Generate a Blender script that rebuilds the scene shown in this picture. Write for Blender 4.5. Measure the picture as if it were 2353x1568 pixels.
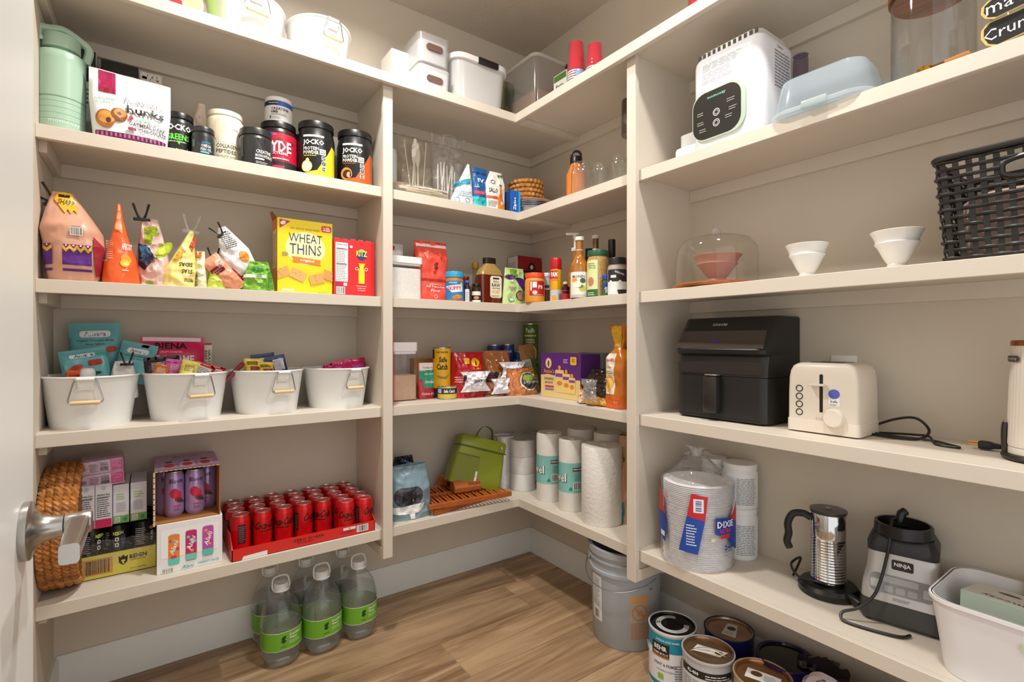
import bpy, bmesh, math, random
from math import sin, cos, pi, sqrt, atan, atan2, tan, radians
from mathutils import Vector, Matrix, noise
for o in list(bpy.data.objects): bpy.data.objects.remove(o)
S = bpy.context.scene; COL = S.collection
random.seed(7)
# ---------------------------------------------------------------- camera
CX, CY, CZ, YAW, FPX = -1.71625, -2.212, 1.16597, 0.94808, 1152.507
UC, VC = 1176.5, 784.0
cam = bpy.data.cameras.new('camera'); cam.sensor_width = 36; cam.lens = FPX/2353*36; cam.clip_start = .02
camo = bpy.data.objects.new('camera', cam); COL.objects.link(camo)
camo.location = (CX, CY, CZ); camo.rotation_euler = (pi/2, 0, YAW-pi/2)
S.camera = camo
# ---------------------------------------------------------------- light
wd = bpy.data.worlds.new('world'); S.world = wd; wd.use_nodes = True
wd.node_tree.nodes['Background'].inputs[0].default_value = (1, .985, .965, 1)
wd.node_tree.nodes['Background'].inputs[1].default_value = 1.05
S.view_settings.view_transform = 'Standard'; S.view_settings.look = 'None'
S.view_settings.gamma = 1; S.view_settings.use_curve_mapping = False
S.view_settings.exposure = 0.22
LAMPS = [(-1.24, -.80, 19), (-.75, -1.75, 13)]
CEIL = 2.74
for i, (lx, ly, pw) in enumerate(LAMPS):
    ld = bpy.data.lights.new('downlight_bulb', 'AREA'); ld.shape = 'DISK'; ld.size = .13; ld.energy = pw
    ld.color = (1, .965, .91); ld.spread = radians(160)
    lo = bpy.data.objects.new('downlight_bulb', ld); COL.objects.link(lo); lo.location = (lx, ly, CEIL-.012)
# ---------------------------------------------------------------- pixel helpers
FW = Vector((cos(YAW), sin(YAW), 0)); RT = Vector((sin(YAW), -cos(YAW), 0)); CAM = Vector((CX, CY, CZ))
def ray(u, v=VC): return FW + RT*((u-UC)/FPX) + Vector((0, 0, (VC-v)/FPX))
def hit(u, v, z): d = ray(u, v); return CAM + d*((z-CZ)/d.z)
def X(u, y): d = ray(u); return CX + d.x*(y-CY)/d.y
def Y(u, x): d = ray(u); return CY + d.y*(x-CX)/d.x
def Zv(v, x, y): return CZ - (v-VC)/FPX*((Vector((x, y, CZ))-CAM).dot(FW))
def cyl(u0, u1, y=None, x=None):
    a0, a1 = atan((u0-UC)/FPX), atan((u1-UC)/FPX); m = UC + FPX*tan((a0+a1)/2)
    if y is None: c = Vector((x, Y(m, x), 0))
    else: c = Vector((X(m, y), y, 0))
    D = (c.xy-CAM.xy).length
    return c.x, c.y, D*sin((a1-a0)/2)
# ---------------------------------------------------------------- materials
def lin(c):
    if isinstance(c, str):
        c = c.lstrip('#'); c = [int(c[i:i+2], 16)/255 for i in (0, 2, 4)]
    return tuple(x/12.92 if x <= .04045 else ((x+.055)/1.055)**2.4 for x in c[:3])
MATS = {}
def mat(col, rough=.5, metal=0., var=0., vs=30., bump=0., bs=60., spec=.5, sub=0., emit=0., coat=0.):
    k = ('p', str(col), rough, metal, var, vs, bump, bs, spec, sub, emit, coat)
    if k in MATS: return MATS[k]
    m = bpy.data.materials.new('surface_'+str(col).strip('#')); m.use_nodes = True; nt = m.node_tree
    b = nt.nodes['Principled BSDF']; L = lin(col)
    b.inputs['Base Color'].default_value = (*L, 1); b.inputs['Roughness'].default_value = rough
    b.inputs['Metallic'].default_value = metal; b.inputs['Specular IOR Level'].default_value = spec
    if coat: b.inputs['Coat Weight'].default_value = coat; b.inputs['Coat Roughness'].default_value = .08
    if sub: b.inputs['Subsurface Weight'].default_value = sub; b.inputs['Subsurface Radius'].default_value = (.02, .02, .02)
    if emit: b.inputs['Emission Color'].default_value = (*L, 1); b.inputs['Emission Strength'].default_value = emit
    if var or bump:
        tc = nt.nodes.new('ShaderNodeTexCoord'); n = nt.nodes.new('ShaderNodeTexNoise')
        n.inputs['Scale'].default_value = vs; n.inputs['Detail'].default_value = 4
        nt.links.new(tc.outputs['Object'], n.inputs['Vector'])
        if var:
            r = nt.nodes.new('ShaderNodeValToRGB'); r.color_ramp.elements[0].position = .3; r.color_ramp.elements[1].position = .7
            r.color_ramp.elements[0].color = (*[x*(1-var) for x in L], 1); r.color_ramp.elements[1].color = (*[min(1, x*(1+var)) for x in L], 1)
            nt.links.new(n.outputs['Fac'], r.inputs['Fac']); nt.links.new(r.outputs['Color'], b.inputs['Base Color'])
        if bump:
            n2 = nt.nodes.new('ShaderNodeTexNoise'); n2.inputs['Scale'].default_value = bs; n2.inputs['Detail'].default_value = 3
            nt.links.new(tc.outputs['Object'], n2.inputs['Vector'])
            bm = nt.nodes.new('ShaderNodeBump'); bm.inputs['Strength'].default_value = bump; bm.inputs['Distance'].default_value = .004
            nt.links.new(n2.outputs['Fac'], bm.inputs['Height']); nt.links.new(bm.outputs['Normal'], b.inputs['Normal'])
    MATS[k] = m; return m
def clear(tint='ffffff', haze=.0, hazecol='ffffff', gloss=1., ior=1.45, rough=.03, bump=0., bs=40.):
    """thin clear plastic or glass wall: transparent + fresnel gloss + optional milky haze"""
    k = ('c', tint, haze, hazecol, gloss, ior, rough, bump, bs)
    if k in MATS: return MATS[k]
    m = bpy.data.materials.new('clear_'+tint); m.use_nodes = True; nt = m.node_tree; nt.nodes.clear()
    out = nt.nodes.new('ShaderNodeOutputMaterial'); tr = nt.nodes.new('ShaderNodeBsdfTransparent'); tr.inputs[0].default_value = (*lin(tint), 1)
    gl = nt.nodes.new('ShaderNodeBsdfGlossy'); gl.inputs['Roughness'].default_value = rough
    fr = nt.nodes.new('ShaderNodeLayerWeight'); fr.inputs['Blend'].default_value = .5
    pw = nt.nodes.new('ShaderNodeMath'); pw.operation = 'POWER'; pw.inputs[1].default_value = 4.; nt.links.new(fr.outputs['Facing'], pw.inputs[0])
    ma = nt.nodes.new('ShaderNodeMath'); ma.operation = 'MULTIPLY_ADD'; ma.inputs[1].default_value = .6; ma.inputs[2].default_value = .035; nt.links.new(pw.outputs[0], ma.inputs[0])
    mx = nt.nodes.new('ShaderNodeMixShader'); base = tr.outputs[0]
    if haze:
        df = nt.nodes.new('ShaderNodeBsdfDiffuse'); df.inputs[0].default_value = (*lin(hazecol), 1)
        tl = nt.nodes.new('ShaderNodeBsdfTranslucent'); tl.inputs[0].default_value = (*lin(hazecol), 1)
        m0 = nt.nodes.new('ShaderNodeMixShader'); m0.inputs[0].default_value = .45
        nt.links.new(df.outputs[0], m0.inputs[1]); nt.links.new(tl.outputs[0], m0.inputs[2])
        m1 = nt.nodes.new('ShaderNodeMixShader'); m1.inputs[0].default_value = haze
        nt.links.new(base, m1.inputs[1]); nt.links.new(m0.outputs[0], m1.inputs[2]); base = m1.outputs[0]
    mul = nt.nodes.new('ShaderNodeMath'); mul.operation = 'MULTIPLY'; mul.inputs[1].default_value = gloss
    nt.links.new(ma.outputs[0], mul.inputs[0]); nt.links.new(mul.outputs[0], mx.inputs[0])
    nt.links.new(base, mx.inputs[1]); nt.links.new(gl.outputs[0], mx.inputs[2]); nt.links.new(mx.outputs[0], out.inputs[0])
    if bump:
        tc = nt.nodes.new('ShaderNodeTexCoord'); n2 = nt.nodes.new('ShaderNodeTexNoise'); n2.inputs['Scale'].default_value = bs
        bm = nt.nodes.new('ShaderNodeBump'); bm.inputs['Strength'].default_value = bump; bm.inputs['Distance'].default_value = .01
        nt.links.new(tc.outputs['Object'], n2.inputs['Vector']); nt.links.new(n2.outputs['Fac'], bm.inputs['Height'])
        nt.links.new(bm.outputs['Normal'], gl.inputs['Normal']); nt.links.new(bm.outputs['Normal'], fr.inputs['Normal'])
    MATS[k] = m; return m
def woodmat(c0, c1, scale=1., rough=.45, axis=0, rnd=True, stretch=14.):
    k = ('w', c0, c1, scale, rough, axis, rnd, stretch)
    if k in MATS: return MATS[k]
    m = bpy.data.materials.new('wood_'+c0); m.use_nodes = True; nt = m.node_tree; b = nt.nodes['Principled BSDF']
    tc = nt.nodes.new('ShaderNodeTexCoord'); mp = nt.nodes.new('ShaderNodeMapping'); sc = [stretch*scale]*3; sc[axis] = 1.3*scale
    mp.inputs['Scale'].default_value = sc; nt.links.new(tc.outputs['Object'], mp.inputs['Vector'])
    oi = nt.nodes.new('ShaderNodeObjectInfo'); ad = nt.nodes.new('ShaderNodeVectorMath'); ad.operation = 'MULTIPLY_ADD'
    cb = nt.nodes.new('ShaderNodeCombineXYZ')
    for i in range(3): nt.links.new(oi.outputs['Random'], cb.inputs[i])
    ad.inputs[1].default_value = (37, 53, 71); nt.links.new(cb.outputs[0], ad.inputs[0]); nt.links.new(mp.outputs[0], ad.inputs[2])
    n = nt.nodes.new('ShaderNodeTexNoise'); n.inputs['Scale'].default_value = 1.; n.inputs['Detail'].default_value = 8; n.inputs['Roughness'].default_value = .62; n.inputs['Distortion'].default_value = 1.1
    nt.links.new(ad.outputs[0], n.inputs['Vector'])
    r = nt.nodes.new('ShaderNodeValToRGB'); e = r.color_ramp.elements; e[0].position = .34; e[1].position = .66
    e[0].color = (*lin(c1), 1); e[1].color = (*lin(c0), 1); nt.links.new(n.outputs['Fac'], r.inputs['Fac'])
    hs = nt.nodes.new('ShaderNodeHueSaturation'); mr = nt.nodes.new('ShaderNodeMapRange'); mr.inputs[3].default_value = .86 if rnd else 1.; mr.inputs[4].default_value = 1.12 if rnd else 1.
    nt.links.new(oi.outputs['Random'], mr.inputs[0]); nt.links.new(mr.outputs[0], hs.inputs['Value']); nt.links.new(r.outputs['Color'], hs.inputs['Color'])
    nt.links.new(hs.outputs[0], b.inputs['Base Color']); b.inputs['Roughness'].default_value = rough
    bm = nt.nodes.new('ShaderNodeBump'); bm.inputs['Strength'].default_value = .15; bm.inputs['Distance'].default_value = .002
    nt.links.new(n.outputs['Fac'], bm.inputs['Height']); nt.links.new(bm.outputs['Normal'], b.inputs['Normal'])
    MATS[k] = m; return m
# ---------------------------------------------------------------- mesh builder
class G:
    def __init__(s): s.v = []; s.f = []; s.m = []; s.T = Matrix.Identity(4)
    def add(s, vs, fs, mi=0):
        o = len(s.v); s.v += [s.T @ Vector(p) for p in vs]; s.f += [[i+o for i in f] for f in fs]; s.m += [mi]*len(fs); return s
    def bm(s, b, mi=0):
        b.verts.index_update(); s.add([v.co.copy() for v in b.verts], [[v.index for v in f.verts] for f in b.faces], mi); b.free(); return s
    def box(s, x0, x1, y0, y1, z0, z1, b=0., seg=2, mi=0):
        if not b:
            return s.add([(x, y, z) for z in (z0, z1) for y in (y0, y1) for x in (x0, x1)], [(0, 2, 3, 1), (4, 5, 7, 6), (0, 1, 5, 4), (2, 6, 7, 3), (0, 4, 6, 2), (1, 3, 7, 5)], mi)
        q = bmesh.new(); bmesh.ops.create_cube(q, size=1)
        for v in q.verts: v.co = Vector((x0+(v.co.x+.5)*(x1-x0), y0+(v.co.y+.5)*(y1-y0), z0+(v.co.z+.5)*(z1-z0)))
        bmesh.ops.bevel(q, geom=q.edges[:], offset=b, segments=seg, profile=.5, affect='EDGES', clamp_overlap=True)
        return s.bm(q, mi)
    def lathe(s, pr, n=32, cx=0, cy=0, sx=1, sy=1, cap0=True, cap1=True, mi=0, z0=0, fn=None):
        vs = []; fs = []
        for (r, z) in pr:
            for k in range(n):
                a = 2*pi*k/n; rr = r if fn is None else fn(r, z, a)
                vs.append((cx+rr*sx*sin(a), cy-rr*sy*cos(a), z0+z))
        for j in range(len(pr)-1):
            for k in range(n):
                k2 = (k+1) % n; fs.append((j*n+k, j*n+k2, (j+1)*n+k2, (j+1)*n+k))
        if cap0: fs.append(tuple(reversed(range(n))))
        if cap1: fs.append(tuple((len(pr)-1)*n+k for k in range(n)))
        return s.add(vs, fs, mi)
    def loft(s, rings, cap=True, closed=True, mi=0):
        n = len(rings[0]); vs = [p for r in rings for p in r]; fs = []
        for j in range(len(rings)-1):
            for k in range(n if closed else n-1):
                k2 = (k+1) % n; fs.append((j*n+k, j*n+k2, (j+1)*n+k2, (j+1)*n+k))
        if cap: fs += [tuple(reversed(range(n))), tuple((len(rings)-1)*n+k for k in range(n))]
        return s.add(vs, fs, mi)
    def tube(s, pts, r, n=8, cap=True, mi=0, sm=0):
        pts = [Vector(p) for p in pts]
        if sm: pts = smooth(pts, sm)
        rings = []; up = None
        for i, p in enumerate(pts):
            t = (pts[min(i+1, len(pts)-1)]-pts[max(i-1, 0)]).normalized()
            if up is None: up = t.orthogonal().normalized()
            else: up = (up-t*up.dot(t)); up = up.normalized() if up.length > 1e-6 else t.orthogonal().normalized()
            w = t.cross(up); rr = r[min(len(r)-1, int(i*len(r)/len(pts)))] if isinstance(r, (list, tuple)) else r
            rings.append([p+(up*cos(2*pi*k/n)+w*sin(2*pi*k/n))*rr for k in range(n)])
        return s.loft(rings, cap, True, mi)
    def prism(s, poly, h0, h1, ax='z', mi=0):
        f = {'z': lambda a, b, h: (a, b, h), 'y': lambda a, b, h: (a, h, b), 'x': lambda a, b, h: (h, a, b)}[ax]; n = len(poly)
        vs = [f(a, b, h0) for a, b in poly]+[f(a, b, h1) for a, b in poly]
        return s.add(vs, [tuple(reversed(range(n))), tuple(range(n, 2*n))]+[(k, (k+1) % n, n+(k+1) % n, n+k) for k in range(n)], mi)
    def sheet(s, fn, nu, nv, mi=0):
        vs = [fn(i/nu, j/nv) for j in range(nv+1) for i in range(nu+1)]
        return s.add(vs, [(j*(nu+1)+i, j*(nu+1)+i+1, (j+1)*(nu+1)+i+1, (j+1)*(nu+1)+i) for j in range(nv) for i in range(nu)], mi)
    def ball(s, c, r, n=16, sx=1, sy=1, sz=1, mi=0):
        m = n//2; pr = [(max(1e-4, r*sin(pi*j/m)), -r*sz*cos(pi*j/m)) for j in range(m+1)]
        return s.lathe(pr, n, c[0], c[1], sx, sy, False, False, mi, c[2])
    def build(s, name, mats, parent=None, ang=35, flat=False, solid=0.):
        me = bpy.data.meshes.new(name); me.from_pydata([tuple(p) for p in s.v], [], s.f)
        for m in (mats if isinstance(mats, (list, tuple)) else [mats]): me.materials.append(m)
        if any(s.m): me.polygons.foreach_set('material_index', s.m)
        q = bmesh.new(); q.from_mesh(me); bmesh.ops.recalc_face_normals(q, faces=q.faces[:]); q.to_mesh(me); q.free()
        if not flat:
            me.polygons.foreach_set('use_smooth', [True]*len(me.polygons)); me.set_sharp_from_angle(angle=radians(ang))
        me.update(); o = bpy.data.objects.new(name, me); COL.objects.link(o); o.parent = parent
        if solid: md = o.modifiers.new('thickness', 'SOLIDIFY'); md.thickness = solid
        return o
def smooth(p, k):
    out = []; n = len(p)
    for i in range(n-1):
        a, b, c, d = p[max(i-1, 0)], p[i], p[i+1], p[min(i+2, n-1)]
        for j in range(k):
            t = j/k; out.append(.5*((2*b)+(c-a)*t+(2*a-5*b+4*c-d)*t*t+(3*b-a-3*c+d)*t**3))
    return out+[p[-1]]
def rrect(x0, x1, y0, y1, r, n=5):
    out = []
    for cx, cy, a0 in ((x1-r, y0+r, -pi/2), (x1-r, y1-r, 0), (x0+r, y1-r, pi/2), (x0+r, y0+r, pi)):
        for k in range(n+1): a = a0+pi/2*k/n; out.append((cx+r*cos(a), cy+r*sin(a)))
    return out
# ---------------------------------------------------------------- things
def tag(o, label, cat, group=None):
    o['label'] = label; o['category'] = cat
    if group: o['group'] = group
    return o
def thing(name, label, cat, loc=(0, 0, 0), rz=0., group=None, rx=0., ry=0.):
    o = bpy.data.objects.new(name, None); COL.objects.link(o); o.location = loc; o.rotation_euler = (rx, ry, rz); o.empty_display_size = .03
    return tag(o, label, cat, group)
def struct(name, g, m, parent=None, **k):
    o = g.build(name, m, parent, **k)
    if parent is None: o['kind'] = 'structure'
    return o
def copytree(o, parent=None):
    c = o.copy(); COL.objects.link(c); c.parent = parent
    for ch in o.children: copytree(ch, c)
    return c
def attach(o, t): o.parent = t; o.matrix_parent_inverse = t.matrix_basis.inverted(); return o
def plerp(*k):
    def f(t):
        for (a, x), (b, y) in zip(k, k[1:]):
            if t <= b: return x+(y-x)*(t-a)/(b-a)
        return k[-1][1]
    return f
RW = -pi/2      # facing of things on the right wall
# ---------------------------------------------------------------- printed labels
TXT = {}
def textmesh(s, bold):
    k = (s, bold)
    if k not in TXT:
        cu = bpy.data.curves.new('t', 'FONT'); cu.body = s; cu.size = 1; cu.resolution_u = 1; cu.align_x = 'CENTER'; cu.align_y = 'CENTER'; cu.offset = bold
        ob = bpy.data.objects.new('t', cu); me = ob.to_mesh()
        vs = [(v.co.x, v.co.y) for v in me.vertices]; fs = [tuple(p.vertices) for p in me.polygons]
        ob.to_mesh_clear(); bpy.data.objects.remove(ob); bpy.data.curves.remove(cu)
        xs = [v[0] for v in vs] or [0]; ys = [v[1] for v in vs] or [0]
        mx, my = (min(xs)+max(xs))/2, (min(ys)+max(ys))/2
        TXT[k] = ([(x-mx, y-my) for x, y in vs], fs, max(xs)-min(xs) or 1, max(ys)-min(ys) or 1)
    return TXT[k]
class Lab:
    def __init__(s, mapf, du=None, dv=None, off=.0005, step=.00012): s.f = mapf; s.du = du; s.dv = dv; s.o = off; s.st = step; s.d = {}; s.rough = .45
    def _put(s, vs, fs, col):
        q = bmesh.new(); bv = [q.verts.new((x, y, 0)) for x, y in vs]
        for f in fs:
            try: q.faces.new([bv[i] for i in f])
            except ValueError: pass
        xs = [v[0] for v in vs]; ys = [v[1] for v in vs]
        for ax, d, lo, hi in ((0, s.du, min(xs), max(xs)), (1, s.dv, min(ys), max(ys))):
            if d:
                k = math.floor(lo/d)+1
                while k*d < hi-1e-6:
                    co = [0, 0, 0]; co[ax] = k*d; no = [0, 0, 0]; no[ax] = 1
                    bmesh.ops.bisect_plane(q, geom=q.verts[:]+q.edges[:]+q.faces[:], dist=1e-7, plane_co=co, plane_no=no); k += 1
        if len(vs) > 4 and (s.du or s.dv): bmesh.ops.triangulate(q, faces=[f for f in q.faces if len(f.verts) > 4])
        q.verts.index_update(); g = s.d.setdefault(col, ([], [])); o = len(g[0])
        g[0].extend(s.f(v.co.x, v.co.y, s.o) for v in q.verts); g[1].extend([v.index+o for v in f.verts] for f in q.faces); q.free(); s.o += s.st
        return s
    def poly(s, p, col): return s._put(p, [tuple(range(len(p)))], col)
    def rect(s, a, b, c, d, col, r=0): return s.poly(rrect(a, c, b, d, r, 4) if r else [(a, b), (c, b), (c, d), (a, d)], col)
    def ell(s, x, y, rx, ry, col, n=20, rot=0):
        return s.poly([(x+rx*cos(t)*cos(rot)-ry*sin(t)*sin(rot), y+rx*cos(t)*sin(rot)+ry*sin(t)*cos(rot)) for t in [2*pi*k/n for k in range(n)]], col)
    def ring(s, x, y, r, w, col, n=24):
        vs = [(x+q*cos(2*pi*k/n), y+q*sin(2*pi*k/n)) for q in (r, r-w) for k in range(n)]
        return s._put(vs, [(k, (k+1) % n, n+(k+1) % n, n+k) for k in range(n)], col)
    def text(s, t, x, y, h, col, w=None, rot=0, bold=.015, shear=0, al='c'):
        vs, fs, tw, th = textmesh(t, bold); sy = h/th; sx = (w/tw) if w else sy
        c, q = cos(rot), sin(rot); ox = {'c': 0, 'l': tw/2*sx, 'r': -tw/2*sx}[al]; out = []
        for a, b in vs:
            a = a*sx+b*sy*shear+ox; b = b*sy; out.append((x+a*c-b*q, y+a*q+b*c))
        return s._put(out, fs, col) if out else s
    def bars(s, a, b, c, d, col='161616', bg='f4f4f4', n=17, horiz=False):
        if bg: s.rect(a-(c-a)*.07, b-(d-b)*.1, c+(c-a)*.07, d+(d-b)*.07, bg)
        rnd = random.Random(int(abs(a*1e4)+abs(b*1e4))); vs = []; fs = []; x = 0.
        ws = [rnd.choice((1, 1, 2, 3)) for _ in range(2*n-1)]; T = sum(ws)
        for i, w in enumerate(ws):
            if i % 2 == 0:
                t0, t1 = x/T, (x+w)/T; k = len(vs)
                vs += [(a, b+(d-b)*t0), (c, b+(d-b)*t0), (c, b+(d-b)*t1), (a, b+(d-b)*t1)] if horiz else [(a+(c-a)*t0, b), (a+(c-a)*t1, b), (a+(c-a)*t1, d), (a+(c-a)*t0, d)]; fs.append((k, k+1, k+2, k+3))
            x += w
        return s._put(vs, fs, col)
    def lines(s, a, b, c, d, n, col='555555', fill=.4, ragged=.25, gap=0):
        rnd = random.Random(int(abs(a*1e4)+abs(d*1e4)+n)); vs = []; fs = []; h = (d-b)/n
        for i in range(n):
            e = c-(c-a)*ragged*rnd.random(); y = b+i*h; x = a
            while x < e-1e-5:
                w = (c-a)*rnd.uniform(.1, .26); x1 = min(x+w, e); k = len(vs)
                vs += [(x, y), (x1, y), (x1, y+h*fill), (x, y+h*fill)]; fs.append((k, k+1, k+2, k+3)); x = x1+(c-a)*.03
        return s._put(vs, fs, col)
    def build(s, parent, name='printed_label'):
        g = G(); ms = []
        for i, (c, (vs, fs)) in enumerate(s.d.items()): g.add(vs, fs, i); ms.append(mat(c, s.rough))
        if not ms: return None
        me = bpy.data.meshes.new(name); me.from_pydata([tuple(p) for p in g.v], [], g.f)
        for m in ms: me.materials.append(m)
        me.polygons.foreach_set('material_index', g.m); me.update()
        o = bpy.data.objects.new(name, me); COL.objects.link(o); o.parent = parent; return o
def flat(y, x0=0, z0=0): return lambda u, v, h: (x0+u, y-h, z0+v)                       # on a face looking to -y
def side(x, sgn, y0=0, z0=0): return lambda u, v, h: (x+sgn*h, y0+sgn*u, z0+v)          # on a face looking to +-x
def topf(z, x0=0, y0=0): return lambda u, v, h: (x0+u, y0+v, z+h)
def cylf(R, cx=0, cy=0): return lambda u, v, h: (cx+(R+h)*sin(u/R), cy-(R+h)*cos(u/R), v)
def crv(R): return R*.16
# ---------------------------------------------------------------- the room
PAINT = mat('d9cfc1', .55, var=.015, vs=6, bump=.05, bs=220)
WALLM = mat('d3c9ba', .7, var=.02, vs=5, bump=.12, bs=160)
CEILM = mat('cbbfb0', .8, var=.03, vs=8, bump=.35, bs=70)
TRIMW = mat('e6e8e6', .4, var=.01)
DOORW = mat('e9eae8', .35, var=.01, vs=3)
EX, YB = -1.978, -3.1
struct('wall_left', G().box(EX-.1, .1, 0, .1, 0, CEIL+.05), WALLM)
struct('wall_right', G().box(0, .1, YB, 0, 0, CEIL+.05), WALLM)
struct('wall_end', G().box(EX-.1, EX, -2.24, 0, 0, CEIL+.05), WALLM)
struct('ceiling', G().box(EX-.1, .1, YB, .1, CEIL, CEIL+.05), CEILM)
def board(a0, a1, ax):   # baseboard profile with eased top
    pr = [(0, 0), (.015, 0), (.015, .118), (.011, .124), (.009, .131), (0, .131)]
    return G().prism([(-a if ax == 'x' else -a, b) for a, b in pr], a0, a1, 'x') if ax == 'x' else G().prism([(-a, b) for a, b in pr], a0, a1, 'y')
struct('baseboard_left', board(EX, 0, 'x'), TRIMW)
struct('baseboard_right', board(YB, -.015, 'y'), TRIMW)
bb = struct('baseboard_end', G().prism([(EX, 0), (EX+.015, 0), (EX+.015, .118), (EX+.011, .124), (EX+.009, .131), (EX, .131)], -2.24, -.015, 'y'), TRIMW)
fl = struct('floor', G().box(EX-.1, .1, YB, .1, -.05, -.0022), mat('d9c6a8', .7))  # pale slab shows in the plank gaps, painting in their bevel highlight
PLANK = woodmat('c2a27e', '84664a', 1., .40, 0)
rows = [(-.018, .22), (-.25, -.018), (-.482, -.25), (-.714, -.482), (-.946, -.714), (-1.178, -.946), (-1.41, -1.178), (-1.642, -1.41), (-1.874, -1.642), (-2.106, -1.874), (-2.338, -2.106), (-2.57, -2.338), (-2.802, -2.57), (-3.034, -2.802)]
jts = {1: -1.518, 2: -.36, 3: -.816}
for i, (y0, y1) in enumerate(rows):
    j = jts.get(i, -random.uniform(.2, 1.4)); xs = [j]
    while xs[-1] > EX: xs.append(xs[-1]-1.24)
    while xs[0] < 0: xs.insert(0, xs[0]+1.24)
    xs = sorted(min(max(x, EX), 0) for x in xs)
    for x0, x1 in zip(xs, xs[1:]):
        if x1-x0 > .05 and y0 < -.02:
            o = G().box(-(x1-x0)/2+.0011, (x1-x0)/2-.0011, -.116+.0011, min(.116, -y0-.116)-.0011, -.0022, 0).build('floor_plank', PLANK, fl, flat=True); o.location = ((x0+x1)/2, y0+.116, 0)
# ---- recessed ceiling lamps (outside the view)
for i, (lx, ly, pw) in enumerate(LAMPS):
    t = thing('ceiling_downlight', ['round white recessed ceiling light over the left shelves', 'round white recessed ceiling light over the right shelves'][i], 'light', (lx, ly, CEIL))
    G().lathe([(.068, -.004), (.068, -.001), (.095, -.001), (.095, -.004), (.085, -.010), (.07, -.011), (.068, -.004)], 40, cap0=False, cap1=False).build('trim_ring', mat('f2f2f0', .4), t)
    for o in bpy.data.objects:
        if o.type == 'LIGHT' and abs(o.location.x-lx) < 1e-4: o.parent = t; o.location = (0, 0, -.012)
# ---------------------------------------------------------------- shelving
ZA, ZB, ZC, ZD, ZE = 2.194, 1.769, 1.339, .907, .428
SD = .321; TH = .0384; BD = .022; NS = .019
DL0, DL1, DR0, DR1 = -.989, -.950, -1.001, -1.041     # divider trims
PL0, PL1 = -.979, -.960; PR0, PR1 = -1.0115, -1.0305     # divider panels
E_ = .0012
def nosing(g, ax, a0, a1, front, z):
    if ax == 'x': g.box(a0, a1, front, front+NS, z-TH, z, E_, 1)
    else: g.box(front, front+NS, a0, a1, z-TH, z, E_, 1)
    return g
CL = .044
def cleat(p, x0, x1, y0, y1, z): G().box(x0, x1, y0, y1, z-BD-CL, z-BD, E_, 1).build('cleat', PAINT, p)
hold = {(ZB, 0): 'under the powder tubs and mint jug', (ZC, 0): 'under the snack bags and cracker boxes', (ZD, 0): 'under the four white oval tubs', (ZE, 0): 'under the canned drinks',
        (ZB, 1): 'under the plastic cutlery and foil pans', (ZC, 1): 'under the honey and syrup bottles', (ZD, 1): 'under the bread and tinned food', (ZE, 1): 'under the green bag and paper towels',
        (ZB, 2): 'under the white steriliser', (ZC, 2): 'under the glass dome and black basket', (ZD, 2): 'under the air fryer and toaster', (ZE, 2): 'under the paper plates and blender base'}
for z in (ZB, ZC, ZD, ZE):
    t = thing('shelf', 'greige painted straight shelf '+hold[z, 0], 'shelf', (EX/2, 0, z))
    def bd(g, n='board', p=None):
        o = g.build(n, PAINT, p or t); return o
    t.location = (0, 0, 0)
    bd(G().box(EX, PL0, -SD+NS, 0, z-BD, z)); bd(nosing(G(), 'x', EX, PL0-.001, -SD, z), 'nosing')
    cleat(t, EX+.019, PL0, -.019, 0, z); cleat(t, EX, EX+.019, -SD+.045, 0, z)
    t = thing('shelf', 'greige painted corner shelf '+hold[z, 1], 'shelf', (0, 0, 0))
    bd(G().prism([(PL1, -SD+NS), (-SD+NS, -SD+NS), (-SD+NS, PR0), (0, PR0), (0, 0), (PL1, 0)], z-BD, z))
    bd(nosing(G(), 'x', PL1, -SD+NS, -SD, z), 'nosing'); bd(nosing(G(), 'y', PR0, -SD, -SD, z), 'nosing')
    cleat(t, PL1, 0, -.019, 0, z); cleat(t, -.019, 0, PR0, -.019, z)
    bd(G().box(-SD+NS+.002, -.019, -SD-.030, -SD+.008, z-BD-.019, z-BD, E_, 1), 'support_batten')
    t = thing('shelf', 'greige painted straight shelf '+hold[z, 2], 'shelf', (0, 0, 0))
    bd(G().box(-SD+NS, 0, YB+.02, PR1, z-BD, z)); bd(nosing(G(), 'y', YB+.02, PR1-.001, -SD, z), 'nosing')
    cleat(t, -.019, 0, YB+.02, PR1, z)
t = thing('shelf', 'greige painted long corner shelf running above both dividers near the ceiling', 'shelf', (0, 0, 0)); A_ = .380
bd(G().prism([(EX, -A_+NS), (-A_+NS, -A_+NS), (-A_+NS, YB+.02), (0, YB+.02), (0, 0), (EX, 0)], ZA-BD, ZA))
bd(nosing(G(), 'x', EX, -A_+NS, -A_, ZA), 'nosing'); bd(nosing(G(), 'y', YB+.02, -A_, -A_, ZA), 'nosing')
cleat(t, EX+.019, 0, -.019, 0, ZA); cleat(t, EX, EX+.019, -SD, 0, ZA); cleat(t, -.019, 0, YB+.02, -.019, ZA)
bd(G().box(-A_+NS+.002, -.019, -A_-.030, -A_+.008, ZA-BD-.019, ZA-BD, E_, 1), 'support_batten')
ZT, ZBOT = ZA-BD, .320
t = struct('divider_1', G().box(PL0, PL1, -.325, 0, ZBOT, ZT), PAINT); bd(G().box(DL0, DL1, -.345, -.325, ZBOT, ZT, E_, 1), 'front_trim'); bd(G().box(DL0, DL1, -.325, -.016, ZBOT, ZBOT+.038, E_, 1), 'bottom_trim')  # left shelf divider: upright panel with proud trim strips
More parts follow.
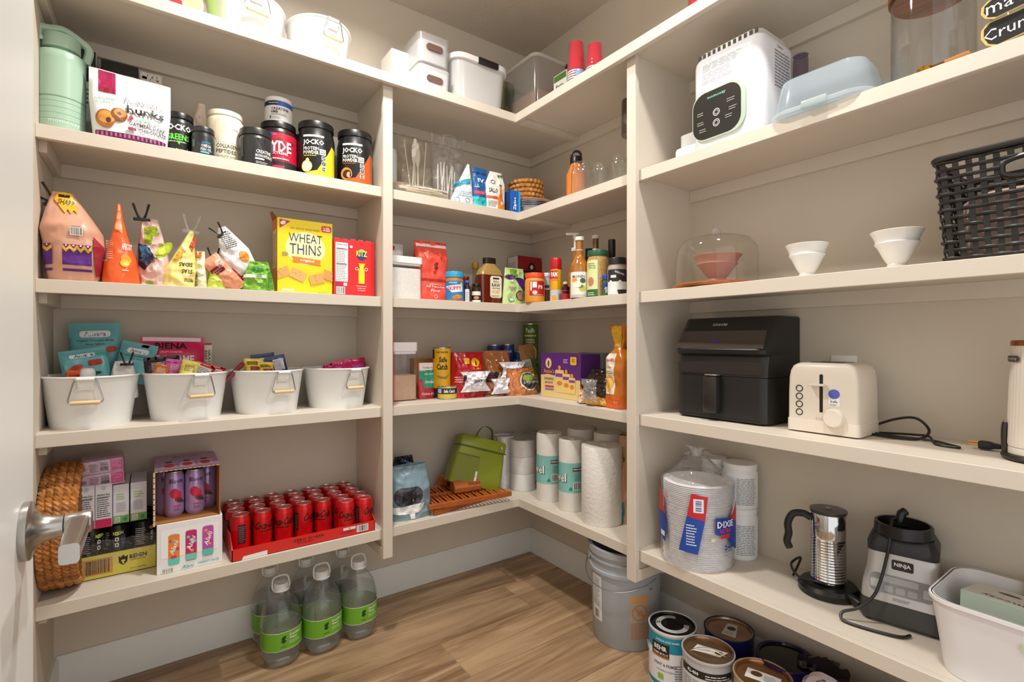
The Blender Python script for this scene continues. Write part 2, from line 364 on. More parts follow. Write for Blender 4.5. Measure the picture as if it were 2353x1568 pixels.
t = struct('divider_2', G().box(-.325, 0, PR1, PR0, ZBOT, ZT), PAINT); bd(G().box(-.345, -.325, DR1, DR0, ZBOT, ZT, E_, 1), 'front_trim'); bd(G().box(-.325, -.016, DR1, DR0, ZBOT, ZBOT+.038, E_, 1), 'bottom_trim')  # shelf divider between corner and right bays, edged with trim
# ---------------------------------------------------------------- generic makers
def spot(wall, u0, u1, pl):
    """front plane spot: location of the middle of the front edge and its width"""
    if wall == 'L': a, b = X(u0, pl), X(u1, pl); return Vector(((a+b)/2, pl, 0)), b-a, 0.
    a, b = Y(u0, pl), Y(u1, pl); return Vector((pl, (a+b)/2, 0)), a-b, RW
def carton(name, label, cat, wall, u0, u1, vt, pl, z, d, col, rough=.45, sidecol=None, h=None, group=None, topcol=None, dz=0):
    p, w, rz = spot(wall, u0, u1, pl)
    if h is None: h = Zv(vt, p.x, p.y)-z
    t = thing(name, label, cat, (p.x, p.y, z), rz, group)
    G().box(-w/2, w/2, 0, d, 0, h, .0012, 1).build('box', mat(col, rough), t)
    if sidecol:
        Lab(side(-w/2, -1, d)).rect(.001, .001, d-.001, h-.001, sidecol).build(t, 'side_panel')
    return t, w, h
def jar(name, label, cat, wall, u0, u1, vt, pl, z, col, lidcol, lidh=.022, neck=None, rough=.35, lidrough=.35, group=None, h=None, shoulder=.012, lidr=None, lidname='lid', bodymat=None, ribs=True):
    cx, cy, R = cyl(u0, u1, y=pl) if wall == 'L' else cyl(u0, u1, x=pl)
    if h is None: h = Zv(vt, cx, cy)-z
    rz = atan2(CY-cy, CX-cx)+pi/2      # label side turned to the room
    t = thing(name, label, cat, (cx, cy, z), rz, group)
    bh = h-lidh; nr = neck or R*.9; lr = lidr or (nr+.003)
    pr = [(R*.90, 0), (R*.97, .003), (R, .008), (R, bh-shoulder-.004), (R*.985, bh-shoulder), (nr*1.0, bh-.002), (nr, bh+lidh*.6)]
    G().lathe(pr, 36).build('body', bodymat or mat(col, rough), t)
    f = (lambda r, zz, a: r*(1+.006*cos(48*a))) if ribs else None
    G().lathe([(lr-.001, 0), (lr, .001), (lr, lidh-.003), (lr-.0012, lidh-.0008), (lr-.003, lidh), (lr*.55, lidh-.001), (.001, lidh-.001)], 96 if ribs else 40, cap1=True, z0=bh, fn=f).build(lidname, mat(lidcol, lidrough), t)
    return t, R, h, Lab(cylf(R), crv(R))
def bag(parent, name, W, H, D, m, seed=1, p=2.2, amp=.005, fr=16, nu=30, nv=36, wf=lambda t: 1, df=lambda t: 1, cx=lambda t: 0, cy=lambda t: 0, solid=0, ang=50, crease=.5, y0=0.):
    def nz(x, t, sd):
        q = Vector((x*fr+seed*7.3, t*H*fr+seed*3.1, sd*5.7+seed)); a = noise.noise(q)
        b = abs(noise.noise(q*1.9+Vector((3.3, 1.7, .4))))
        c = abs(noise.noise(q*3.7+Vector((9.1, 4.2, 1.3))))
        return amp*1.7*(a*(1-crease)*1.4-(b-.22)*2.4*crease-(c-.22)*.9*crease)
    def surf(x, t, sd):
        t = min(max(t, 0), 1); w = W/2*max(.02, wf(t)); s = (x-cx(t))/w; s = min(max(s, -1), 1)
        hd = D/2*df(t)*(1-abs(s)**p)**(1/p); e = (1-abs(s)**8)*(1 if hd > .004 else .35)
        return y0+cy(t)+sd*(hd+nz(x, t, sd)*e)
    g = G()
    for sd in (-1, 1):
        g.sheet(lambda a, t: ((lambda x: (x, surf(x, t, sd), H*t))(cx(t)+W/2*max(.02, wf(t))*(2*a-1)*.9999)), nu, nv)
    q = bmesh.new(); vs = [q.verts.new(v) for v in g.v]
    for f in g.f: q.faces.new([vs[i] for i in f])
    bmesh.ops.remove_doubles(q, verts=q.verts[:], dist=.0006); bmesh.ops.holes_fill(q, edges=[e for e in q.edges if e.is_boundary], sides=200)
    g2 = G(); g2.bm(q); o = g2.build(name, m, parent, ang=ang)
    def mp(u, v, h): return (u, surf(u, v/H, -1)-h, v)
    return o, Lab(mp, W/nu*1.0, H/nv*1.0, off=.0013, step=.00018)
def clip(label, at, rot, col='141414', s=1., clearm=None, group=None):
    """springy bag clip with two finger prongs"""
    t = thing('bag_clip', label, 'clip', at, rot[2], group, rot[0], rot[1]); m = clearm or mat(col, .35)
    G().box(-.022*s, .022*s, -.005*s, .005*s, -.004*s, .006*s, .002*s).build('jaw', m, t)
    for k in (-1, 1): G().tube([(k*.006*s, 0, .004*s), (k*.012*s, -.004*s*k, .02*s), (k*.020*s, -.008*s*k, .05*s)], [.0035*s, .003*s, .0035*s], 8, sm=4).build('arm', m, t)
    return t
# ================================================================ LEFT BAY, top shelf
WHITEM = mat('eef0f0', .3, var=.01)
STEEL = mat('b9bbbd', .28, 1.); CHROME = mat('d8dadc', .08, 1.)
PALEWOOD = woodmat('efd7a6', 'dcb97f', 3., .5, 0, False)
def oval_tub(label, c, rx, ry, h, z, rz=0, base=.80, hu=.0):
    t = thing('oval_tub', label, 'tub', (c[0], c[1], z), rz, 'white oval tubs')
    rib = lambda r, zz, a: r*(1+.0028*cos(110*a))
    n = 220; G().lathe([(base*rx*.96, .003), (base*rx, 0), (base*rx*1.005, .004), (rx*.985, h-.004), (rx*1.0, h)], n, sy=ry/rx, fn=rib, cap1=False).lathe([(rx*.985, h), (rx*.965, h-.006), (base*rx*.97, .008), (.001, .007)], 48, sy=ry/rx, cap0=False, cap1=False).build('body', WHITEM, t)
    G().tube([(rx*1.0*sin(2*pi*k/64), -ry*1.0*cos(2*pi*k/64), h) for k in range(65)], .0032, 8, cap=False).build('rolled_rim', WHITEM, t)
    yr = lambda zz: -ry*(base+(1-base)*zz/h)    # front wall
    hd = thing  # keep names short
    hw = rx*.21
    g = G()
    for zz0, zz1 in ((h-.012, h-.040),):
        g.loft([[(-hw*.78, yr(h)-.0035, h-.002), (hw*.78, yr(h)-.0035, h-.002), (hw*.78, yr(h)-.006, h-.002), (-hw*.78, yr(h)-.006, h-.002)], [(-hw*.72, yr(h-.036)-.0015, h-.036), (hw*.72, yr(h-.036)-.0015, h-.036), (hw*.72, yr(h-.036)-.004, h-.036), (-hw*.72, yr(h-.036)-.004, h-.036)]])
    g.tube([(-hw*.8, yr(h)-.006, h-.004), (hw*.8, yr(h)-.006, h-.004)], .0048, 8)
    for k in (-1, 1): g.ball((k*hw*.5, yr(h-.026)-.005, h-.026), .0032, 8, sy=.5)
    pl = g.build('handle_plate', WHITEM, t)
    zb = h-.072; yb = yr(zb)-.016
    w = G().tube([(-hw*.8, yr(h)-.006, h-.004), (-hw*1.05, yr(h)-.009, h-.012), (-hw*1.5, yb, zb+.016), (-hw*1.56, yb-.001, zb+.006), (-hw*1.42, yb-.001, zb), (-hw*1.2, yb-.001, zb)], .0022, 8, sm=5)
    w.tube([(hw*.8, yr(h)-.006, h-.004), (hw*1.05, yr(h)-.009, h-.012), (hw*1.5, yb, zb+.016), (hw*1.56, yb-.001, zb+.006), (hw*1.42, yb-.001, zb), (hw*1.2, yb-.001, zb)], .0022, 8, sm=5)
    for q in (-1, 1): w.tube([(q*hw*1.25, yb-.001, zb), (0, yb-.001, zb)], .0022, 6)
    bo = w.build('bail', STEEL, t)
    G().tube([(-hw*1.3, yb-.001, zb), (hw*1.3, yb-.001, zb)], .0062, 14).build('grip', PALEWOOD, bo)
    return t
def tubspot(u0, u1, y):      # rim silhouette -> centre and half width (oval about .8 as deep as wide)
    cx, cy, R = cyl(u0, u1, y=y); return (cx, cy), R
c, R = tubspot(472, 652, -.215); oval_tub('white oval metal tub on the top shelf beside the lime box', c, R*1.03, .125, .150, ZA, .15)
c, R = tubspot(655, 806, -.215); oval_tub('white oval metal tub on the top shelf above the divider', c, R*.97, .125, .150, ZA, .15)
t, w, h = carton('snack_box', 'small green and red box with lime slice print on the top shelf', 'box', 'L', 388, 466, -70, -.30, ZA, .06, 'a9d63a')
Lab(flat(0)).rect(-w/2+.001, .02, -.01, h-.01, 'c9272f').ell(w*.2, .06, .03, .03, 'f3f5d5').ell(w*.2, .06, .026, .026, 'e8cf8a').text('LIME', -.03, .07, .02, 'ffffff', rot=-.2).build(t)
# ================================================================ LEFT BAY, second shelf
MINT = mat('a9c9b4', .32)
def jug():
    cx, cy, R = cyl(80, 199, y=-.225); z1 = Zv(66, cx, cy)-ZB; H = z1
    t = thing('water_jug', 'tall mint green insulated jug with carry loop on its lid', 'jug', (cx, cy, ZB), .25)
    bh = H*.735
    pr = [(R*.9, 0), (R*.97, .004)]
    for k in range(5): zz = .02+k*bh*.072; pr += [(R*.985, zz), (R*.985, zz+bh*.066), (R*.965, zz+bh*.069)]
    pr += [(R*.985, bh*.42), (R*.985, bh*.86), (R*.995, bh*.90), (R, bh*.91), (R, bh*.985), (R*.96, bh), (R*.62, bh+.004)]
    G().lathe(pr, 40).build('body', MINT, t)
    ld = G().lathe([(R*.60, bh), (R*.60, bh+.012), (R*.78, bh+.014), (R*.78, bh+.05), (R*.74, bh+.056), (.001, bh+.056)], 36).build('lid', MINT, t)
    b = bh+.036
    G().tube([(-R*.82, 0, b), (-R*.88, 0, b+.03), (-R*.45, 0, H-.012), (R*.1, 0, H-.004), (R*.75, 0, H-.02), (R*1.12, 0, b+.01), (R*.98, 0, b-.035)], .0115, 10, sm=6).build('carry_loop', MINT, ld)
    G().ball((-R*.82, -.012, b), .007, 10, sy=.5).build('rivet', mat('cfe0d4', .3), ld)
    Lab(cylf(R*.985), R*.15).text('momcozy', .0, .028, .012, 'd9ede2', w=.075).build(t)
jug()
# pouch with oat cookies
def hunks():
    p, w, rz = spot('L', 200, 396, -.255); h = Zv(148, X(230, -.255), -.255)-ZB
    t = thing('cookie_pouch', 'white resealable cookie pouch with purple band leaning by the mint jug', 'pouch', (p.x, p.y+.0, ZB), .06, None, 0, .0)
    w *= .96; h *= .93
    o, L = bag(t, 'pouch', w, h, .10, mat('e9e9ee', .22), seed=3, p=3, amp=.004, fr=12, df=lambda q: max(.03, (1-q**1.6)) if q < .84 else .03, wf=lambda q: 1.0 if q > .55 else .90+.1*q/.55, y0=.0)
    hw = w/2
    L.rect(-hw*.78, h*.66, -hw*.38, h*.985, 'a8124f').rect(-hw*.74, h*.67, -hw*.42, h*.73, '8f0f2a')
    L.rect(-hw*.85, .004, hw*.84, h*.10, '5d1440')
    for k in range(16): L.rect(-hw*.82+k*hw*.104, .008, -hw*.82+k*hw*.104+hw*.05, h*.09, 'b65a98')
    L.ell(-hw*.62, h*.27, hw*.23, h*.13, 'a9662c', 18).ell(-hw*.60, h*.29, hw*.19, h*.09, 'd99a4c').ell(-hw*.30, h*.36, hw*.2, h*.10, '8d4d22').ell(-hw*.28, h*.385, hw*.15, h*.065, 'd08f45').ell(-hw*.55, h*.25, hw*.06, h*.04, '5a2c17').ell(-hw*.3, h*.37, hw*.05, h*.03, '5a2c17')
    L.text('heavenly', hw*.32, h*.60, h*.10, '9a9aa0', w=hw*.95, bold=0).text('hunks', hw*.34, h*.47, h*.125, '202022', w=hw*.92).rect(-hw*.1, h*.405, hw*.8, h*.41, '202022')
    L.text('ORGANIC', hw*.42, h*.34, h*.065, '8fcfae', w=hw*.62).ell(-hw*.02, h*.34, hw*.055, h*.03, 'c22041').text('OATMEAL DARK', hw*.38, h*.25, h*.055, '3b3b40', w=hw*.92).rect(-hw*.1, h*.155, hw*.1, h*.2, '8f1647', .004).text('CHOCOLATE', hw*.5, h*.175, h*.055, '3b3b40', w=hw*.7).text('ORGANIC', -hw*.62, h*.55, h*.04, '7fae90', rot=.15)
    L.build(t)
hunks()
t, w, h = carton('storage_box', 'flat black box standing behind the white cookie pouch', 'box', 'L', 232, 318, 145, -.075, ZB, .05, '1f1d1d', .5)
t, w, h = carton('storage_box', 'small black and white printed box behind the mint jug', 'box', 'L', 168, 222, 112, -.06, ZB, .045, 'd9d9da'); Lab(flat(0)).rect(-w/2+.002, h*.7, w/2-.002, h-.003, '26262a').lines(-w/2+.006, h*.5, w/2-.006, h*.66, 4).build(t)
def smallbag(name, label, wall, u0, u1, vt, pl, z, D, m, seed=1, rz=0., rx=0., ry=0., cat='bag', group=None, **k):
    p, w, r0 = spot(wall, u0, u1, pl); h = Zv(vt, p.x, p.y)-z
    t = thing(name, label, cat, (p.x, p.y, z), r0+rz, group, rx, ry); k.setdefault('df', lambda q: max(.04, (1-q**1.8)))
    o, L = bag(t, 'bag', w, h, D, m, seed, **k); return t, w, h, L
t, w, h, L = smallbag('paper_bag', 'crumpled white bag behind the white cookie pouch', 'L', 322, 372, 170, -.08, ZB, .05, mat('e4dfd8', .5), 5, amp=.012, fr=22)
t, w, h, L = smallbag('powder_bag', 'folded beige bag with brown print behind the omega jar', 'L', 418, 478, 236, -.10, ZB, .07, mat('e3d2c2', .4), 6, amp=.008, fr=18, cx=lambda q: .02*q, wf=lambda q: 1-.75*q**2)
L.rect(w*.0, h*.2, w*.38, h*.62, '6d4238').lines(w*.03, h*.24, w*.34, h*.58, 7, 'd9c3b4').build(t)
t, R, h, L = jar('powder_tub', 'black glossy tub half hidden behind the white cookie pouch', 'tub', 'L', 338, 386, 262, -.13, ZB, '1c1c1e', '141415')
t, R, h, L = jar('powder_tub', 'black tub with white and bright green lettering beside cookie pouch', 'tub', 'L', 373, 446, 267, -.215, ZB, '1d1e1e', '101011', .02)
L.text('JOCKO', 0, h*.62, h*.18, 'f2f2f2', w=R*1.75, bold=.03).text('GREENS', -.002, h*.42, h*.14, '6fe04a', w=R*1.55, bold=.03).lines(-R*.7, h*.3, R*.7, h*.335, 1, 'cccccc', .6).poly([(-R*.12, h*.33), (R*.16, h*.33), (.002, h*.24)], '6fe04a').text('natural', 0, h*.13, h*.10, 'b8d93c', w=R*1.1, shear=.4).build(t)
t, R, h, L = jar('supplement_jar', 'small dark grey jar with blue and white fish oil lettering', 'jar', 'L', 440, 493, 297, -.262, ZB, '333538', '2b2c2e', .018)
L.text('ALASKAN', R*.25, h*.47, h*.07, '3aa6d8', w=R*.8).text('OMEGA', R*.28, h*.36, h*.10, 'f0f0f0', w=R*.9).text('FISH OIL', R*.28, h*.24, h*.10, 'f0f0f0', w=R*.95).rect(-R*.22, h*.12, R*.55, h*.17, '5cc4ea', .002).ell(-R*.2, h*.62, R*.28, h*.16, '1f2022').rect(-R*1.05, h*.3, -R*.75, h*.55, '6b6d70').build(t)
t, R, h, L = jar('powder_tub', 'cream tub of collagen peptides with a round lid', 'tub', 'L', 474, 560, 265, -.20, ZB, 'eee3cd', 'efe6d4', .018, neck=None, lidr=None, ribs=False)
L.rect(-R*.5, h*.40, R*1.0, h*.80, 'f3ead8').text('COLLAGEN', R*.1, h*.33, h*.075, '4a4438', w=R*1.15).text('PEPTIDES', R*.05, h*.23, h*.07, '4a4438', w=R*1.05).ell(-R*.35, h*.62, R*.35, h*.2, 'e6d9bf').lines(-R*.5, h*.1, R*.6, h*.17, 3, '9c9280').text('vital', R*.55, h*.66, h*.05, 'b9ad98').build(t)
t, R, h, L = jar('powder_tub', 'matte black tub lettered creatine monohydrate', 'tub', 'L', 548, 627, 304, -.262, ZB, '2b2c2e', '262729', .024, ribs=False)
L.text('CREATINE', R*.5, h*.36, h*.09, 'f2f2f2', w=R*1.0).text('MONOHYDRATE', R*.55, h*.25, h*.085, 'f2f2f2', w=R*1.15).rect(-R*.05, h*.14, R*.5, h*.185, 'e6e6e6', .002).lines(0, h*.04, R*.8, h*.11, 2, 'cccccc').poly([(R*.05, h*.72), (R*.62, h*.7), (R*.4, h*.46)], '141416').rect(-R*1.0, h*.2, -R*.78, h*.7, '58595c').build(t)
t, R, h, L = jar('powder_tub', 'red and black tub with big white letters under the white jar', 'tub', 'L', 597, 682, 291, -.195, ZB, '2a1016', '121213', .024)
L.rect(-R*1.4, h*.12, R*1.4, h*.76, 'b91433').rect(-R*1.4, h*.03, R*1.4, h*.24, '23232a')
for k in range(14): L.ell(random.uniform(-R, R), h*random.uniform(.3, .74), R*.16, h*.03, random.choice(['e0425c', '8d0f28', 'd12a49']), 8)
L.rect(-R*1.1, h*.68, -R*.3, h*.76, '2c4da8').text('HYDE', -R*.05, h*.51, h*.2, 'ffffff', w=R*1.5, bold=.03).text('XTREME', R*.1, h*.38, h*.05, 'ffd9df', w=R*.8).lines(-R*.4, h*.27, R*.8, h*.32, 1, 'ffffff').rect(-R*.3, h*.07, R*.3, h*.15, 'd42a55').build(t)
hy = h; t, R, h, L = jar('supplement_jar', 'white creatine jar with navy band stacked on the red tub', 'jar', 'L', 608, 672, 233, -.195, ZB+hy, 'eeeeef', 'f4f4f4', .016)
L.rect(-R*1.5, h*.63, -R*.1, h*.80, '1d2b58').rect(-R*.1, h*.63, R*1.5, h*.80, '2f62c0').text('CREATINE', R*.1, h*.50, h*.10, '2c2d33', w=R*1.3).text('HMB', -R*.3, h*.38, h*.10, '2c2d33', w=R*.5).lines(-R*.55, h*.26, R*.6, h*.32, 2, '9a9aa2').rect(-R*.65, h*.12, -R*.55, h*.22, '3a6b4c').lines(-R*.5, h*.12, R*.2, h*.22, 2, '9a9aa2').text('transparent', -R*.4, h*.715, h*.05, 'ffffff', w=R*.7).build(t)
t, R, h, L = jar('powder_tub', 'dark red tub peeking out behind the yellow labelled protein tub', 'tub', 'L', 668, 726, 318, -.105, ZB, '6b0f22', '151515')
def jocko(u0, u1, vt, c, label, pic):
    t, R, h, L = jar('protein_tub', label, 'tub', 'L', u0, u1, vt, -.225, ZB, '161718', '0e0e0f', .026, shoulder=.03, neck=None)
    L.rect(-R*.72, h*.70, R*.42, h*.735, 'e8e8e8').text('JOCKO', -R*.15, h*.60, h*.115, 'f6f6f6', w=R*1.15, bold=.03)
    L.text('PROTEIN', -R*.28, h*.50, h*.06, 'e9e9e9', w=R*.85, bold=.02).text('POWDER', -R*.28, h*.43, h*.065, 'e9e9e9', w=R*.85, bold=.03).lines(-R*.68, h*.37, R*.1, h*.40, 1, c)
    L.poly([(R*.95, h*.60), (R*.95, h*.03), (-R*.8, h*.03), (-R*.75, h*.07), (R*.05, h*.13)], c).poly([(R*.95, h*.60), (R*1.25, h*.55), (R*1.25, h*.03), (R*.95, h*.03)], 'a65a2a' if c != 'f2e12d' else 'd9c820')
    L.rect(R*.18, h*.40, R*.52, h*.50, 'dcdcdc', .002).text('22G', R*.35, h*.45, h*.06, '222222', w=R*.26)
    for k in range(3): L.rect(R*.28, h*(.31-.095*k), R*.52, h*(.385-.095*k), 'eeeeee', .002).rect(R*.31, h*(.318-.095*k), R*.49, h*(.377-.095*k), '17181a', .002).text(['20', '5', '130'][k], R*.4, h*(.347-.095*k), h*.035, 'ffffff')
    for q in pic: L.ell(*[a*b for a, b in zip(q[:4], (R, h, R, h))], q[4], 16)
    L.build(t)
jocko(683, 769, 291, 'f2e12d', 'black protein tub with yellow label and white vanilla scoop', [(-.5, .19, .3, .10, 'f2e9a0'), (-.5, .21, .24, .075, 'fbf6cf'), (-.45, .29, .1, .04, 'e9dd8d')])
jocko(774, 856, 311, 'd2591c', 'black protein tub with orange label and chocolate cup', [(-.48, .19, .34, .11, 'd98f3a'), (-.42, .18, .26, .08, '3d2014'), (-.3, .17, .15, .05, 'd9a48c')])
t, w, h = carton('storage_box', 'white box edge visible between the two protein tubs', 'box', 'L', 742, 792, 314, -.075, ZB, .05, 'e9e6e2')
# ================================================================ LEFT BAY, third shelf: snack bags
FOIL = lambda c, r=.3: mat(c, r, spec=.6)
t, w, h, L = smallbag('snack_bag', 'large salmon pink snack bag with purple band and barcode', 'L', 98, 246, 447, -.235, ZC, .15, FOIL('dba58c'), 11, p=2.6, amp=.006, fr=11, wf=lambda q: (.84+.16*min(1, q/.3)) if q < .55 else 1-.68*((q-.55)/.45)**1.1, cx=lambda q: -.030*max(0, q-.4)/.6, df=lambda q: (.75+.25*min(1, q/.2)) if q < .6 else max(.08, 1-(q-.6)/.42))
W2 = w/2
for a, b in ((-W2*.30, W2*.58), (-W2*.93, -W2*.62)):
    L.rect(a, h*.17, b, h*.36, '5b1f86').rect(a, h*.105, b, h*.13, '5b1f86'); n = 4 if b-a > .03 else 1
    for k in range(n):
        x0 = a+(b-a)*k/n; x1 = a+(b-a)*(k+1)/n; m_ = (x0+x1)/2
        L.poly([(x0, h*.345), (m_, h*.305), (x1, h*.345), (x1, h*.385), (m_, h*.345), (x0, h*.385)], 'e9b52c').poly([(x0, h*.39), (m_, h*.35), (x1, h*.39)], '5b1f86').ell(m_, h*.378, .0022, .0022, 'ffffff', 8)
L.bars(-W2*.05, h*.50, W2*.28, h*.575, n=14).lines(-W2*.03, h*.585, W2*.26, h*.6, 1)
L.poly([(-W2*.55, h*.995), (-W2*.62, h*.9), (-W2*.35, h*.78), (-W2*.25, h*.74), (-W2*.18, h*.79), (-W2*.08, h*.735), (W2*.0, h*.785), (W2*.12, h*.745), (W2*.10, h*.80), (-W2*.02, h*.9), (-W2*.12, h*.995)], 'f0b420')
L.text('SHARP', -W2*.25, h*.87, h*.07, '151515', w=W2*.5, rot=-.12).rect(-W2*.5, h*.93, -W2*.15, h*.965, '151515').poly([(W2*.62, h*.5), (W2*.95, h*.4), (W2*.97, h*.1), (W2*.7, h*.06)], 'a02a3a').build(t)
P_ = Vector((X(118, -.235), -.235, Zv(462, X(118, -.235), -.235))); clip('black clip pinching the large salmon pink snack bag', P_, (.2, -.75, 0))
t, w, h, L = smallbag('snack_bag', 'bright orange upright snack bag folded to a point', 'L', 232, 323, 470, -.265, ZC, .10, FOIL('f0622a'), 12, p=2, amp=.004, fr=16, wf=plerp((0, 1), (.29, .86), (.61, .40), (.8, .22), (1, .1)), cx=lambda q: -.006*q, df=lambda q: max(.08, 1-q**1.3))
W2 = w/2
L.poly([(-W2*.32, h*.68), (W2*.10, h*.62), (-W2*.02, h*.86), (-W2*.06, h*.985), (-W2*.14, h*.985), (-W2*.22, h*.8)], 'f4a476').text('APRICOT', W2*.30, h*.46, h*.085, 'ffffff', w=W2*.5, bold=.03).ell(W2*.28, h*.30, W2*.26, h*.06, 'f2a22f', rot=.4).ell(W2*.22, h*.25, W2*.24, h*.045, 'f7c53a', rot=-.2).lines(-W2*.75, h*.3, -W2*.32, h*.55, 9, 'f7b38f').bars(-W2*.93, h*.28, -W2*.68, h*.36).rect(W2*.1, h*.155, W2*.4, h*.165, 'ffffff').build(t)
t, w, h, L = smallbag('snack_bag', 'pale pink snack bag with lime green prints folded over at the top', 'L', 316, 394, 505, -.22, ZC, .12, FOIL('d9b6ad'), 13, p=2.3, amp=.012, fr=17, wf=lambda q: 1-.55*max(0, q-.35)**1.2/.59, cx=lambda q: -.012*q, df=lambda q: max(.1, 1-q**2))
W2 = w/2
L.poly([(-W2*.6, h*.86), (W2*.1, h*.9), (W2*.25, h*.78), (-W2*.1, h*.72), (-W2*.2, h*.6), (-W2*.6, h*.62)], '8fa31f').ell(W2*.55, h*.55, W2*.32, h*.16, 'a9c420', rot=-.6).ell(W2*.55, h*.55, W2*.24, h*.11, 'c3d94a', rot=-.6).poly([(-W2*.95, h*.62), (-W2*.3, h*.55), (W2*.0, h*.4), (-W2*.6, h*.22), (-W2*.95, h*.3)], '24324a').poly([(-W2*.9, h*.58), (-W2*.5, h*.6), (-W2*.2, h*.45), (-W2*.7, h*.36)], '2f6f96').text('lime', W2*.0, h*.4, h*.06, '7a4a3c', rot=1.0).rect(-W2*.5, .002, -W2*.1, h*.06, '7fb52c').build(t)
P_ = Vector((X(326, -.22), -.225, Zv(506, X(326, -.22), -.22))); clip('black clip standing up from the pale pink snack bag', P_, (.1, -.05, .1))
t, w, h, L = smallbag('snack_bag', 'pale yellow chip bag with black lettering printed upside down', 'L', 369, 452, 530, -.255, ZC, .10, FOIL('efe08a'), 14, p=2.2, amp=.009, fr=16, wf=lambda q: 1 if q < .3 else 1-.86*((q-.3)/.7)**.8, cx=lambda q: .034*q**1.3, df=lambda q: max(.1, 1-q**1.2))
W2 = w/2
L.text('SIDAS', W2*.35, h*.39, h*.075, '2a2010', w=W2*.75, rot=pi+.0).text('STAS', W2*.42, h*.27, h*.075, '2a2010', w=W2*.6, rot=pi).text('FIESTAS', W2*.5, h*.12, h*.06, '2a2010', w=W2*.5, rot=pi).poly([(-W2*.35, h*.45), (W2*.15, h*.5), (W2*.2, h*.6), (-W2*.05, h*.62)], 'd8a52a').poly([(W2*.55, h*.72), (W2*.85, h*.95), (W2*1.0, h*.85), (W2*.72, h*.62)], 'c24a22').build(t)
P_ = Vector((X(438, -.255), -.258, Zv(534, X(438, -.255), -.255))); clip('clear plastic clip on the pale yellow chip bag', P_, (.1, .05, .2), clearm=clear('f4f4f4', .15), s=1.1)
t, w, h, L = smallbag('snack_bag', 'narrow cream snack bag with rolled orange top', 'L', 446, 476, 578, -.262, ZC, .08, FOIL('efe9c6'), 15, amp=.008, fr=20, wf=lambda q: 1-.35*q, df=lambda q: max(.15, 1-q**2.2)); L.rect(-w*.4, h*.8, w*.05, h*.97, 'b86a2a').bars(-w*.46, h*.05, -w*.3, h*.4, bg=None, horiz=True).build(t)
t, w, h, L = smallbag('snack_bag', 'small lime green snack bag between cream and peach bags', 'L', 473, 520, 592, -.262, ZC, .07, FOIL('c6d746'), 16, amp=.009, fr=20, wf=lambda q: 1-.5*q, df=lambda q: max(.15, 1-q**2)); L.lines(w*.05, h*.08, w*.42, h*.3, 6, '55601c').rect(-w*.45, .003, w*.4, h*.3, 'd9e86a').build(t)
P_ = Vector((X(492, -.25), -.245, Zv(597, X(492, -.25), -.25))); clip('black clip rising behind the small lime green bag', P_, (.1, -.05, .1), s=.8)
# diagonal bags
p = Vector((X(548, -.275), -.275, ZC+.002)); t = thing('snack_bag', 'peach snack bag lying diagonally with dark red label', 'bag', p, 0, None, 0, -.72)
o, L = bag(t, 'bag', .062, .135, .05, FOIL('e59a78'), 17, amp=.006, fr=18, df=lambda q: max(.15, 1-abs(2*q-1)**2.5)); L.rect(-.028, .075, .012, .098, '7d1a22').lines(-.024, .08, .008, .094, 2, 'd9a0a0').build(t)
p = Vector((X(572, -.235), -.235, ZC+.03)); t = thing('snack_bag', 'glossy white snack bag leaning diagonally with red swoosh print', 'bag', p, 0, None, 0, -.42)
o, L = bag(t, 'bag', .10, .205, .06, FOIL('e9e9ec', .2), 18, amp=.008, fr=15, wf=lambda q: 1 if q < .55 else 1-.75*(q-.55)/.45, df=lambda q: max(.12, 1-abs(2*q-.9)**2)); L.poly([(-.045, .06), (-.03, .02), (.02, .012), (.03, .022), (-.015, .032), (-.03, .065)], 'b3222c').ell(.02, .09, .016, .02, 'd98a2a').ell(.028, .05, .010, .012, '4a4a3a').lines(-.02, .13, .02, .19, 9, '444444').build(t)
P_ = Vector((X(510, -.235), -.238, Zv(540, X(510, -.235), -.235))); clip('black clip at the tip of the glossy white snack bag', P_, (.1, -.75, .1), s=.8)
t, w, h, L = smallbag('snack_bag', 'crumpled bright green snack bag against the yellow cracker box', 'L', 553, 630, 602, -.262, ZC, .09, FOIL('7ab53a'), 19, amp=.013, fr=18, wf=lambda q: 1-.45*q**1.5, cx=lambda q: .004*q, df=lambda q: max(.15, 1-q**2))
L.poly([(-w*.45, h*.42), (w*.18, h*.42), (w*.2, h*.52), (-w*.4, h*.55)], 'dfe8da').ell(-.005, h*.72, w*.18, h*.12, '2f7d2a').poly([(w*.25, h*.1), (w*.45, h*.1), (w*.38, h*.7), (w*.24, h*.8)], '3f8f2e').build(t)
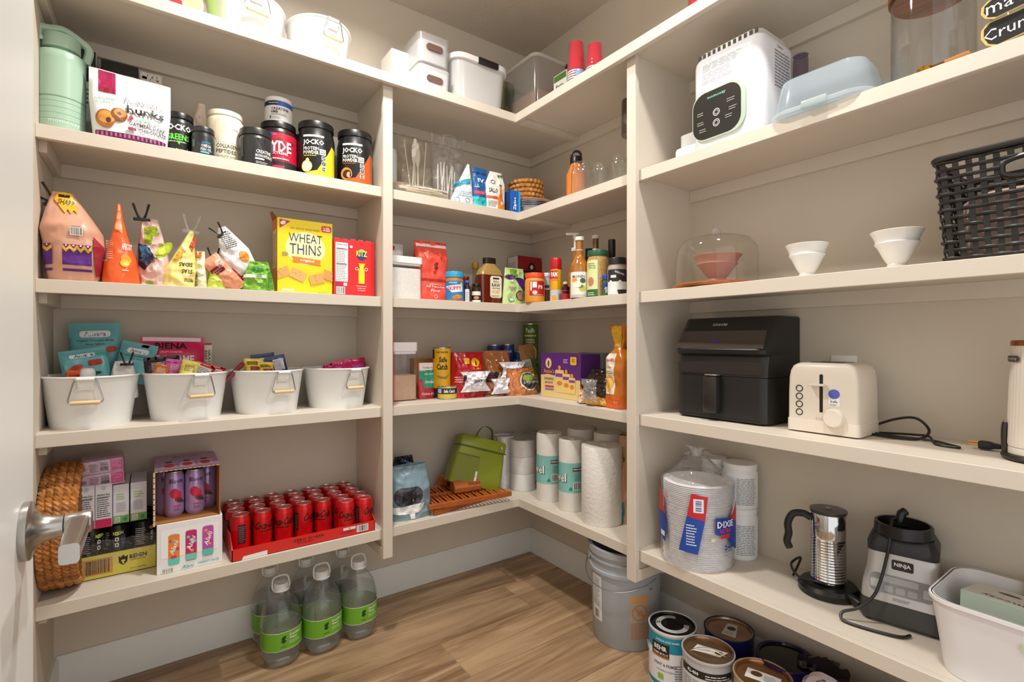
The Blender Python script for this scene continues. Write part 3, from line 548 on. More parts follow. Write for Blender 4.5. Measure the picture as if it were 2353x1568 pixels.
# cracker boxes
t, w, h = carton('cracker_box', 'tall yellow cracker box with blue lettering and open brown flap', 'box', 'L', 637, 764, 507, -.245, ZC, .085, 'f6d915', .4, 'e08a1c')
G().loft([[(-w/2, .083, h), (w/2, .083, h), (w/2, .085, h), (-w/2, .085, h)], [(-w/2+.006, .118, h+.028), (w/2-.02, .118, h+.026), (w/2-.02, .12, h+.026), (-w/2+.006, .12, h+.028)]]).build('open_flap', mat('9a5a28', .7), t)
G().loft([[(-w/2, .004, h), (-w/2, .083, h), (-w/2-.001, .083, h), (-w/2-.001, .004, h)], [(-w/2-.012, .02, h+.022), (-w/2-.01, .078, h+.03), (-w/2-.011, .078, h+.03), (-w/2-.013, .02, h+.022)]]).build('open_flap', mat('a5642e', .7), t)
L = Lab(flat(0)); L.ell(0, h*.62, w*.36, h*.22, 'fff7b0', 24).poly([(-w*.46, h*.98), (-w*.46, h*.86), (-w*.27, h*.965)], 'b9264f').ell(-w*.40, h*.935, w*.05, h*.025, 'f4e8ee', rot=.5).rect(w*.29, h*.87, w*.475, h*.955, 'd8322c', .006).text('2', w*.34, h*.912, h*.045, 'ffffff', bold=.03).lines(w*.37, h*.885, w*.455, h*.945, 3, 'ffffff', .6)
L.text('100% WHOLE GRAIN WHEAT', 0, h*.88, h*.028, 'a98532', w=w*.55).text('WHEAT', .0, h*.755, h*.115, '1c2f73', w=w*.60, bold=-.005).text('THINS', .0, h*.605, h*.14, '1c2f73', w=w*.57, bold=-.005).poly([(-w*.26, h*.505), (w*.28, h*.48), (w*.26, h*.435), (w*.28, h*.40), (-w*.24, h*.43), (-w*.22, h*.47)], 'e08426').text('original', .005, h*.455, h*.045, 'ffffff', w=w*.26, rot=-.04).lines(-w*.42, h*.5, -w*.3, h*.56, 3, '3a4a7a')
for x, y, a, c in ((-.43, .28, .35, 'e0a860'), (-.14, .26, -.38, 'e3b06c'), (.2, .22, .28, 'dca860'), (.46, .28, -.2, 'd59f58')):
    q = [(-.19, -.11), (.19, -.11), (.19, .11), (-.19, .11)]; pts = [(w*x+w*.72*(i*cos(a)-j*1.15*sin(a)), h*y+w*.72*(i*sin(a)+j*1.15*cos(a))) for i, j in q]
    L.poly([(min(max(i, -w*.495), w*.495), j) for i, j in pts], c)
    for k in range(7): L.ell(min(max(w*(x+random.uniform(-.1, .1)), -w*.48), w*.48), h*(y+random.uniform(-.05, .05)), .0016, .0013, 'b97a38', 6)
L.lines(-w*.42, h*.04, -w*.18, h*.07, 2, 'ffffff', .7).text('NET WT 16 OZ', w*.32, h*.03, h*.015, '9a7a14').build(t)
Ls = Lab(side(-w/2, -1, .085)); Ls.o = .0012; Ls.rect(.01, h*.35, .075, h*.85, 'f0d9b8').lines(.014, h*.38, .07, h*.82, 16, '7a6a4a').rect(.005, h*.02, .08, h*.28, 'd59a2a').build(t, 'side_print')
t, w, h = carton('cracker_box', 'red cracker box with yellow and blue round logo', 'box', 'L', 767, 861, 553, -.255, ZC, .075, 'd8272b', .4, '9c1a1e')
L = Lab(flat(0)); L.rect(-w*.46, h*.26, -w*.165, h*.94, 'f2f0ef').lines(-w*.44, h*.28, -w*.18, h*.86, 20, '8f8f95').text('Nutrition Facts', -w*.31, h*.905, h*.03, '222222', w=w*.24).rect(-w*.44, h*.825, -w*.18, h*.835, '222222').rect(-w*.44, h*.56, -w*.18, h*.568, '222222').bars(-w*.43, h*.05, -w*.25, h*.16).rect(-w*.46, h*.18, -w*.3, h*.24, 'b31f52').rect(-w*.27, h*.185, -w*.19, h*.24, 'efefef')
L.ell(w*.17, h*.765, w*.125, h*.1, '27408f').ell(w*.17, h*.775, w*.11, h*.08, 'e9d32a', rot=.1).ell(w*.17, h*.76, w*.105, h*.075, '27408f').text('RITZ', w*.17, h*.775, h*.10, 'f4e02e', w=w*.27, bold=.03).ell(-w*.09, h*.88, w*.035, h*.025, 'f3dfe0', rot=.5)
L.poly([(w*.09, h*.60), (w*.25, h*.60), (w*.215, h*.52), (w*.24, h*.47), (w*.24, h*.24), (w*.09, h*.24), (w*.09, h*.47), (w*.12, h*.52)], 'f4e22a').ring(w*.05, h*.50, w*.04, w*.012, 'f3f3f3').ring(w*.28, h*.50, w*.04, w*.012, 'f3f3f3').text('did you know?', w*.16, h*.195, h*.025, 'ffffff', w=w*.26).text('simply twist', w*.16, h*.155, h*.022, 'ffffff', w=w*.2).text('to reclose!', w*.16, h*.12, h*.022, 'ffffff', w=w*.18).build(t)
g = G()
for k in range(5): g.box(-w*.48+k*w*.19, -w*.48+k*w*.19+w*.12, .0005, .002, h, h+random.uniform(.002, .007))
g.build('torn_edge', mat('d9454a', .6), t)['kind'] = 'stuff'
# ================================================================ LEFT BAY, fourth shelf: oval tubs with snacks
tubs = []
for (u0, u1, y, lab, rz) in ((88, 322, -.168, 'white oval metal tub holding teal pouches at the wall end', -.02), (326, 523, -.165, 'white oval metal tub holding the pink edamame bag', .24), (526, 695, -.16, 'white oval metal tub holding navy and yellow packets', .22), (697, 845, -.158, 'white oval metal tub holding crumpled pink packets beside divider', .22)):
    c, R = tubspot(u0, u1, y); rx = min(R*.985, .125); oval_tub(lab, c, rx, .140, .152, ZD, rz, .82); tubs.append((c, rx))
def pouch(name, label, wall, u0, u1, vt, vb, pl, m, D=.03, rz=0., rx=-.12, ry=0., seed=3, cat='pouch', amp=.003, group=None):
    """flat packet standing in something, from its bottom pixel row vb up to vt"""
    p, w, r0 = spot(wall, u0, u1, pl); zb = Zv(vb, p.x, p.y); h = Zv(vt, p.x, p.y)-zb
    t = thing(name, label, cat, (p.x, p.y, zb), r0+rz, group, rx, ry)
    o, L = bag(t, 'pouch', w, h, D, m, seed, p=2.6, amp=amp, fr=15, nu=14, nv=16, df=lambda q: max(.08, 1-abs(2*q-.8)**2.4) if q < .88 else .08); return t, w, h, L
TEAL = FOIL('63afb5', .35)
def amara(t, w, h, L, fruit=True):
    L.rect(-w*.3, h*.72, w*.3, h*.85, 'eef2fa', h*.055).text('Amara', 0, h*.785, h*.09, '1b2140', w=w*.42, bold=.0).text('Organic Smoothie Melts', 0, h*.655, h*.05, '2d5f70', w=w*.72).text('Mango Carrots', 0, h*.585, h*.04, '4f4a55', w=w*.36)
    if fruit: L.ell(-w*.12, h*.43, w*.08, h*.06, 'e8b23c').ell(w*.12, h*.44, w*.10, h*.08, 'dd7a2a').ell(w*.12, h*.44, w*.07, h*.05, 'f0b36a').ell(w*.3, h*.48, w*.11, h*.06, 'c2402c', rot=.2)
    L.build(t)
amara(*pouch('baby_snack_pouch', 'teal smoothie melts pouch standing tallest at the back of its tub', 'L', 163, 283, 742, 862, -.075, TEAL, .03, 0, -.08, -.05, 21, group='teal pouches in the first tub'))
t, w, h, L = pouch('baby_snack_pouch', 'teal smoothie melts pouch tilted in front with red badge', 'L', 150, 260, 800, 885, -.150, TEAL, .035, .1, -.2, -.16, 22, amp=.006, group='teal pouches in the first tub')
L.rect(-w*.3, h*.76, w*.25, h*.87, 'e6ecf4', h*.04).text('Amara', 0, h*.815, h*.08, '1b2140', w=w*.4).rect(w*.06, h*.5, w*.36, h*.66, 'b8322c', .006).ell(-w*.2, h*.5, w*.16, h*.07, 'c23a2c', rot=.3).ell(-w*.05, h*.38, w*.2, h*.08, 'd9742c').ell(.0, h*.28, w*.3, h*.06, '3a4a3a').build(t)
t, w, h, L = pouch('baby_snack_pouch', 'teal smoothie melts pouch leaning right behind the white cloth bag', 'L', 252, 340, 786, 880, -.125, TEAL, .03, -.15, -.15, .22, 23, group='teal pouches in the first tub'); amara(t, w, h, L, False)
t, w, h, L = pouch('snack_packet', 'orange foil packet low in the tub with teal pouches', 'L', 146, 196, 852, 890, -.175, FOIL('dd6a2c'), .03, 0, -.1, .1, 24, cat='packet'); L.rect(-w*.3, h*.5, w*.3, h*.75, 'b9382a').build(t)
cx, cy, R = cyl(183, 220, y=-.205); t = thing('baby_bottle', 'white bottle with rounded cap poking out of the first tub', 'bottle', (cx, cy, ZD+.012)); hh = Zv(846, cx, cy)-ZD-.012
G().lathe([(R*.8, 0), (R*.9, .004), (R*.9, hh-.035), (R*.7, hh-.03)], 24).build('body', mat('dfe3e4', .3), t); G().lathe([(R*.92, hh-.032), (R, hh-.026), (R, hh-.014), (R*.85, hh-.004), (R*.5, hh), (.001, hh)], 28).build('cap', mat('f4f4f4', .3), t)
t, w, h, L = smallbag('cloth_bag', 'crumpled off-white bag with black clip in the first tub', 'L', 248, 318, 830, -.155, ZD+.075, .07, mat('e9e6e4', .6), 25, amp=.010, fr=16, wf=lambda q: 1-.45*q**2, df=lambda q: max(.1, 1-q**2))
P_ = Vector((X(292, -.17), -.18, Zv(838, X(292, -.17), -.17))); clip('black clip on the crumpled off-white bag in first tub', P_, (.1, .0, .0), s=.8)
t, w, h, L = pouch('snack_pouch', 'hot pink crispy edamame pouch standing in the second tub', 'L', 320, 468, 774, 880, -.10, FOIL('d9215f'), .05, 0, -.1, .02, 26)
L.rect(-w*.47, h*.90, w*.44, h*.985, 'e5d9e2').text('BIENA', -w*.03, h*.80, h*.14, '2b1220', w=w*.5, bold=.03).text('CRISPY ROASTED', -w*.03, h*.66, h*.05, 'f7c9d6', w=w*.36).text('EDAMAME', .0, h*.5, h*.17, 'f8f2ee', w=w*.66, bold=.03).build(t)
t, w, h, L = pouch('meat_stick_wrapper', 'upright cream wrapper lettered grass-fed beside the edamame pouch', 'L', 467, 488, 788, 890, -.085, FOIL('d8cdb8'), .02, 0, -.05, .0, 27, cat='wrapper')
L.rect(-w*.45, h*.95, w*.45, h*.995, 'a3242c').text('GRASS-FED', w*.15, h*.55, w*.28, '3b2f22', w=h*.6, rot=-pi/2).text('BEEF STICK', -w*.2, h*.55, w*.24, '3b2f22', w=h*.55, rot=-pi/2).build(t)
for (lab, u0, u1, vt, vb, y, col, ry, sd) in (('crinkled black foil snack packet in the second tub', 336, 420, 818, 880, -.15, '3a3034', -.1, 28), ('small orange foil packet at the rim of the second tub', 340, 378, 835, 880, -.21, 'd07a3c', .35, 29), ('pink and lilac fruit snack packet in the second tub', 372, 432, 826, 880, -.20, 'd85aa8', .15, 30), ('yellow snack packet leaning in the second tub', 405, 448, 828, 880, -.235, 'e9dc6a', .25, 31)):
    t, w, h, L = pouch('snack_packet', lab, 'L', u0, u1, vt, vb, y, FOIL(col, .25), .035, 0, -.2, ry, sd, cat='packet', amp=.007, group='packets in the second tub'); L.lines(-w*.3, h*.5, w*.3, h*.8, 5, 'f2e6ee' if col[0] != 'e' else '7a6a2a').build(t)
for (lab, u0, u1, vt, vb, y, ry) in (('red snack bar with pale panel lying against the second tub rim', 436, 484, 834, 868, -.225, .42), ('red and white snack bar nearest the third tub', 462, 512, 840, 868, -.20, .30)):
    t, w, h, L = pouch('snack_bar', lab, 'L', u0, u1, vt, vb, y, FOIL('c92433', .25), .02, 0, -.2, ry, 32, cat='bar', group='red bars in the second tub'); L.rect(-w*.34, h*.2, w*.34, h*.75, 'd9d3da').lines(-w*.3, h*.25, w*.3, h*.7, 4).build(t)
P_ = Vector((X(506, -.20), -.20, ZD+.10)); t = thing('meat_stick', 'dark red wrapped meat stick poking out of the second tub', 'stick', P_, 0, None, 0, .72)
G().tube([(0, 0, 0), (0, 0, .05), (.001, 0, .10), (.002, 0, .108)], [.008, .0085, .008, .006], 10).build('stick', FOIL('7d1230', .2), t)
for (lab, u0, u1, vt, vb, y, c, ry, sd) in (('navy snack packet with grey ingredients panel, taller one in third tub', 585, 640, 812, 880, -.13, '20306e', -.12, 33), ('navy snack packet with grey ingredients panel, beside the rim of third tub', 622, 668, 816, 880, -.15, '1d2a66', -.2, 34)):
    t, w, h, L = pouch('snack_packet', lab, 'L', u0, u1, vt, vb, y, FOIL(c), .03, 0, -.15, ry, sd, cat='packet', group='packets in the third tub'); L.rect(-w*.15, h*.45, w*.36, h*.86, 'c9cad2').lines(-w*.12, h*.48, w*.33, h*.83, 8, '70727e').rect(-w*.42, h*.1, w*.1, h*.4, 'c9a640').build(t)
for (lab, u0, u1, vt, vb, y, sd) in (('yellow snack packet with red stripe in the third tub', 560, 604, 824, 880, -.19, 35), ('gold yellow snack packet in front of navy ones', 592, 628, 832, 880, -.20, 36)):
    t, w, h, L = pouch('snack_packet', lab, 'L', u0, u1, vt, vb, y, FOIL('d9bb3a'), .035, 0, -.15, .03, sd, cat='packet', amp=.006, group='packets in the third tub'); L.lines(-w*.35, h*.74, w*.35, h*.9, 2, '3a3020', .6).rect(-w*.2, h*.5, w*.4, h*.66, '8d2a22').rect(-w*.3, h*.28, w*.1, h*.42, '5f7f96').build(t)
for (lab, u0, u1, vt, vb, y, ry, sd) in (('crumpled hot pink packet leaning left in the last tub', 752, 800, 832, 875, -.17, -.3, 37), ('crumpled hot pink packet with shiny purple face in the last tub', 782, 846, 824, 875, -.16, -.1, 38)):
    t, w, h, L = pouch('snack_packet', lab, 'L', u0, u1, vt, vb, y, FOIL('c2225f', .2), .045, 0, -.2, ry, sd, cat='packet', amp=.012, group='packets in the last tub'); L.rect(-.005, h*.35, w*.35, h*.7, 'c03aa0').lines(0, h*.4, w*.33, h*.65, 4, 'e6a0d6').build(t)
# ================================================================ LEFT BAY, fifth shelf
RATT = mat('a5692f', .5, var=.5, vs=45); RATT2 = mat('8a5526', .55, var=.5, vs=45)
def placemat(label, x, R, yc, rz):
    t = thing('woven_placemat', label, 'placemat', (x, yc, ZE+R+.008), rz, 'round woven placemats'); t.rotation_euler = (0, 0, rz)
    pr = []; n = 9
    g = G()
    for s in (-1, 1):
        pts = []
        for j in range(n*4+1): r = .002+(R-.012)*j/(n*4); pts.append((r, s*(.0045+.0028*abs(sin(pi*j/4)))))
        g.lathe(pts, 40, cap0=False, cap1=False)
    q = Matrix.Rotation(pi/2, 4, 'Y'); g.v = [q @ v for v in g.v]; g.build('woven_centre', RATT2, t)
    for k in range(3):
        pts = []; N = 150; tw = 26
        for i in range(N+1):
            a = 2*pi*i/N; ph = a*tw+2*pi*k/3; rr = R-.004+.0062*cos(ph)
            pts.append((.0065*sin(ph), rr*cos(a), rr*sin(a)))
        G().tube(pts, .0066, 6, cap=False).build('rim_strand', RATT if k != 1 else mat('bb7d3f', .5, var=.45, vs=40), t)
    return t
for k, (x, R, y, rz) in enumerate(((-1.966, .172, -.178, 0), (-1.9485, .176, -.176, .0), (-1.931, .178, -.180, 0), (-1.9135, .176, -.178, 0), (-1.896, .174, -.176, -.02))):
    placemat('round braided rattan placemat standing on edge behind the door lever', x, R, y, rz)
def can(R, h, cols, label, loc, rz=0, group=None, name='drink_can', top='c9cacc', lab=None):
    t = thing(name, label, 'can', loc, rz, group)
    G().lathe([(R*.72, .003), (R*.76, 0), (R*.82, .003), (R*.97, .012), (R, .018), (R, h-.02), (R*.985, h-.016), (R*.84, h-.004), (R*.83, h-.0028)], 28).build('body', mat(cols, .22, .35), t)
    G().lathe([(R*.83, h-.0035), (R*.845, h-.001), (R*.83, h), (R*.79, h-.0005), (R*.76, h-.005), (.001, h-.0055)], 28, cap0=False).build('end', mat(top, .22, .9), t)
    b = [t]; g = G(); g.prism(rrect(-.007, .007, -.013, .010, .006, 4), h-.0045, h-.0032); g.build('ring_pull', mat('aeb0b3', .3, .9) if top != '1b1f14' else mat('b7d63a', .4), t)
    return t
# reign style energy drinks: tray + 9 cans
yf = -.200; x0, x1 = X(172, yf), X(358, yf); RW_ = (x1-x0-.006)/6
t = thing('drink_tray', 'yellow cardboard tray printed with a barcode and crowned logo', 'tray', ((x0+x1)/2, yf, ZE)); w = x1-x0; TD = .198
g = G()
for a in (g.box(-w/2, w/2, 0, .0025, 0, .073), g.box(-w/2, w/2, TD-.0025, TD, 0, .073), g.box(-w/2, -w/2+.0025, .0025, TD-.0025, 0, .073), g.box(w/2-.0025, w/2, .0025, TD-.0025, 0, .073), g.box(-w/2, w/2, 0, TD, 0, .002)): pass
g.build('tray', mat('dccf52', .5), t)
L = Lab(flat(0)); L.rect(-w*.42, .012, -w*.05, .062, 'c79a55').bars(-w*.38, .016, -w*.09, .058, '3b2a10', None, 26).text('REIGN', w*.27, .050, .013, '1c1c14', w=w*.22, bold=.03).text('TOTAL BODY FUEL', w*.27, .039, .004, '1c1c14', w=w*.2).text('12/16 FL OZ (473ML)', w*.27, .012, .004, '4a4a1c', w=w*.2)
L.poly([(w*.02, .058), (w*.05, .052), (w*.08, .060), (w*.11, .052), (w*.14, .058), (w*.13, .036), (w*.08, .028), (w*.03, .036)], '1c1c14').rect(w*.055, .04, w*.105, .045, 'dccf52').rect(w*.07, .032, w*.09, .043, 'dccf52').build(t)
for j in range(3):
    for i in range(3):
        c_ = can(RW_*.97, .152, '17181a', ['black energy drink can in the yellow tray, wall end', 'black energy drink can in the middle of the yellow tray', 'black energy drink can with purple marks in the yellow tray'][i], (x0+.003+RW_*(2*i+1), yf+.004+RW_*(2*j+1)*.96, ZE+.002), [.3, -.4, .5][i], 'black energy cans in the yellow tray', top='1b1f14')
        if j == 0:
            Rr = RW_*.97; L = Lab(cylf(Rr), crv(Rr)); L.lines(-Rr*1.1, .08, -Rr*.2, .135, 9, 'b9bbbd', .35)
            for k in range(3): L.rect(Rr*.25, .085+.018*k, Rr*.55, .097+.018*k, ['f0f0f0', 'f0f0f0', 'cbe03a'][k], .003).rect(Rr*.32, .088+.018*k, Rr*.48, .094+.018*k, '17181a')
            L.text('REIGN', Rr*.5, .128, .010, 'd9e25a' if i < 2 else 'd98a4a', w=Rr*.8).rect(Rr*.7, .08, Rr*1.1, .12, ['3a3f44', '2f2f4a', '6b2f7d'][i]).build(c_)
G().sheet(lambda a, b: (-w/2+w*a, -.001-.003*noise.noise(Vector((a*6, b*5, 2))), .035+.08*b+.01*noise.noise(Vector((a*7, 1, 0)))), 16, 6).build('plastic_film', clear('ffffff', .04, bump=.6, bs=60, gloss=1.5), t)
ztop = ZE+.1545
def milk(label, u0, u1, vt, pl, d, base, zb, group, green=False):
    p, w, rz = spot('L', u0, u1, pl); h = Zv(vt, p.x, p.y)-zb
    t = thing('milk_carton', label, 'carton', (p.x, p.y, zb), 0, group); w *= .97
    G().box(-w/2, w/2, 0, d, 0, h, .0012, 1).build('carton', mat('e9e8ee', .4), t)
    L = Lab(flat(0)); L.rect(-w/2+.001, .0005, w/2-.001, h*.2, base)
    if green: L.rect(-w*.4, h*.03, -w*.05, h*.17, 'ececec').lines(-w*.38, h*.04, -w*.07, h*.16, 5, '444444').ell(w*.25, h*.1, w*.13, h*.05, '3f7f9f').lines(-w*.3, h*.3, w*.35, h*.55, 7, 'a0a0aa').lines(-w*.3, h*.62, w*.3, h*.8, 3, '9fca70')
    else: L.ell(0, h*.91, w*.16, h*.05, 'c9c9d4').text('Nutrition Facts', 0, h*.76, h*.05, '222222', w=w*.75).lines(-w*.4, h*.25, w*.4, h*.72, 10, '55555c').rect(-w*.4, h*.70, w*.4, h*.71, '222222')
    L.build(t); return t
for k, (a, b) in enumerate(((178, 218), (218, 258))): milk('white carton with pink base and nutrition panel on the energy cans', a, b, 1116+(-3 if k else 2), -.196, .06, 'd3215f', ztop, 'pink based cartons')
for k, (a, b) in enumerate(((259, 297), (299, 338))): milk('white carton with green base standing on the energy cans', a, b, 1114-6*k, -.178, .16, '78b82a', ztop, 'green based cartons', True)
pk = thing('carton_pack', 'shrink-wrapped pink and white carton pack lying on the other cartons', 'pack', (X(238, -.185), -.185, Zv(1118, X(238, -.185), -.185)+.0), .05, None, 0, -.05)
pw = X(292, -.185)-X(190, -.185)
for k in range(2):
    o = G().box(-pw/2+.003*k, pw/2-.002, 0, .10, .001+k*.041, .041+k*.041, .003).build('carton', mat('e6e3ec', .35), pk); L = Lab(flat(0)); L.rect(pw*.18, .004+k*.041, pw*.46, .038+k*.041, 'e0489a').bars(-pw*.05, .008+k*.041, pw*.14, .034+k*.041, horiz=True, bg=None).lines(-pw*.3, .008+k*.041, -pw*.08, .034+k*.041, 7, '44444c').ell(-pw*.42, .02+k*.041, .006, .006, '8a8a94').build(pk, 'print')
o = G().box(-pw/2-.003, pw/2+.002, -.003, .104, -.0, .093, .012, 3).build('shrink_film', clear('fff2fa', .10, 'f3c9e0', bump=.5, bs=45, gloss=1.6), pk)
# white variety box, open lilac box on top
yf = -.280; x0, x1 = X(360, yf), X(511, yf); w = x1-x0; h = Zv(1195, (x0+x1)/2, yf)-ZE
t = thing('drink_box', 'white variety pack box printed with three colourful slim cans', 'box', ((x0+x1)/2, yf, ZE)); G().box(-w/2, w/2, 0, .235, 0, h, .0012, 1).build('box', mat('eeeef0', .45), t)
L = Lab(flat(0)); L.rect(-w*.44, h*.3, w*.44, h*.88, 'f6f6f9', .006)
for k, (c1, c2, c3) in enumerate((('f08a2a', 'd8327a', '5fd0c8'), ('c81f6e', '8fe0d0', '6fd0b8'), ('c24ab0', 'd46ac0', '58c8b8'))):
    xc = w*(-.25+.26*k); r = w*.085; z0 = h*(.14+.03*k); z1 = h*(.76+.03*k)
    L.rect(xc-r, z0, xc+r, z1, c1, .006).rect(xc-r, z0+.002, xc+r, z0+h*.14, c3, .004)
    for q in range(7): L.ell(xc+random.uniform(-.7, .7)*r, z0+h*random.uniform(.14, .55), r*.32, h*.03, random.choice([c2, 'e0218a', 'f2a03a', c3]), 8)
    L.text('Alani', xc, (z0+z1)/2+h*.05, r*.85, 'ffffff', w=h*.28, rot=1.25, shear=.3).rect(xc-r*.5, z1, xc+r*.4, z1+.003, 'd0d0d4')
L.bars(-w*.42, h*.03, -w*.26, h*.1).text('Alani', -w*.04, h*.07, h*.07, '2fb0b0', w=w*.18, shear=.4).text('VARIETY PACK', w*.28, h*.085, h*.05, '2fb0b0', w=w*.34, bold=.02).build(t)
zb = ZE+h; hb = Zv(1074, (x0+x1)/2, yf)-zb; t = thing('drink_box', 'lilac drinks box torn open at the front above the white box', 'box', ((x0+x1)/2-.006, yf, zb)); BR = mat('a8713c', .8); LIL = mat('c9abd6', .4); dd = .235; th = .003
G().box(-w/2, w/2, .002, dd, 0, th).build('bottom_panel', BR, t); G().box(-w/2, w/2, dd-th, dd, th, hb).build('back_panel', BR, t)
for s in (-1, 1): o = G().box(s*w/2-(th if s > 0 else 0), s*w/2+(0 if s > 0 else th), 0, dd, th, hb-th).build('side_panel', BR, t)
Lab(side(-w/2, -1, dd)).rect(.0, .0, dd, hb, 'b79bc8').build(t, 'outer_print')
o = G().box(-w/2, w/2, 0, dd, hb-th, hb).build('top_panel', BR, t)
L = Lab(topf(hb)); L.rect(-w/2, 0, w/2, dd, 'c6a6d3').text('Bloom', 0, dd*.83, .018, '4a3560', w=w*.4).text('strawberry watermelon', 0, dd*.68, .010, '6a4f80', w=w*.5)
for k in (-1, 0, 1): L.rect(w*.28*k-w*.12, .02, w*.28*k+w*.12, .10, ['d9b6d6', 'e6d0ea', 'd9b6d6'][k+1], .008).ell(w*.28*k, .055, w*.08, .028, ['e0483a', 'd93a5a', 'c22a55'][k+1]).rect(w*.28*k-w*.05, .10, w*.28*k+w*.05, .125, '2a2a30')
L.build(t)
g = G()
for k in range(14): g.box(-w/2+w*k/14, -w/2+w*(k+.8)/14, -.004-random.random()*.004, .001, hb-.003, hb-.001)
for k in range(10): g.box(-w/2-.003, -w/2+.002, -.003-random.random()*.005, .001, hb*k/10, hb*(k+.8)/10)
g.build('torn_edge', mat('d9c7ab', .8), t)['kind'] = 'stuff'
for i, (dx, dy) in enumerate(((-.036, .075), (.022, .070), (-.062, .125), (.062, .125))):
    c_ = can(.0285, .148, 'b79bd0', ['lilac slim can with heart and watermelon print, front of the torn box', 'lilac slim can with watermelon print, front of the torn box', 'lilac slim can with apple print deep in the torn box', 'lilac slim can in the shaded corner of the torn box'][i], (t.location.x+dx, yf+dy, zb+th), [.2, .1, .4, -.4][i], 'lilac slim cans in the torn box')
    L = Lab(cylf(.0285), .0045); L.text('Bloom', 0, .118, .016, '2a2440', w=.04).ell(-.006, .078, .013, .016, 'c81f4a').ell(.004, .070, .012, .015, 'd62a55').ell(.008, .055, .014, .009, 'b3122e', rot=-.5).ell(.012, .052, .015, .004, '1d4a3a', rot=-.5).rect(-.008, .034, .012, .038, 'd62a7a').lines(-.008, .02, .012, .032, 3, '6a4f80').build(c_)
# cola tray
x0, x1 = -1.500, -1.010; yf = -.312; w = x1-x0; tw = .0025; td = .310; thf = .040
t = thing('drink_tray', 'red cardboard cola tray lettered zero sugar on its front', 'tray', ((x0+x1)/2, yf, ZE)); REDC = mat('d9251c', .4)
g = G(); g.box(-w/2, w/2, 0, tw, 0, thf); g.box(-w/2, w/2, td-tw, td, 0, thf); g.box(-w/2, w/2, 0, td, 0, .002)
for s in (-1, 1): g.prism([(0, 0), (td, 0), (td, .055), (td*.8, .075), (td*.2, .075), (.012, .05), (0, .04)], s*w/2-(tw if s > 0 else 0), s*w/2+(0 if s > 0 else tw), 'x')
g.build('tray', REDC, t)
Lab(lambda u, v, h_: (u, tw+h_, v)).rect(-w/2+.003, .002, w/2-.003, thf-.001, 'cfa06a').build(t, 'inner_face')
L = Lab(flat(0)); L.poly([(-w*.44, .001), (-w*.28, .001), (-w*.28, .016), (-w*.43, .012)], 'f0eeee').text('ZERO SUGAR', .0, .026, .010, '4a0f0c', w=w*.22, bold=.02).lines(-w*.08, .014, w*.06, .018, 1, '7a1a14', .7).bars(w*.36, .010, w*.44, .032).rect(w*.25, .024, w*.345, .034, 'e9e4e4', .002).text('35', w*.3, .029, .006, '222222').lines(w*.23, .014, w*.33, .020, 2, '7a1a14').build(t)
CR = .0318; proto = None
cols = [-1.4655+.0705*i for i in range(7)]; rows_ = [-.276, -.2125, -.149, -.0855, -.0345]
cl = None
for j, y in enumerate(rows_):
    for i, x in enumerate(cols):
        if j == 0 and i < 5: continue
        loc = (x+(.004 if j % 2 else -.004)+(.006 if j == 0 else 0), y, ZE+.0025); rz = random.uniform(0, 6.28)
        lab_ = ['red cola can standing at the front of the red tray', 'red cola can with black script behind the tray gap', 'red cola can in the middle row of the red tray', 'red cola can in the second row from the wall', 'red cola can in the row along the wall'][j]
        if cl is None:
            cl = can(CR, .1245, 'd01a20', lab_, loc, rz, 'red cola cans', 'cola_can'); Lq = Lab(cylf(CR), crv(CR))
            Lq.text('Coca-Cola', 0, .078, .030, '1a0c0d', w=.084, shear=.35, bold=.03).rect(-.022, .056, .024, .059, '1a0c0d').rect(-.085, .03, -.062, .095, '1a1416').lines(-.083, .034, -.064, .092, 9, '8a6a6a').bars(.062, .02, .078, .055).build(cl)
            cc = cl
        else:
            cc = copytree(cl); cc.location = loc; cc['label'] = lab_
        cc.rotation_euler = (0, 0, {1: [2.3, .35, -.35, 1.1, -.7, .2, 0][i], 0: [0, 0, 0, 0, 0, .15, 1.0][i]}.get(j, rz))
# ================================================================ CORNER BAY, top shelf
MILKY = clear('ffffff', .80, 'fafafa', rough=.15); FROST = clear('f6f6f6', .28, 'f2f2f4', rough=.12); GLASS = clear('fbfdfc', .02, gloss=1.2); PLAST = clear('fafafa', .07)
def bin_(name, label, cat, loc, w, d, h, m, taper=.06, rz=0, r=.03, rimm=None, rim=.012, wall=.003, nb=1, floor=True):
    t = thing(name, label, cat, loc, rz); g = G(); rings = []
    for zz, k, ins in ((0, 1-taper, 0), (h, 1, 0), (h, 1, wall), (wall, 1-taper, wall)):
        rings.append([(x, y+d/2, zz) for x, y in rrect(-w/2*k+ins, w/2*k-ins, -d/2*k+ins, d/2*k-ins, r, 5)])
    g.loft(rings, True); o = g.build('body', m, t)
    if rimm:
        pr = rrect(-w/2-rim*.5, w/2+rim*.5, -rim*.5, d+rim*.5, r+rim*.5, 5); pi_ = rrect(-w/2+.002, w/2-.002, .002, d-.002, r-.002, 5); n = len(pr)
        vs = [(x, y, h-rim) for x, y in pr]+[(x, y, h) for x, y in pr]+[(x, y, h) for x, y in pi_]+[(x, y, h-rim) for x, y in pi_]
        fs = [(a*n+k, a*n+(k+1) % n, ((a+1) % 4)*n+(k+1) % n, ((a+1) % 4)*n+k) for a in range(4) for k in range(n)]
        G().add(vs, fs).build('rim', rimm, t)
    return t
p, w, rz = spot('L', 962, 1036, -.315); zA1 = ZA; hb = .118
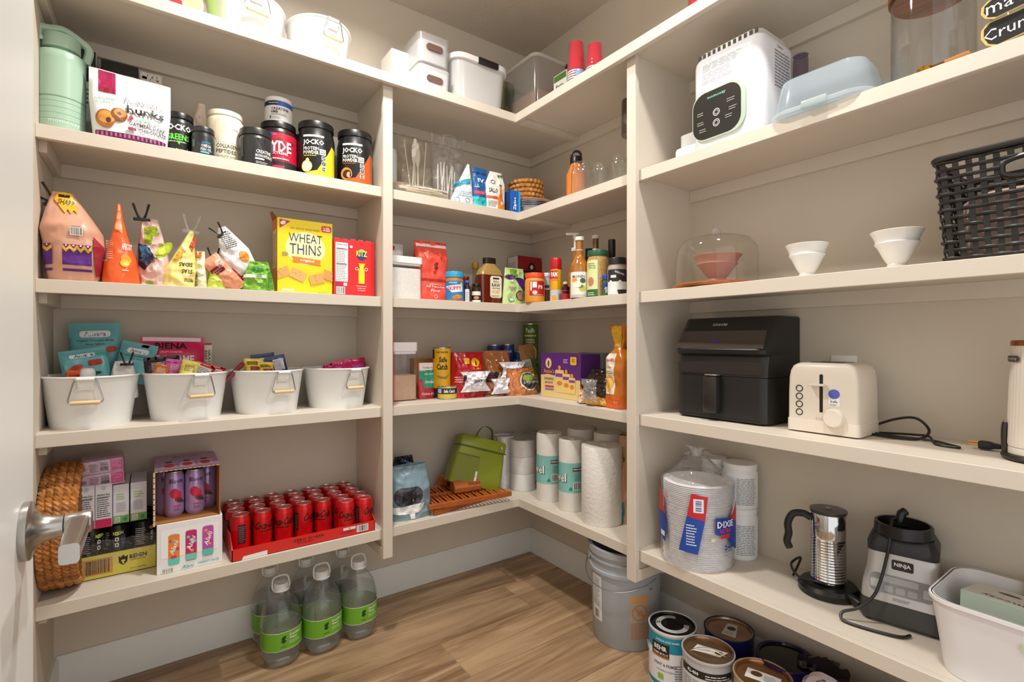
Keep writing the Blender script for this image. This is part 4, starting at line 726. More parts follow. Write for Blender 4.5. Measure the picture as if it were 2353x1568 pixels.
for k in range(2):
    t = bin_('organizer_bin', ['white and clear organiser bin with handle slot, lower of two', 'white and clear organiser bin with handle slot, stacked on another'][k], 'bin', (p.x, p.y, ZA+.002+k*(hb+.014)), w*.97, .25, hb, FROST if k else MILKY, .04, 0, .02, PLAST, .01)
    G().loft([[(x, y+.125, zz) for x, y in rrect(-w*.43, w*.43, -.115, .115, .02, 4)] for zz in (.006, hb*.82)], True).build('white_insert', mat('f1f1f2', .4), t)
    G().prism(rrect(-w*.25, w*.25, hb*.45, hb*.68, hb*.11, 5), -.0012, .012, 'y').build('handle_slot', mat('6b5048', .7), t)
t, w, h = carton('storage_box', 'plain white box beside the clear organiser bins on the top shelf', 'box', 'L', 900, 948, 118, -.20, ZA, .12, 'ece8e4', .5)
p, w, rz = spot('L', 1042, 1172, -.318); hb = Zv(120, X(1060, -.318), -.318)-ZA
t = bin_('storage_tub', 'milky storage tub with white rim and black handle on top shelf', 'tub', (p.x, p.y, ZA), w*.93, .27, hb, MILKY, .10, 0, .05, mat('efeff0', .35), .022)
G().box(-w*.10, w*.26, -.016, -.002, hb-.026, hb+.004, .006).build('handle', mat('161616', .4), t)
e = Vector((X(1230, -.425), -.425, ZA)); bw, bd_, hb = .27, .33, Zv(118, X(1230, -.425), -.425)-ZA
t = bin_('storage_tub', 'clear storage tub holding tan cardboard in the shelf corner', 'tub', (e.x+bw/2, e.y, ZA), bw, bd_, hb, clear('eeeeee', .16, 'e9e6e6', rough=.1), .10, 0, .03, clear('f6f6f4', .55, 'f2f0ee', rough=.1), .014)
G().box(bw*.16, bw*.40, -.014, -.001, hb-.028, hb-.004, .005).build('handle', mat('161616', .4), t)
t = thing('cardboard_piece', 'tan cardboard insert inside the clear corner tub', 'cardboard', (e.x+bw/2, e.y+.02, ZA+.004)); G().box(-bw*.42, bw*.42, .0, .004, .0, hb*.46).box(-bw*.42, -bw*.42+.004, .0, bd_*.8, .0, hb*.46).build('folded_sheet', mat('c9a582', .8, var=.06), t)
t, w, h = carton('picture_card', 'leaning magazine seen between the two storage tubs', 'card', 'L', 1160, 1182, 190, -.20, ZA, .01, '6d5a3c'); Lab(flat(0)).rect(-w*.45, h*.5, w*.45, h*.9, '3a4a22').rect(-w*.45, h*.05, w*.45, h*.4, 'd9d0c4').build(t)
t, w, h = carton('seed_card', 'green and white printed card against the clear corner tub', 'card', 'R', 1272, 1302, 168, -.27, ZA, .012, 'e9e6e0'); Lab(flat(0)).rect(-w*.46, h*.78, w*.46, h*.97, '4c7a2c').text('Patio', 0, h*.62, h*.12, '3b3b36', w=w*.6).lines(-w*.4, h*.1, w*.4, h*.5, 6, '77776f').rect(-w*.46, h*.40, w*.46, h*.46, '4c7a2c').build(t)
def cups(label, u0, u1, vt, x, z=ZA):
    cx, cy, R = cyl(u0, u1, x=x); h = Zv(vt, cx, cy)-z; t = thing('cup_stack', label, 'cups', (cx, cy, z), atan2(CY-cy, CX-cx)+pi/2, 'red party cups')
    n = 9; lip = h*.42
    for k in range(n): zz = lip*k/n; G().lathe([(R*.98, zz), (R, zz+.001), (R, zz+lip/n*.55), (R*.95, zz+lip/n*.6)], 24, cap0=False, cap1=False).build('cup_lip', mat('f1eef0', .35), t)
    G().lathe([(R*.95, lip), (R*.93, lip+.002), (R*.72, h-.004), (R*.70, h), (.001, h-.003)], 28).build('top_cup', mat('d1203a', .25), t)
    G().lathe([(R*1.06, 0), (R*1.05, h*.4), (R*.86, h*.95), (R*.8, h+.004)], 20, fn=lambda r, zz, a: r*(1+.03*noise.noise(Vector((a*3, zz*40, u0)))), cap0=False, cap1=False).build('sleeve', clear('ffffff', .03, gloss=1.6, bump=.4), t)
    Lab(cylf(R*1.005), R*.15).rect(-R*.1, 0, R*1.0, lip*.95, '9fb6e6').build(t)
cups('stack of red party cups with pale blue label in clear sleeve', 1303, 1347, 101, -.285); cups('stack of red party cups nearest the divider in clear sleeve', 1346, 1388, 104, -.27)
cups('stack of red party cups far along the top shelf above steriliser', 1580, 1622, -70, -.20)
# ================================================================ CORNER BAY, second shelf
t, R, h, L = jar('cup_stack', 'stack of grey white foam cups beside the divider on cutlery shelf', 'cups', 'L', 872, 912, 345, -.16, ZB, 'c9cad2', 'd3d3d9', .004, ribs=False)
CUT = mat('ece7dd', .35)
def cutlery(parent, n, L0, tilt, seed, kind=0):
    rnd = random.Random(seed)
    for i in range(n):
        x = (i-(n-1)/2)*.011; a = tilt+rnd.uniform(-.12, .12); l = L0*rnd.uniform(.88, 1.05); y = rnd.uniform(-.012, .012)
        q = lambda s, dx=0: (x+s*l*sin(a)+dx, y, .004+s*l*cos(a))
        g = G()
        if kind == 1 or (kind == 2 and i % 3): g.tube([q(0), q(.5), q(1)], .0028, 6)
        else:
            g.tube([q(0), q(.6)], .0032, 6); rings = []
            for j in range(7):
                s = .6+.4*j/6; wv = .012*sin(pi*(j+.5)/7.2)+.002; c = Vector(q(s)); rings.append([c+Vector((wv*cos(b), .003*sin(b), 0)) for b in [2*pi*k/8 for k in range(8)]])
            g.loft(rings)
        g.build(['fork', 'straw', 'spoon'][kind], CUT, parent)
t, w, h, L = smallbag('cutlery_bag', 'clear bag of white plastic spoons and knives standing upright', 'L', 912, 1000, 318, -.17, ZB, .08, clear('f7f4ee', .12, 'efe9df', bump=.5, gloss=1.5), 41, amp=.010, fr=16, df=lambda q: max(.2, 1-q**2), wf=lambda q: .7+.3*q); cutlery(t, 6, h*.92, -.05, 2, 2)
t, w, h, L = smallbag('straw_bag', 'tall clear bag of white straws with crumpled top', 'L', 984, 1066, 313, -.215, ZB, .07, clear('f6f6f6', .10, 'f0f0f0', bump=.8, bs=55, gloss=1.8), 42, amp=.014, fr=18, df=lambda q: max(.25, 1-q**2), wf=lambda q: .72+.28*q, cx=lambda q: .012*q); cutlery(t, 9, h*.58, .06, 3, 1); L.text('CLEAR', w*.08, h*.2, .009, '333333', rot=.2).text('A', w*.25, h*.33, .012, '222222').build(t)
p, w, rz = spot('L', 902, 1036, -.28); t = thing('cutlery_bag', 'clear bag of beige plastic forks lying along the shelf edge', 'bag', (p.x, p.y, ZB)); hh = .055
o, L = bag(t, 'bag', w, hh, .11, clear('f4eee4', .20, 'ece4d6', bump=.9, bs=50, gloss=1.8), 43, amp=.010, fr=20, nv=12, df=lambda q: max(.3, sin(pi*min(.98, q+.08))), y0=.03)
for k in range(7):
    a = random.uniform(-.25, .25); zz = .012+.006*k; x0 = -w*.42+random.uniform(0, .05); y = .02+random.uniform(-.02, .02); l = w*.72
    g = G().tube([(x0, y, zz), (x0+l*.6, y+l*.6*sin(a)*.2, zz+.004)], .004, 6); rings = [[(x0+l*(.6+.4*j/5), y+.010*sin(pi*(j+.6)/6.4)*cos(b), zz+.004+.003*sin(b)) for b in [2*pi*q/8 for q in range(8)]] for j in range(6)]; g.loft(rings); g.build('fork', CUT, t)
t, w, h, L = smallbag('powder_pouch', 'white and silver pouch with light blue stripe folded to a peak', 'L', 1032, 1087, 374, -.262, ZB, .06, FOIL('e6eaee', .2), 44, amp=.004, cx=lambda q: .036*q**1.1, wf=lambda q: 1-.92*q**1.1); L.poly([(-w*.38, h*.40), (w*.30, h*.52), (w*.34, h*.66), (-w*.2, h*.54)], '3f9fc0').poly([(-w*.4, h*.38), (-w*.1, h*.43), (-w*.05, h*.52), (-w*.25, h*.49)], '1d6f8f').lines(-w*.3, h*.2, w*.3, h*.34, 3, '9fb6c8').ring(-w*.28, h*.1, .012, .003, '6fa3c8').ring(w*.12, h*.11, .012, .003, '6fa3c8').build(t)
t, w, h, L = smallbag('drink_mix_pouch', 'navy and turquoise drink mix pouch with red stripe', 'L', 1083, 1116, 387, -.265, ZB, .045, FOIL('1f5f9f', .25), 45, amp=.004, df=lambda q: max(.1, 1-q**2), cx=lambda q: .006*q); L.rect(-w*.46, .002, w*.46, h*.26, '2bb7bb').text('IV.', w*.1, h*.68, h*.10, 'ffffff', w=w*.5, bold=.02).rect(-w*.4, h*.33, w*.3, h*.41, 'e0485a', .003).text('8', w*.12, h*.13, h*.08, '14506a').rect(-w*.4, h*.5, -w*.1, h*.515, 'ffffff').rect(-w*.47, h*.86, w*.47, h*.9, '17497c').build(t)
t, w, h, L = smallbag('drink_mix_pouch', 'white drink mix pouch printed with an orange soda bottle', 'L', 1114, 1158, 396, -.275, ZB, .045, FOIL('efebe6', .3), 46, amp=.003, df=lambda q: max(.1, 1-q**2), cx=lambda q: .006*q, wf=lambda q: 1 if q < .7 else 1-.4*(q-.7)/.3); L.poly([(w*.02, h*.02), (w*.42, h*.02), (w*.36, h*.34), (w*.29, h*.46), (w*.29, h*.66), (w*.17, h*.66), (w*.17, h*.46), (w*.08, h*.34)], 'e8892a').rect(w*.155, h*.64, w*.305, h*.68, '6a5a40').text('SALLO', -w*.16, h*.50, h*.12, '2a1c18', w=w*.42, bold=.02).ring(-w*.16, h*.72, .010, .003, '7a2230').rect(-w*.46, h*.28, w*.05, h*.35, 'd9502a').lines(-w*.42, h*.08, 0, h*.24, 4, '8a8078').ell(w*.25, h*.2, w*.06, h*.05, 'f2ddc0').poly([(w*.1, h*.93), (w*.2, h*.84), (w*.24, h*.93), (w*.32, h*.86), (w*.4, h*.95)], '3f7a2c').build(t)
e = Vector((X(1174, -.312), -.312, ZB)); w = X(1196, -.312)-e.x; h = Zv(436, e.x, e.y)-ZB
t = thing('bag_box', 'blue box of zipper bags standing at the shelf corner', 'box', (e.x+w/2, e.y, ZB)); G().box(-w/2, w/2, 0, .20, 0, h, .0012, 1).build('box', mat('1668c8', .35), t)
L = Lab(flat(0)); L.rect(w*.28, .001, w*.49, h-.001, '2fa8e6').rect(-w*.28, h*.08, w*.12, h*.72, '1a57b6', .003).text('Ziploc', -w*.07, h*.40, w*.34, 'ffffff', w=h*.58, rot=pi/2, bold=.03).build(t); L = Lab(side(-w/2, -1, .2)); L.rect(.003, .001, .199, h*.98, '123f86').rect(.12, h*.1, .18, h*.5, '2a2f4a').build(t, 'side_print')  # shaded side painted in as a darker blue, under its printed patch
px = Vector((-.19, -.24, ZB)); t = thing('foil_pan_stack', 'stack of crimped foil pans with paper plates behind blue box', 'pans', px)
for k in range(4): G().lathe([(.085, .0+k*.008), (.118, .034+k*.008), (.128, .036+k*.008), (.128, .038+k*.008), (.116, .036+k*.008), (.083, .002+k*.008)], 72, fn=lambda r, zz, a: r*(1+.010*cos(36*a)), cap0=False, cap1=False).build('pan', mat('c6c8d2', .25, .9), t)
for k in range(2): G().lathe([(.001, .062+k*.004), (.08, .062+k*.004), (.118, .070+k*.004), (.12, .072+k*.004)], 40, cap0=False, cap1=False).build('paper_plate', mat(['dcb49a', 'e9e3dc'][k], .7), t)
pz = ZB+.070; cx, cy, R = cyl(1172, 1247, x=-.20); t = thing('woven_basket', 'small round woven basket sitting on the foil pans', 'basket', (cx+.0, cy, pz)); hh = max(.05, Zv(421, cx, cy)-pz)
G().lathe([(.001, .003), (R*.86, .002), (R*.9, hh*.5), (R*.9, hh)], 40, cap0=False, cap1=False).build('lining', mat('6d4520', .8), t)
for k in range(5): G().tube([((R*.93+.004*sin(24*a+pi*k))*sin(a), (R*.93+.004*sin(24*a+pi*k))*cos(a), .006+hh*(k+.4)/5.2) for a in [2*pi*i/96 for i in range(97)]], hh*.105, 6, cap=False).build('woven_coil', mat('bd8440', .55, var=.4, vs=60), t)
t = thing('napkin', 'folded white napkin inside the small woven basket', 'napkin', (cx-.02, cy+.01, pz+hh*.4)); G().sheet(lambda a, b: (-.045+.09*a, -.03+.06*b, hh*.55+.012*a+.006*noise.noise(Vector((a*4, b*4, 1)))), 10, 8).build('sheet', mat('e6dfd8', .8), t, solid=.002)
t = thing('cable_coil', 'dark coiled cable lying in the small woven basket', 'cable', (cx+.025, cy, pz+hh*.5))
G().tube([((.022+.004*cos(3*a))*cos(a), (.022)*sin(a)*.7, hh*.5+.022*sin(a*1.0)+.004*a/6) for a in [i*.25 for i in range(60)]], .0028, 6).build('cable', mat('3a2c22', .4), t)
# orange bottle inside a glass jar, two more glass jars
def gjar(label, u0, u1, vt, x, z, name='glass_jar'):
    cx, cy, R = cyl(u0, u1, x=x); h = Zv(vt, cx, cy)-z; t = thing(name, label, 'jar', (cx, cy, z), 0, 'glass jars')
    pr = [(.001, .002), (R*.9, .001), (R, .008), (R, h*.70), (R*.93, h*.80), (R*.80, h*.86), (R*.80, h*.97), (R*.82, h), (R*.77, h-.001), (R*.76, h*.87), (R*.88, h*.79), (R*.95, h*.69), (R*.95, .011), (.001, .009)]
    G().lathe(pr, 36, cap0=False, cap1=False).build('glass', GLASS, t); G().tube([(R*.81*cos(a), R*.81*sin(a), h*.92) for a in [2*pi*i/40 for i in range(41)]], .0016, 6, cap=False).build('thread', GLASS, t)
    return t, cx, cy, R, h
t, cx, cy, R, h = gjar('glass jar in front of the orange bottle', 1312, 1360, 376, -.27, ZB)
t, R, h, L = jar('shaker_bottle', 'translucent orange bottle with black loop lid behind the glass jar', 'bottle', 'R', 1301, 1347, 362, -.175, ZB, 'e8873a', '141414', .03, rough=.2, shoulder=.05, neck=.024)
G().tube([(-.018, 0, h-.006), (-.020, 0, h+.012), (-.010, 0, h+.026), (.010, 0, h+.026), (.020, 0, h+.012), (.018, 0, h-.006)], .0055, 8, sm=4).build('lid_loop', mat('161616', .4), t)
gjar('short glass jar standing second from the divider', 1358, 1400, 378, -.255, ZB); gjar('taller glass jar standing against the divider', 1400, 1446, 362, -.255, ZB)
cx, cy, R = cyl(1428, 1478, x=-.18); t = thing('bag_dispenser', 'dark brown cylinder mounted on the divider under the top shelf', 'dispenser', (cx, cy, Zv(312, cx, cy))); hh = Zv(232, cx, cy)-Zv(312, cx, cy)
G().lathe([(.001, .001), (R*.96, 0), (R, .003), (R, hh-.003), (R*.98, hh), (.001, hh)], 36, cap0=False, cap1=False).build('canister', mat('5b5047', .12, .3), t); G().box(-.03, .03, -.02, .02, .01, hh-.01).build('mount', mat('3a342e', .5), t).location = (0, PR0-cy+.0215, 0)
# ================================================================ CORNER BAY, third shelf
def popbox(label, u0, u1, vt, y, z, fillcol, frac, loc=None):
    p, w, rz = spot('L', u0, u1, y); h = Zv(vt, p.x, p.y)-z; d = w*.95; t = thing('food_container', label, 'container', (p.x, p.y, z))
    G().loft([[(a, b+d/2, zz) for a, b in rrect(-w/2*k, w/2*k, -d/2*k, d/2*k, .014, 4)] for zz, k in ((0, .96), (.004, .99), (h*.84, .99))], True).build('clear_body', clear('fdfdfd', .03, gloss=1.3), t)
    G().loft([[(a, b+d/2, zz) for a, b in rrect(-w*.47*k, w*.47*k, -d*.47*k, d*.47*k, .012, 4)] for zz, k in ((.004, .98), (h*frac, .98), (h*frac+.003, .9))], True).build('contents', mat(fillcol, .8, var=.06, vs=140, bump=.3, bs=300), t)
    G().loft([[(a, b+d/2, zz) for a, b in rrect(-w/2*k, w/2*k, -d/2*k, d/2*k, .014, 4)] for zz, k in ((h*.80, .93), (h*.845, .94), (h*.85, 1.0), (h-.002, 1.0), (h, .98))], True).build('lid', mat('f1f0f1', .35), t); return t, w, h, d
popbox('clear square container of white flour with white lid', 893, 973, 589, -.255, ZC, 'f3f0ec', .72)
t, w, h, L = smallbag('sugar_bag', 'white and yellow folded bag behind the flour container', 'L', 884, 926, 560, -.09, ZC, .07, mat('e9e4e2', .4), 51, amp=.008, fr=18); L.rect(-w*.45, h*.55, w*.45, h*.72, 'e3b52c').rect(-w*.3, h*.88, 0, h*.96, 'c0283a').build(t)
t, w, h, L = smallbag('flour_bag', 'red paper flour bag with folded top and white strip', 'L', 949, 1026, 556, -.20, ZC, .085, mat('e8503f', .45), 52, p=4, amp=.004, fr=14, df=lambda q: 1 if q < .72 else max(.1, 1-(q-.72)/.26), wf=lambda q: .92 if q < .7 else .92+.1*(q-.7))
L.rect(-w*.44, h*.90, w*.46, h*.955, 'efe4e2').rect(-w*.45, h*.955, w*.46, h*.995, 'd92a22').rect(-w*.45, h*.33, w*.42, h*.365, 'b32a22').text('g', w*.05, h*.58, h*.12, '7a1712', bold=.05).lines(-.006, h*.46, .012, h*.50, 2, '7a1712').text('All Purpose', .004, h*.235, h*.045, 'ffe6e0', w=w*.55).text('Flour', .006, h*.175, h*.045, 'ffe6e0', w=w*.28).text('unbleached', .004, h*.28, h*.025, 'ffe6e0', w=w*.36).ring(.004, h*.08, .008, .0018, 'ffe6e0').poly([(-w*.3, h*.78), (-w*.12, h*.84), (-w*.2, h*.66)], 'f58a78').poly([(w*.1, h*.82), (w*.35, h*.78), (w*.25, h*.66)], 'c63a2e').build(t)
t, R, h, L = jar('peanut_butter_jar', 'peanut butter jar with blue lid and blue label', 'jar', 'L', 1021, 1066, 626, -.24, ZC, 'b9783a', '2f9fcf', .026)
L.rect(-R*1.6, h*.07, R*1.6, h*.68, '1f7fb8').poly([(-R*.95, h*.5), (R*.95, h*.58), (R*.95, h*.34), (-R*.2, h*.3)], 'f4f4f4').text('SKIPPY', .002, h*.44, h*.14, 'c21f4a', w=R*1.5, rot=.06, bold=.03).ell(R*.45, h*.17, R*.45, h*.07, 'd98a3c').ell(R*.1, h*.14, R*.3, h*.06, 'c9742c').ell(R*.8, h*.6, R*.14, h*.04, 'f0d23a').text('CREAMY', -R*.1, h*.62, h*.04, 'e6f2fa', w=R*.9).build(t)
t, R, h, L = jar('extract_bottle', 'small dark extract bottle with bright blue cap', 'bottle', 'L', 1066, 1081, 645, -.262, ZC, '1b1c26', '2a5fc0', .012, shoulder=.02, neck=.007, ribs=False); L.rect(-R*.7, .004, R*.7, h*.6, 'dcdce4', .003).lines(-R*.5, h*.1, R*.5, h*.5, 5, '8a8a94').build(t)
t, R, h, L = jar('vanilla_bottle', 'squat brown bottle with cream label and dark cap', 'bottle', 'L', 1083, 1106, 652, -.255, ZC, '2c1a12', '17171b', .012, shoulder=.012, neck=.013, ribs=False); L.rect(-R*1.0, h*.38, R*1.0, h*.58, 'e9e4d6').rect(-R*1.0, .004, R*1.0, h*.14, 'f1efe8').ell(0, h*.26, R*.6, h*.08, 'b98a5a').build(t)
def bottle(name, label, wall, u0, u1, vt, pl, z, m, capcol, neckf=.35, bodyf=.55, caph=.016, cat='bottle', r0=None, h=None):
    cx, cy, R = cyl(u0, u1, y=pl) if wall == 'L' else cyl(u0, u1, x=pl)
    if h is None: h = Zv(vt, cx, cy)-z
    t = thing(name, label, cat, (cx, cy, z), atan2(CY-cy, CX-cx)+pi/2); nr = R*neckf
    G().lathe([(R*.85, 0), (R*.97, .002), (R, .006), (R, h*bodyf), (R*.93, h*(bodyf+.06)), (R*.6, h*(bodyf+.14)), (nr*1.15, h*(bodyf+.22)), (nr, h*.82), (nr, h-caph*.5)], 32).build('body', m, t)
    G().lathe([(nr*1.25, h-caph), (nr*1.3, h-caph+.001), (nr*1.3, h-.0015), (nr*1.15, h), (.001, h)], 28).build('cap', mat(capcol, .35), t); return t, R, h, Lab(cylf(R), crv(R))
t, R, h, L = bottle('syrup_bottle', 'slim clear glass bottle with gold cap', 'L', 1076, 1108, 604, -.15, ZC, clear('e9e2d2', .1), 'b98a2a', .38, .3, .03); L.rect(-R*.5, h*.1, R*.5, h*.3, 'e9e2d2').build(t)
t, R, h, L = jar('spice_jar', 'small red capped jar behind the peanut butter', 'jar', 'L', 1060, 1078, 636, -.13, ZC, '7a2a1c', 'a3221c', .012)
t, w, h, L = smallbag('mix_packet', 'yellow green packet standing behind the honey bottle', 'L', 1090, 1112, 618, -.12, ZC, .03, FOIL('cdd07a'), 53); t, w, h = carton('mix_box', 'small orange box behind the vanilla bottle', 'box', 'L', 1094, 1112, 652, -.14, ZC, .04, 'd9742c')
p, w, rz = spot('L', 1105, 1156, -.262); h = Zv(592, p.x, p.y)-ZC; t = thing('honey_bottle', 'large squared bottle of dark amber honey with cream label', 'bottle', (p.x, p.y+.025, ZC)); HON = mat('5e1a0c', .12, spec=.7, coat=.6)
ring_ = lambda hx, hy, zz, r: [(a, b, zz) for a, b in rrect(-hx, hx, -hy, hy, r, 4)]
G().loft([ring_(w*.46, .028, 0, .012), ring_(w*.5, .031, .004, .014), ring_(w*.5, .031, h*.62, .014)]).build('honey_fill', HON, t)
G().loft([ring_(w*.5, .031, h*.62, .014), ring_(w*.42, .028, h*.74, .014), ring_(w*.24, .018, h*.84, .012), ring_(w*.22, .016, h*.92, .012)]).build('shoulder', mat('a98a52', .15), t)
G().loft([ring_(w*.25, .018, h*.875, .012), ring_(w*.25, .018, h*.995, .012), ring_(w*.23, .016, h, .012)]).build('cap', mat('1d1712', .4), t)
L = Lab(flat(-.031)); q = rrect(-w*.12, w*.40, h*.13, h*.60, w*.1, 4); L.poly(q, 'efe9d6').rect(-w*.0, h*.53, w*.28, h*.565, '1c1c1c').text('Idaho', w*.14, h*.485, h*.05, '6b5a3a', w=w*.26, shear=.3).text('RAW', w*.14, h*.405, h*.075, '221c16', w=w*.38, bold=.02).text('UNFILTERED', w*.14, h*.335, h*.03, '5a5040', w=w*.38).text('HONEY', w*.14, h*.26, h*.08, 'e0b83a', w=w*.38, bold=.02).lines(-w*.06, h*.15, w*.34, h*.2, 2, '8a8070').build(t)
t, w, h, L = smallbag('seed_pouch', 'light green seed pouch with purple scoop print', 'L', 1154, 1208, 617, -.285, ZC, .05, mat('c3dc94', .35), 54, amp=.004, fr=14, wf=lambda q: 1-.22*q, df=lambda q: max(.12, 1-q**2))
L.rect(-w*.2, h*.7, w*.1, h*.97, '6f9a3c').ell(-w*.22, h*.74, w*.2, h*.07, '4a2066').poly([(-w*.02, h*.72), (w*.38, h*.68), (w*.40, h*.40), (w*.30, h*.36), (w*.08, h*.56)], '4c2380').ell(w*.17, h*.70, w*.2, h*.045, '35185c').ell(w*.14, h*.24, w*.2, h*.14, '3a3a20').ell(w*.15, h*.24, w*.17, h*.115, 'a08a7a').ell(w*.15, h*.17, w*.13, h*.05, 'c98a64').poly([(-w*.32, h*.48), (w*.0, h*.46), (-w*.25, h*.36)], '9aa884').ell(-w*.22, h*.12, w*.11, h*.06, '4f9a8a').ell(-w*.22, h*.13, w*.08, h*.04, 'd6ecd8').text('chia', -w*.2, h*.6, h*.05, '5a6a7a').build(t)
e = Vector((X(1190, -.10), -.10, ZC)); w = X(1252, -.10)-e.x; h = Zv(587, e.x, e.y)-ZC
t = thing('cocoa_box', 'dark red chocolate mix box with black name band in the corner', 'box', (e.x+w/2, e.y, ZC)); G().box(-w/2, w/2, 0, .09, 0, h, .0012, 1).build('box', mat('a3161d', .35), t)
L = Lab(flat(0)); L.rect(-w*.45, h*.56, w*.42, h*.73, '191718').text('GHIRARDELLI', -w*.01, h*.645, h*.085, 'f2ede4', w=w*.78, bold=.02).poly([(-w*.18, h*.75), (w*.18, h*.75), (w*.08, h*.87), (-w*.02, h*.9), (-w*.1, h*.86)], '2a1a14').ell(0, h*.8, w*.06, h*.04, 'e6dccb').poly([(w*.30, h*.995), (w*.49, h*.995), (w*.49, h*.8)], '8d7a55').lines(-w*.4, h*.42, -w*.05, h*.5, 2, 'e9d4cc').build(t); L = Lab(side(-w/2, -1, .09)); L.rect(.001, .001, .089, h-.002, 'e6e3df').lines(.01, h*.5, .08, h*.9, 12, '8a8884').build(t, 'side_print')
t, R, h, L = jar('powder_jar', 'orange jar of peanut powder with red-orange lid', 'jar', 'R', 1206, 1252, 629, -.285, ZC, 'e39a3c', 'e8502c', .022); L.rect(-R*.55, h*.24, R*1.1, h*.72, 'b5201f', .003).rect(-R*.45, h*.4, -R*.3, h*.70, 'f2eee8').rect(-R*.22, h*.5, R*.2, h*.69, 'e6eef2').text('PB', R*.6, h*.52, h*.12, 'fbe3dc', w=R*.5, bold=.03).ell(0, h*.34, R*.25, h*.06, 'f2d9dc').lines(-R*.1, h*.26, R*.9, h*.3, 1, 'f0d0c8').build(t)
t, R, h, L = jar('spice_jar', 'clear spice jar with dark lower half beside orange jar', 'jar', 'R', 1248, 1266, 628, -.22, ZC, '7a4a30', 'd9dce0', .02, shoulder=.01); L.rect(-R, h*.45, R, h*.85, 'dfe3ea').rect(-R*.6, h*.5, R*.6, h*.6, '2a4f8a').build(t)
cx, cy, R = cyl(1264, 1291, x=-.255); h = Zv(594, cx, cy)-ZC; t = thing('cooking_spray', 'tall yellow spray can with red cap', 'can', (cx, cy, ZC), atan2(CY-cy, CX-cx)+pi/2); G().lathe([(R*.95, 0), (R, .003), (R, h*.72), (R*.96, h*.735)], 30).build('body', mat('efb51c', .25, .2), t); G().lathe([(R*.97, h*.735), (R*.99, h*.74), (R*.97, h*.95), (R*.85, h*.995), (.001, h)], 28).build('cap', mat('c41a26', .3), t)
L = Lab(cylf(R), crv(R)); L.rect(-R*1.5, h*.02, R*1.5, h*.27, 'c3cad6').rect(-R*1.5, h*.52, R*.3, h*.71, 'd2202a').text('PAM', -R*.35, h*.62, h*.11, 'ffffff', w=R*1.15, bold=.03).rect(-R*1.0, h*.48, R*.3, h*.525, 'e8842c').ell(-R*.3, h*.08, R*.45, h*.07, 'f0a42a').lines(R*.4, h*.05, R*1.2, h*.2, 7, '55606a').build(t)
t, R, h, L = jar('spice_jar', 'tiny dark jar with red label and tan cap beside the spray can', 'jar', 'R', 1290, 1309, 648, -.27, ZC, '3a1218', 'd9b98a', .012, neck=.008); L.rect(-R*1.2, .004, R*1.2, h*.55, 'c2222f').rect(-R*.6, h*.36, R*.8, h*.5, '191318').build(t)
AMB = mat('a8691f', .08, spec=.7, coat=.8)
t, R, h, L = bottle('syrup_bottle', 'amber vanilla syrup bottle with white label and red banded cap', 'R', 1309, 1354, 545, -.285, ZC, AMB, 'e9e2d9', .36, .50, .016)
L.rect(-R*1.05, .004, R*.85, h*.42, 'e9e9e6', .004).text('MONIN', -R*.1, h*.345, h*.05, '3a3a3e', w=R*1.3).ell(-R*.5, h*.29, R*.3, h*.035, 'e0a52c').ell(R*.35, h*.28, R*.3, h*.04, '4a5a40').ell(R*.3, h*.16, R*.35, h*.05, 'c9c83a', rot=.5).ell(R*.1, h*.19, R*.3, h*.03, '5f8a3a').ell(-R*.2, h*.22, R*.4, h*.05, 'f7f3e2').rect(-R*.9, h*.03, R*.7, h*.06, 'c9c5bc').build(t); Lab(cylf(R*.37), .004).rect(-R*.5, h*.70, R*.5, h*.79, 'eceae6').rect(-R*.5, h*.945, R*.5, h*.965, 'b01f3a').build(t, 'neck_label')
t, R, h, L = bottle('syrup_bottle', 'amber syrup bottle fitted with a white pump dispenser', 'R', 1303, 1340, 570, -.20, ZC, AMB, 'efece6', .36, .5, .016)
G().tube([(0, 0, h-.002), (0, 0, h+.045)], .0055, 10).tube([(0, 0, h+.04), (0, 0, h+.058)], .009, 12).build('pump_neck', mat('efece6', .35), t); g = G().box(-.040, .018, -.010, .010, h+.056, h+.066, .004); g.build('pump_head', mat('efece6', .35), t)
t, R, h, L = bottle('syrup_bottle', 'tall syrup bottle with red banded cap behind the seasoning jar', 'R', 1350, 1388, 541, -.165, ZC, mat('6d4a22', .1, coat=.6), 'e9e2d9', .36, .5, .016); Lab(cylf(R*.37), .004).rect(-R*.5, h*.70, R*.5, h*.79, 'eceae6').rect(-R*.5, h*.945, R*.5, h*.965, 'b01f3a').build(t, 'neck_label')
t, R, h, L = bottle('vinegar_bottle', 'black bottle neck behind the seasoning jar', 'R', 1335, 1372, 572, -.12, ZC, mat('1b1815', .15), '191614', .36, .5, .05)
t, R, h, L = bottle('vinegar_bottle', 'black topped bottle standing behind the black lidded jar', 'R', 1388, 1424, 551, -.175, ZC, mat('1e1712', .12, coat=.5), '171412', .36, .48, .08)
t, R, h, L = jar('seasoning_jar', 'large seasoning jar of tan flakes with dark green lid', 'jar', 'R', 1349, 1398, 577, -.255, ZC, 'b8955a', '1e5a3c', .024, bodymat=mat('b8955a', .25, var=.45, vs=260, coat=.5), ribs=False)
L.rect(-R*1.5, .004, -R*.0, h*.78, 'dfe6a8').text('SPICE', -R*.6, h*.62, h*.05, '3f7a4a', w=R*.8).lines(-R*1.1, h*.66, -R*.2, h*.74, 2, '3f7a4a').ell(-R*.7, h*.33, R*.45, h*.13, 'f0e6c9').ell(-R*.7, h*.33, R*.35, h*.1, 'c08a5a').rect(-R*1.5, .004, 0, h*.17, '2f6a3a').lines(-R*1.1, h*.05, -R*.2, h*.13, 2, 'dfe6a8').build(t)
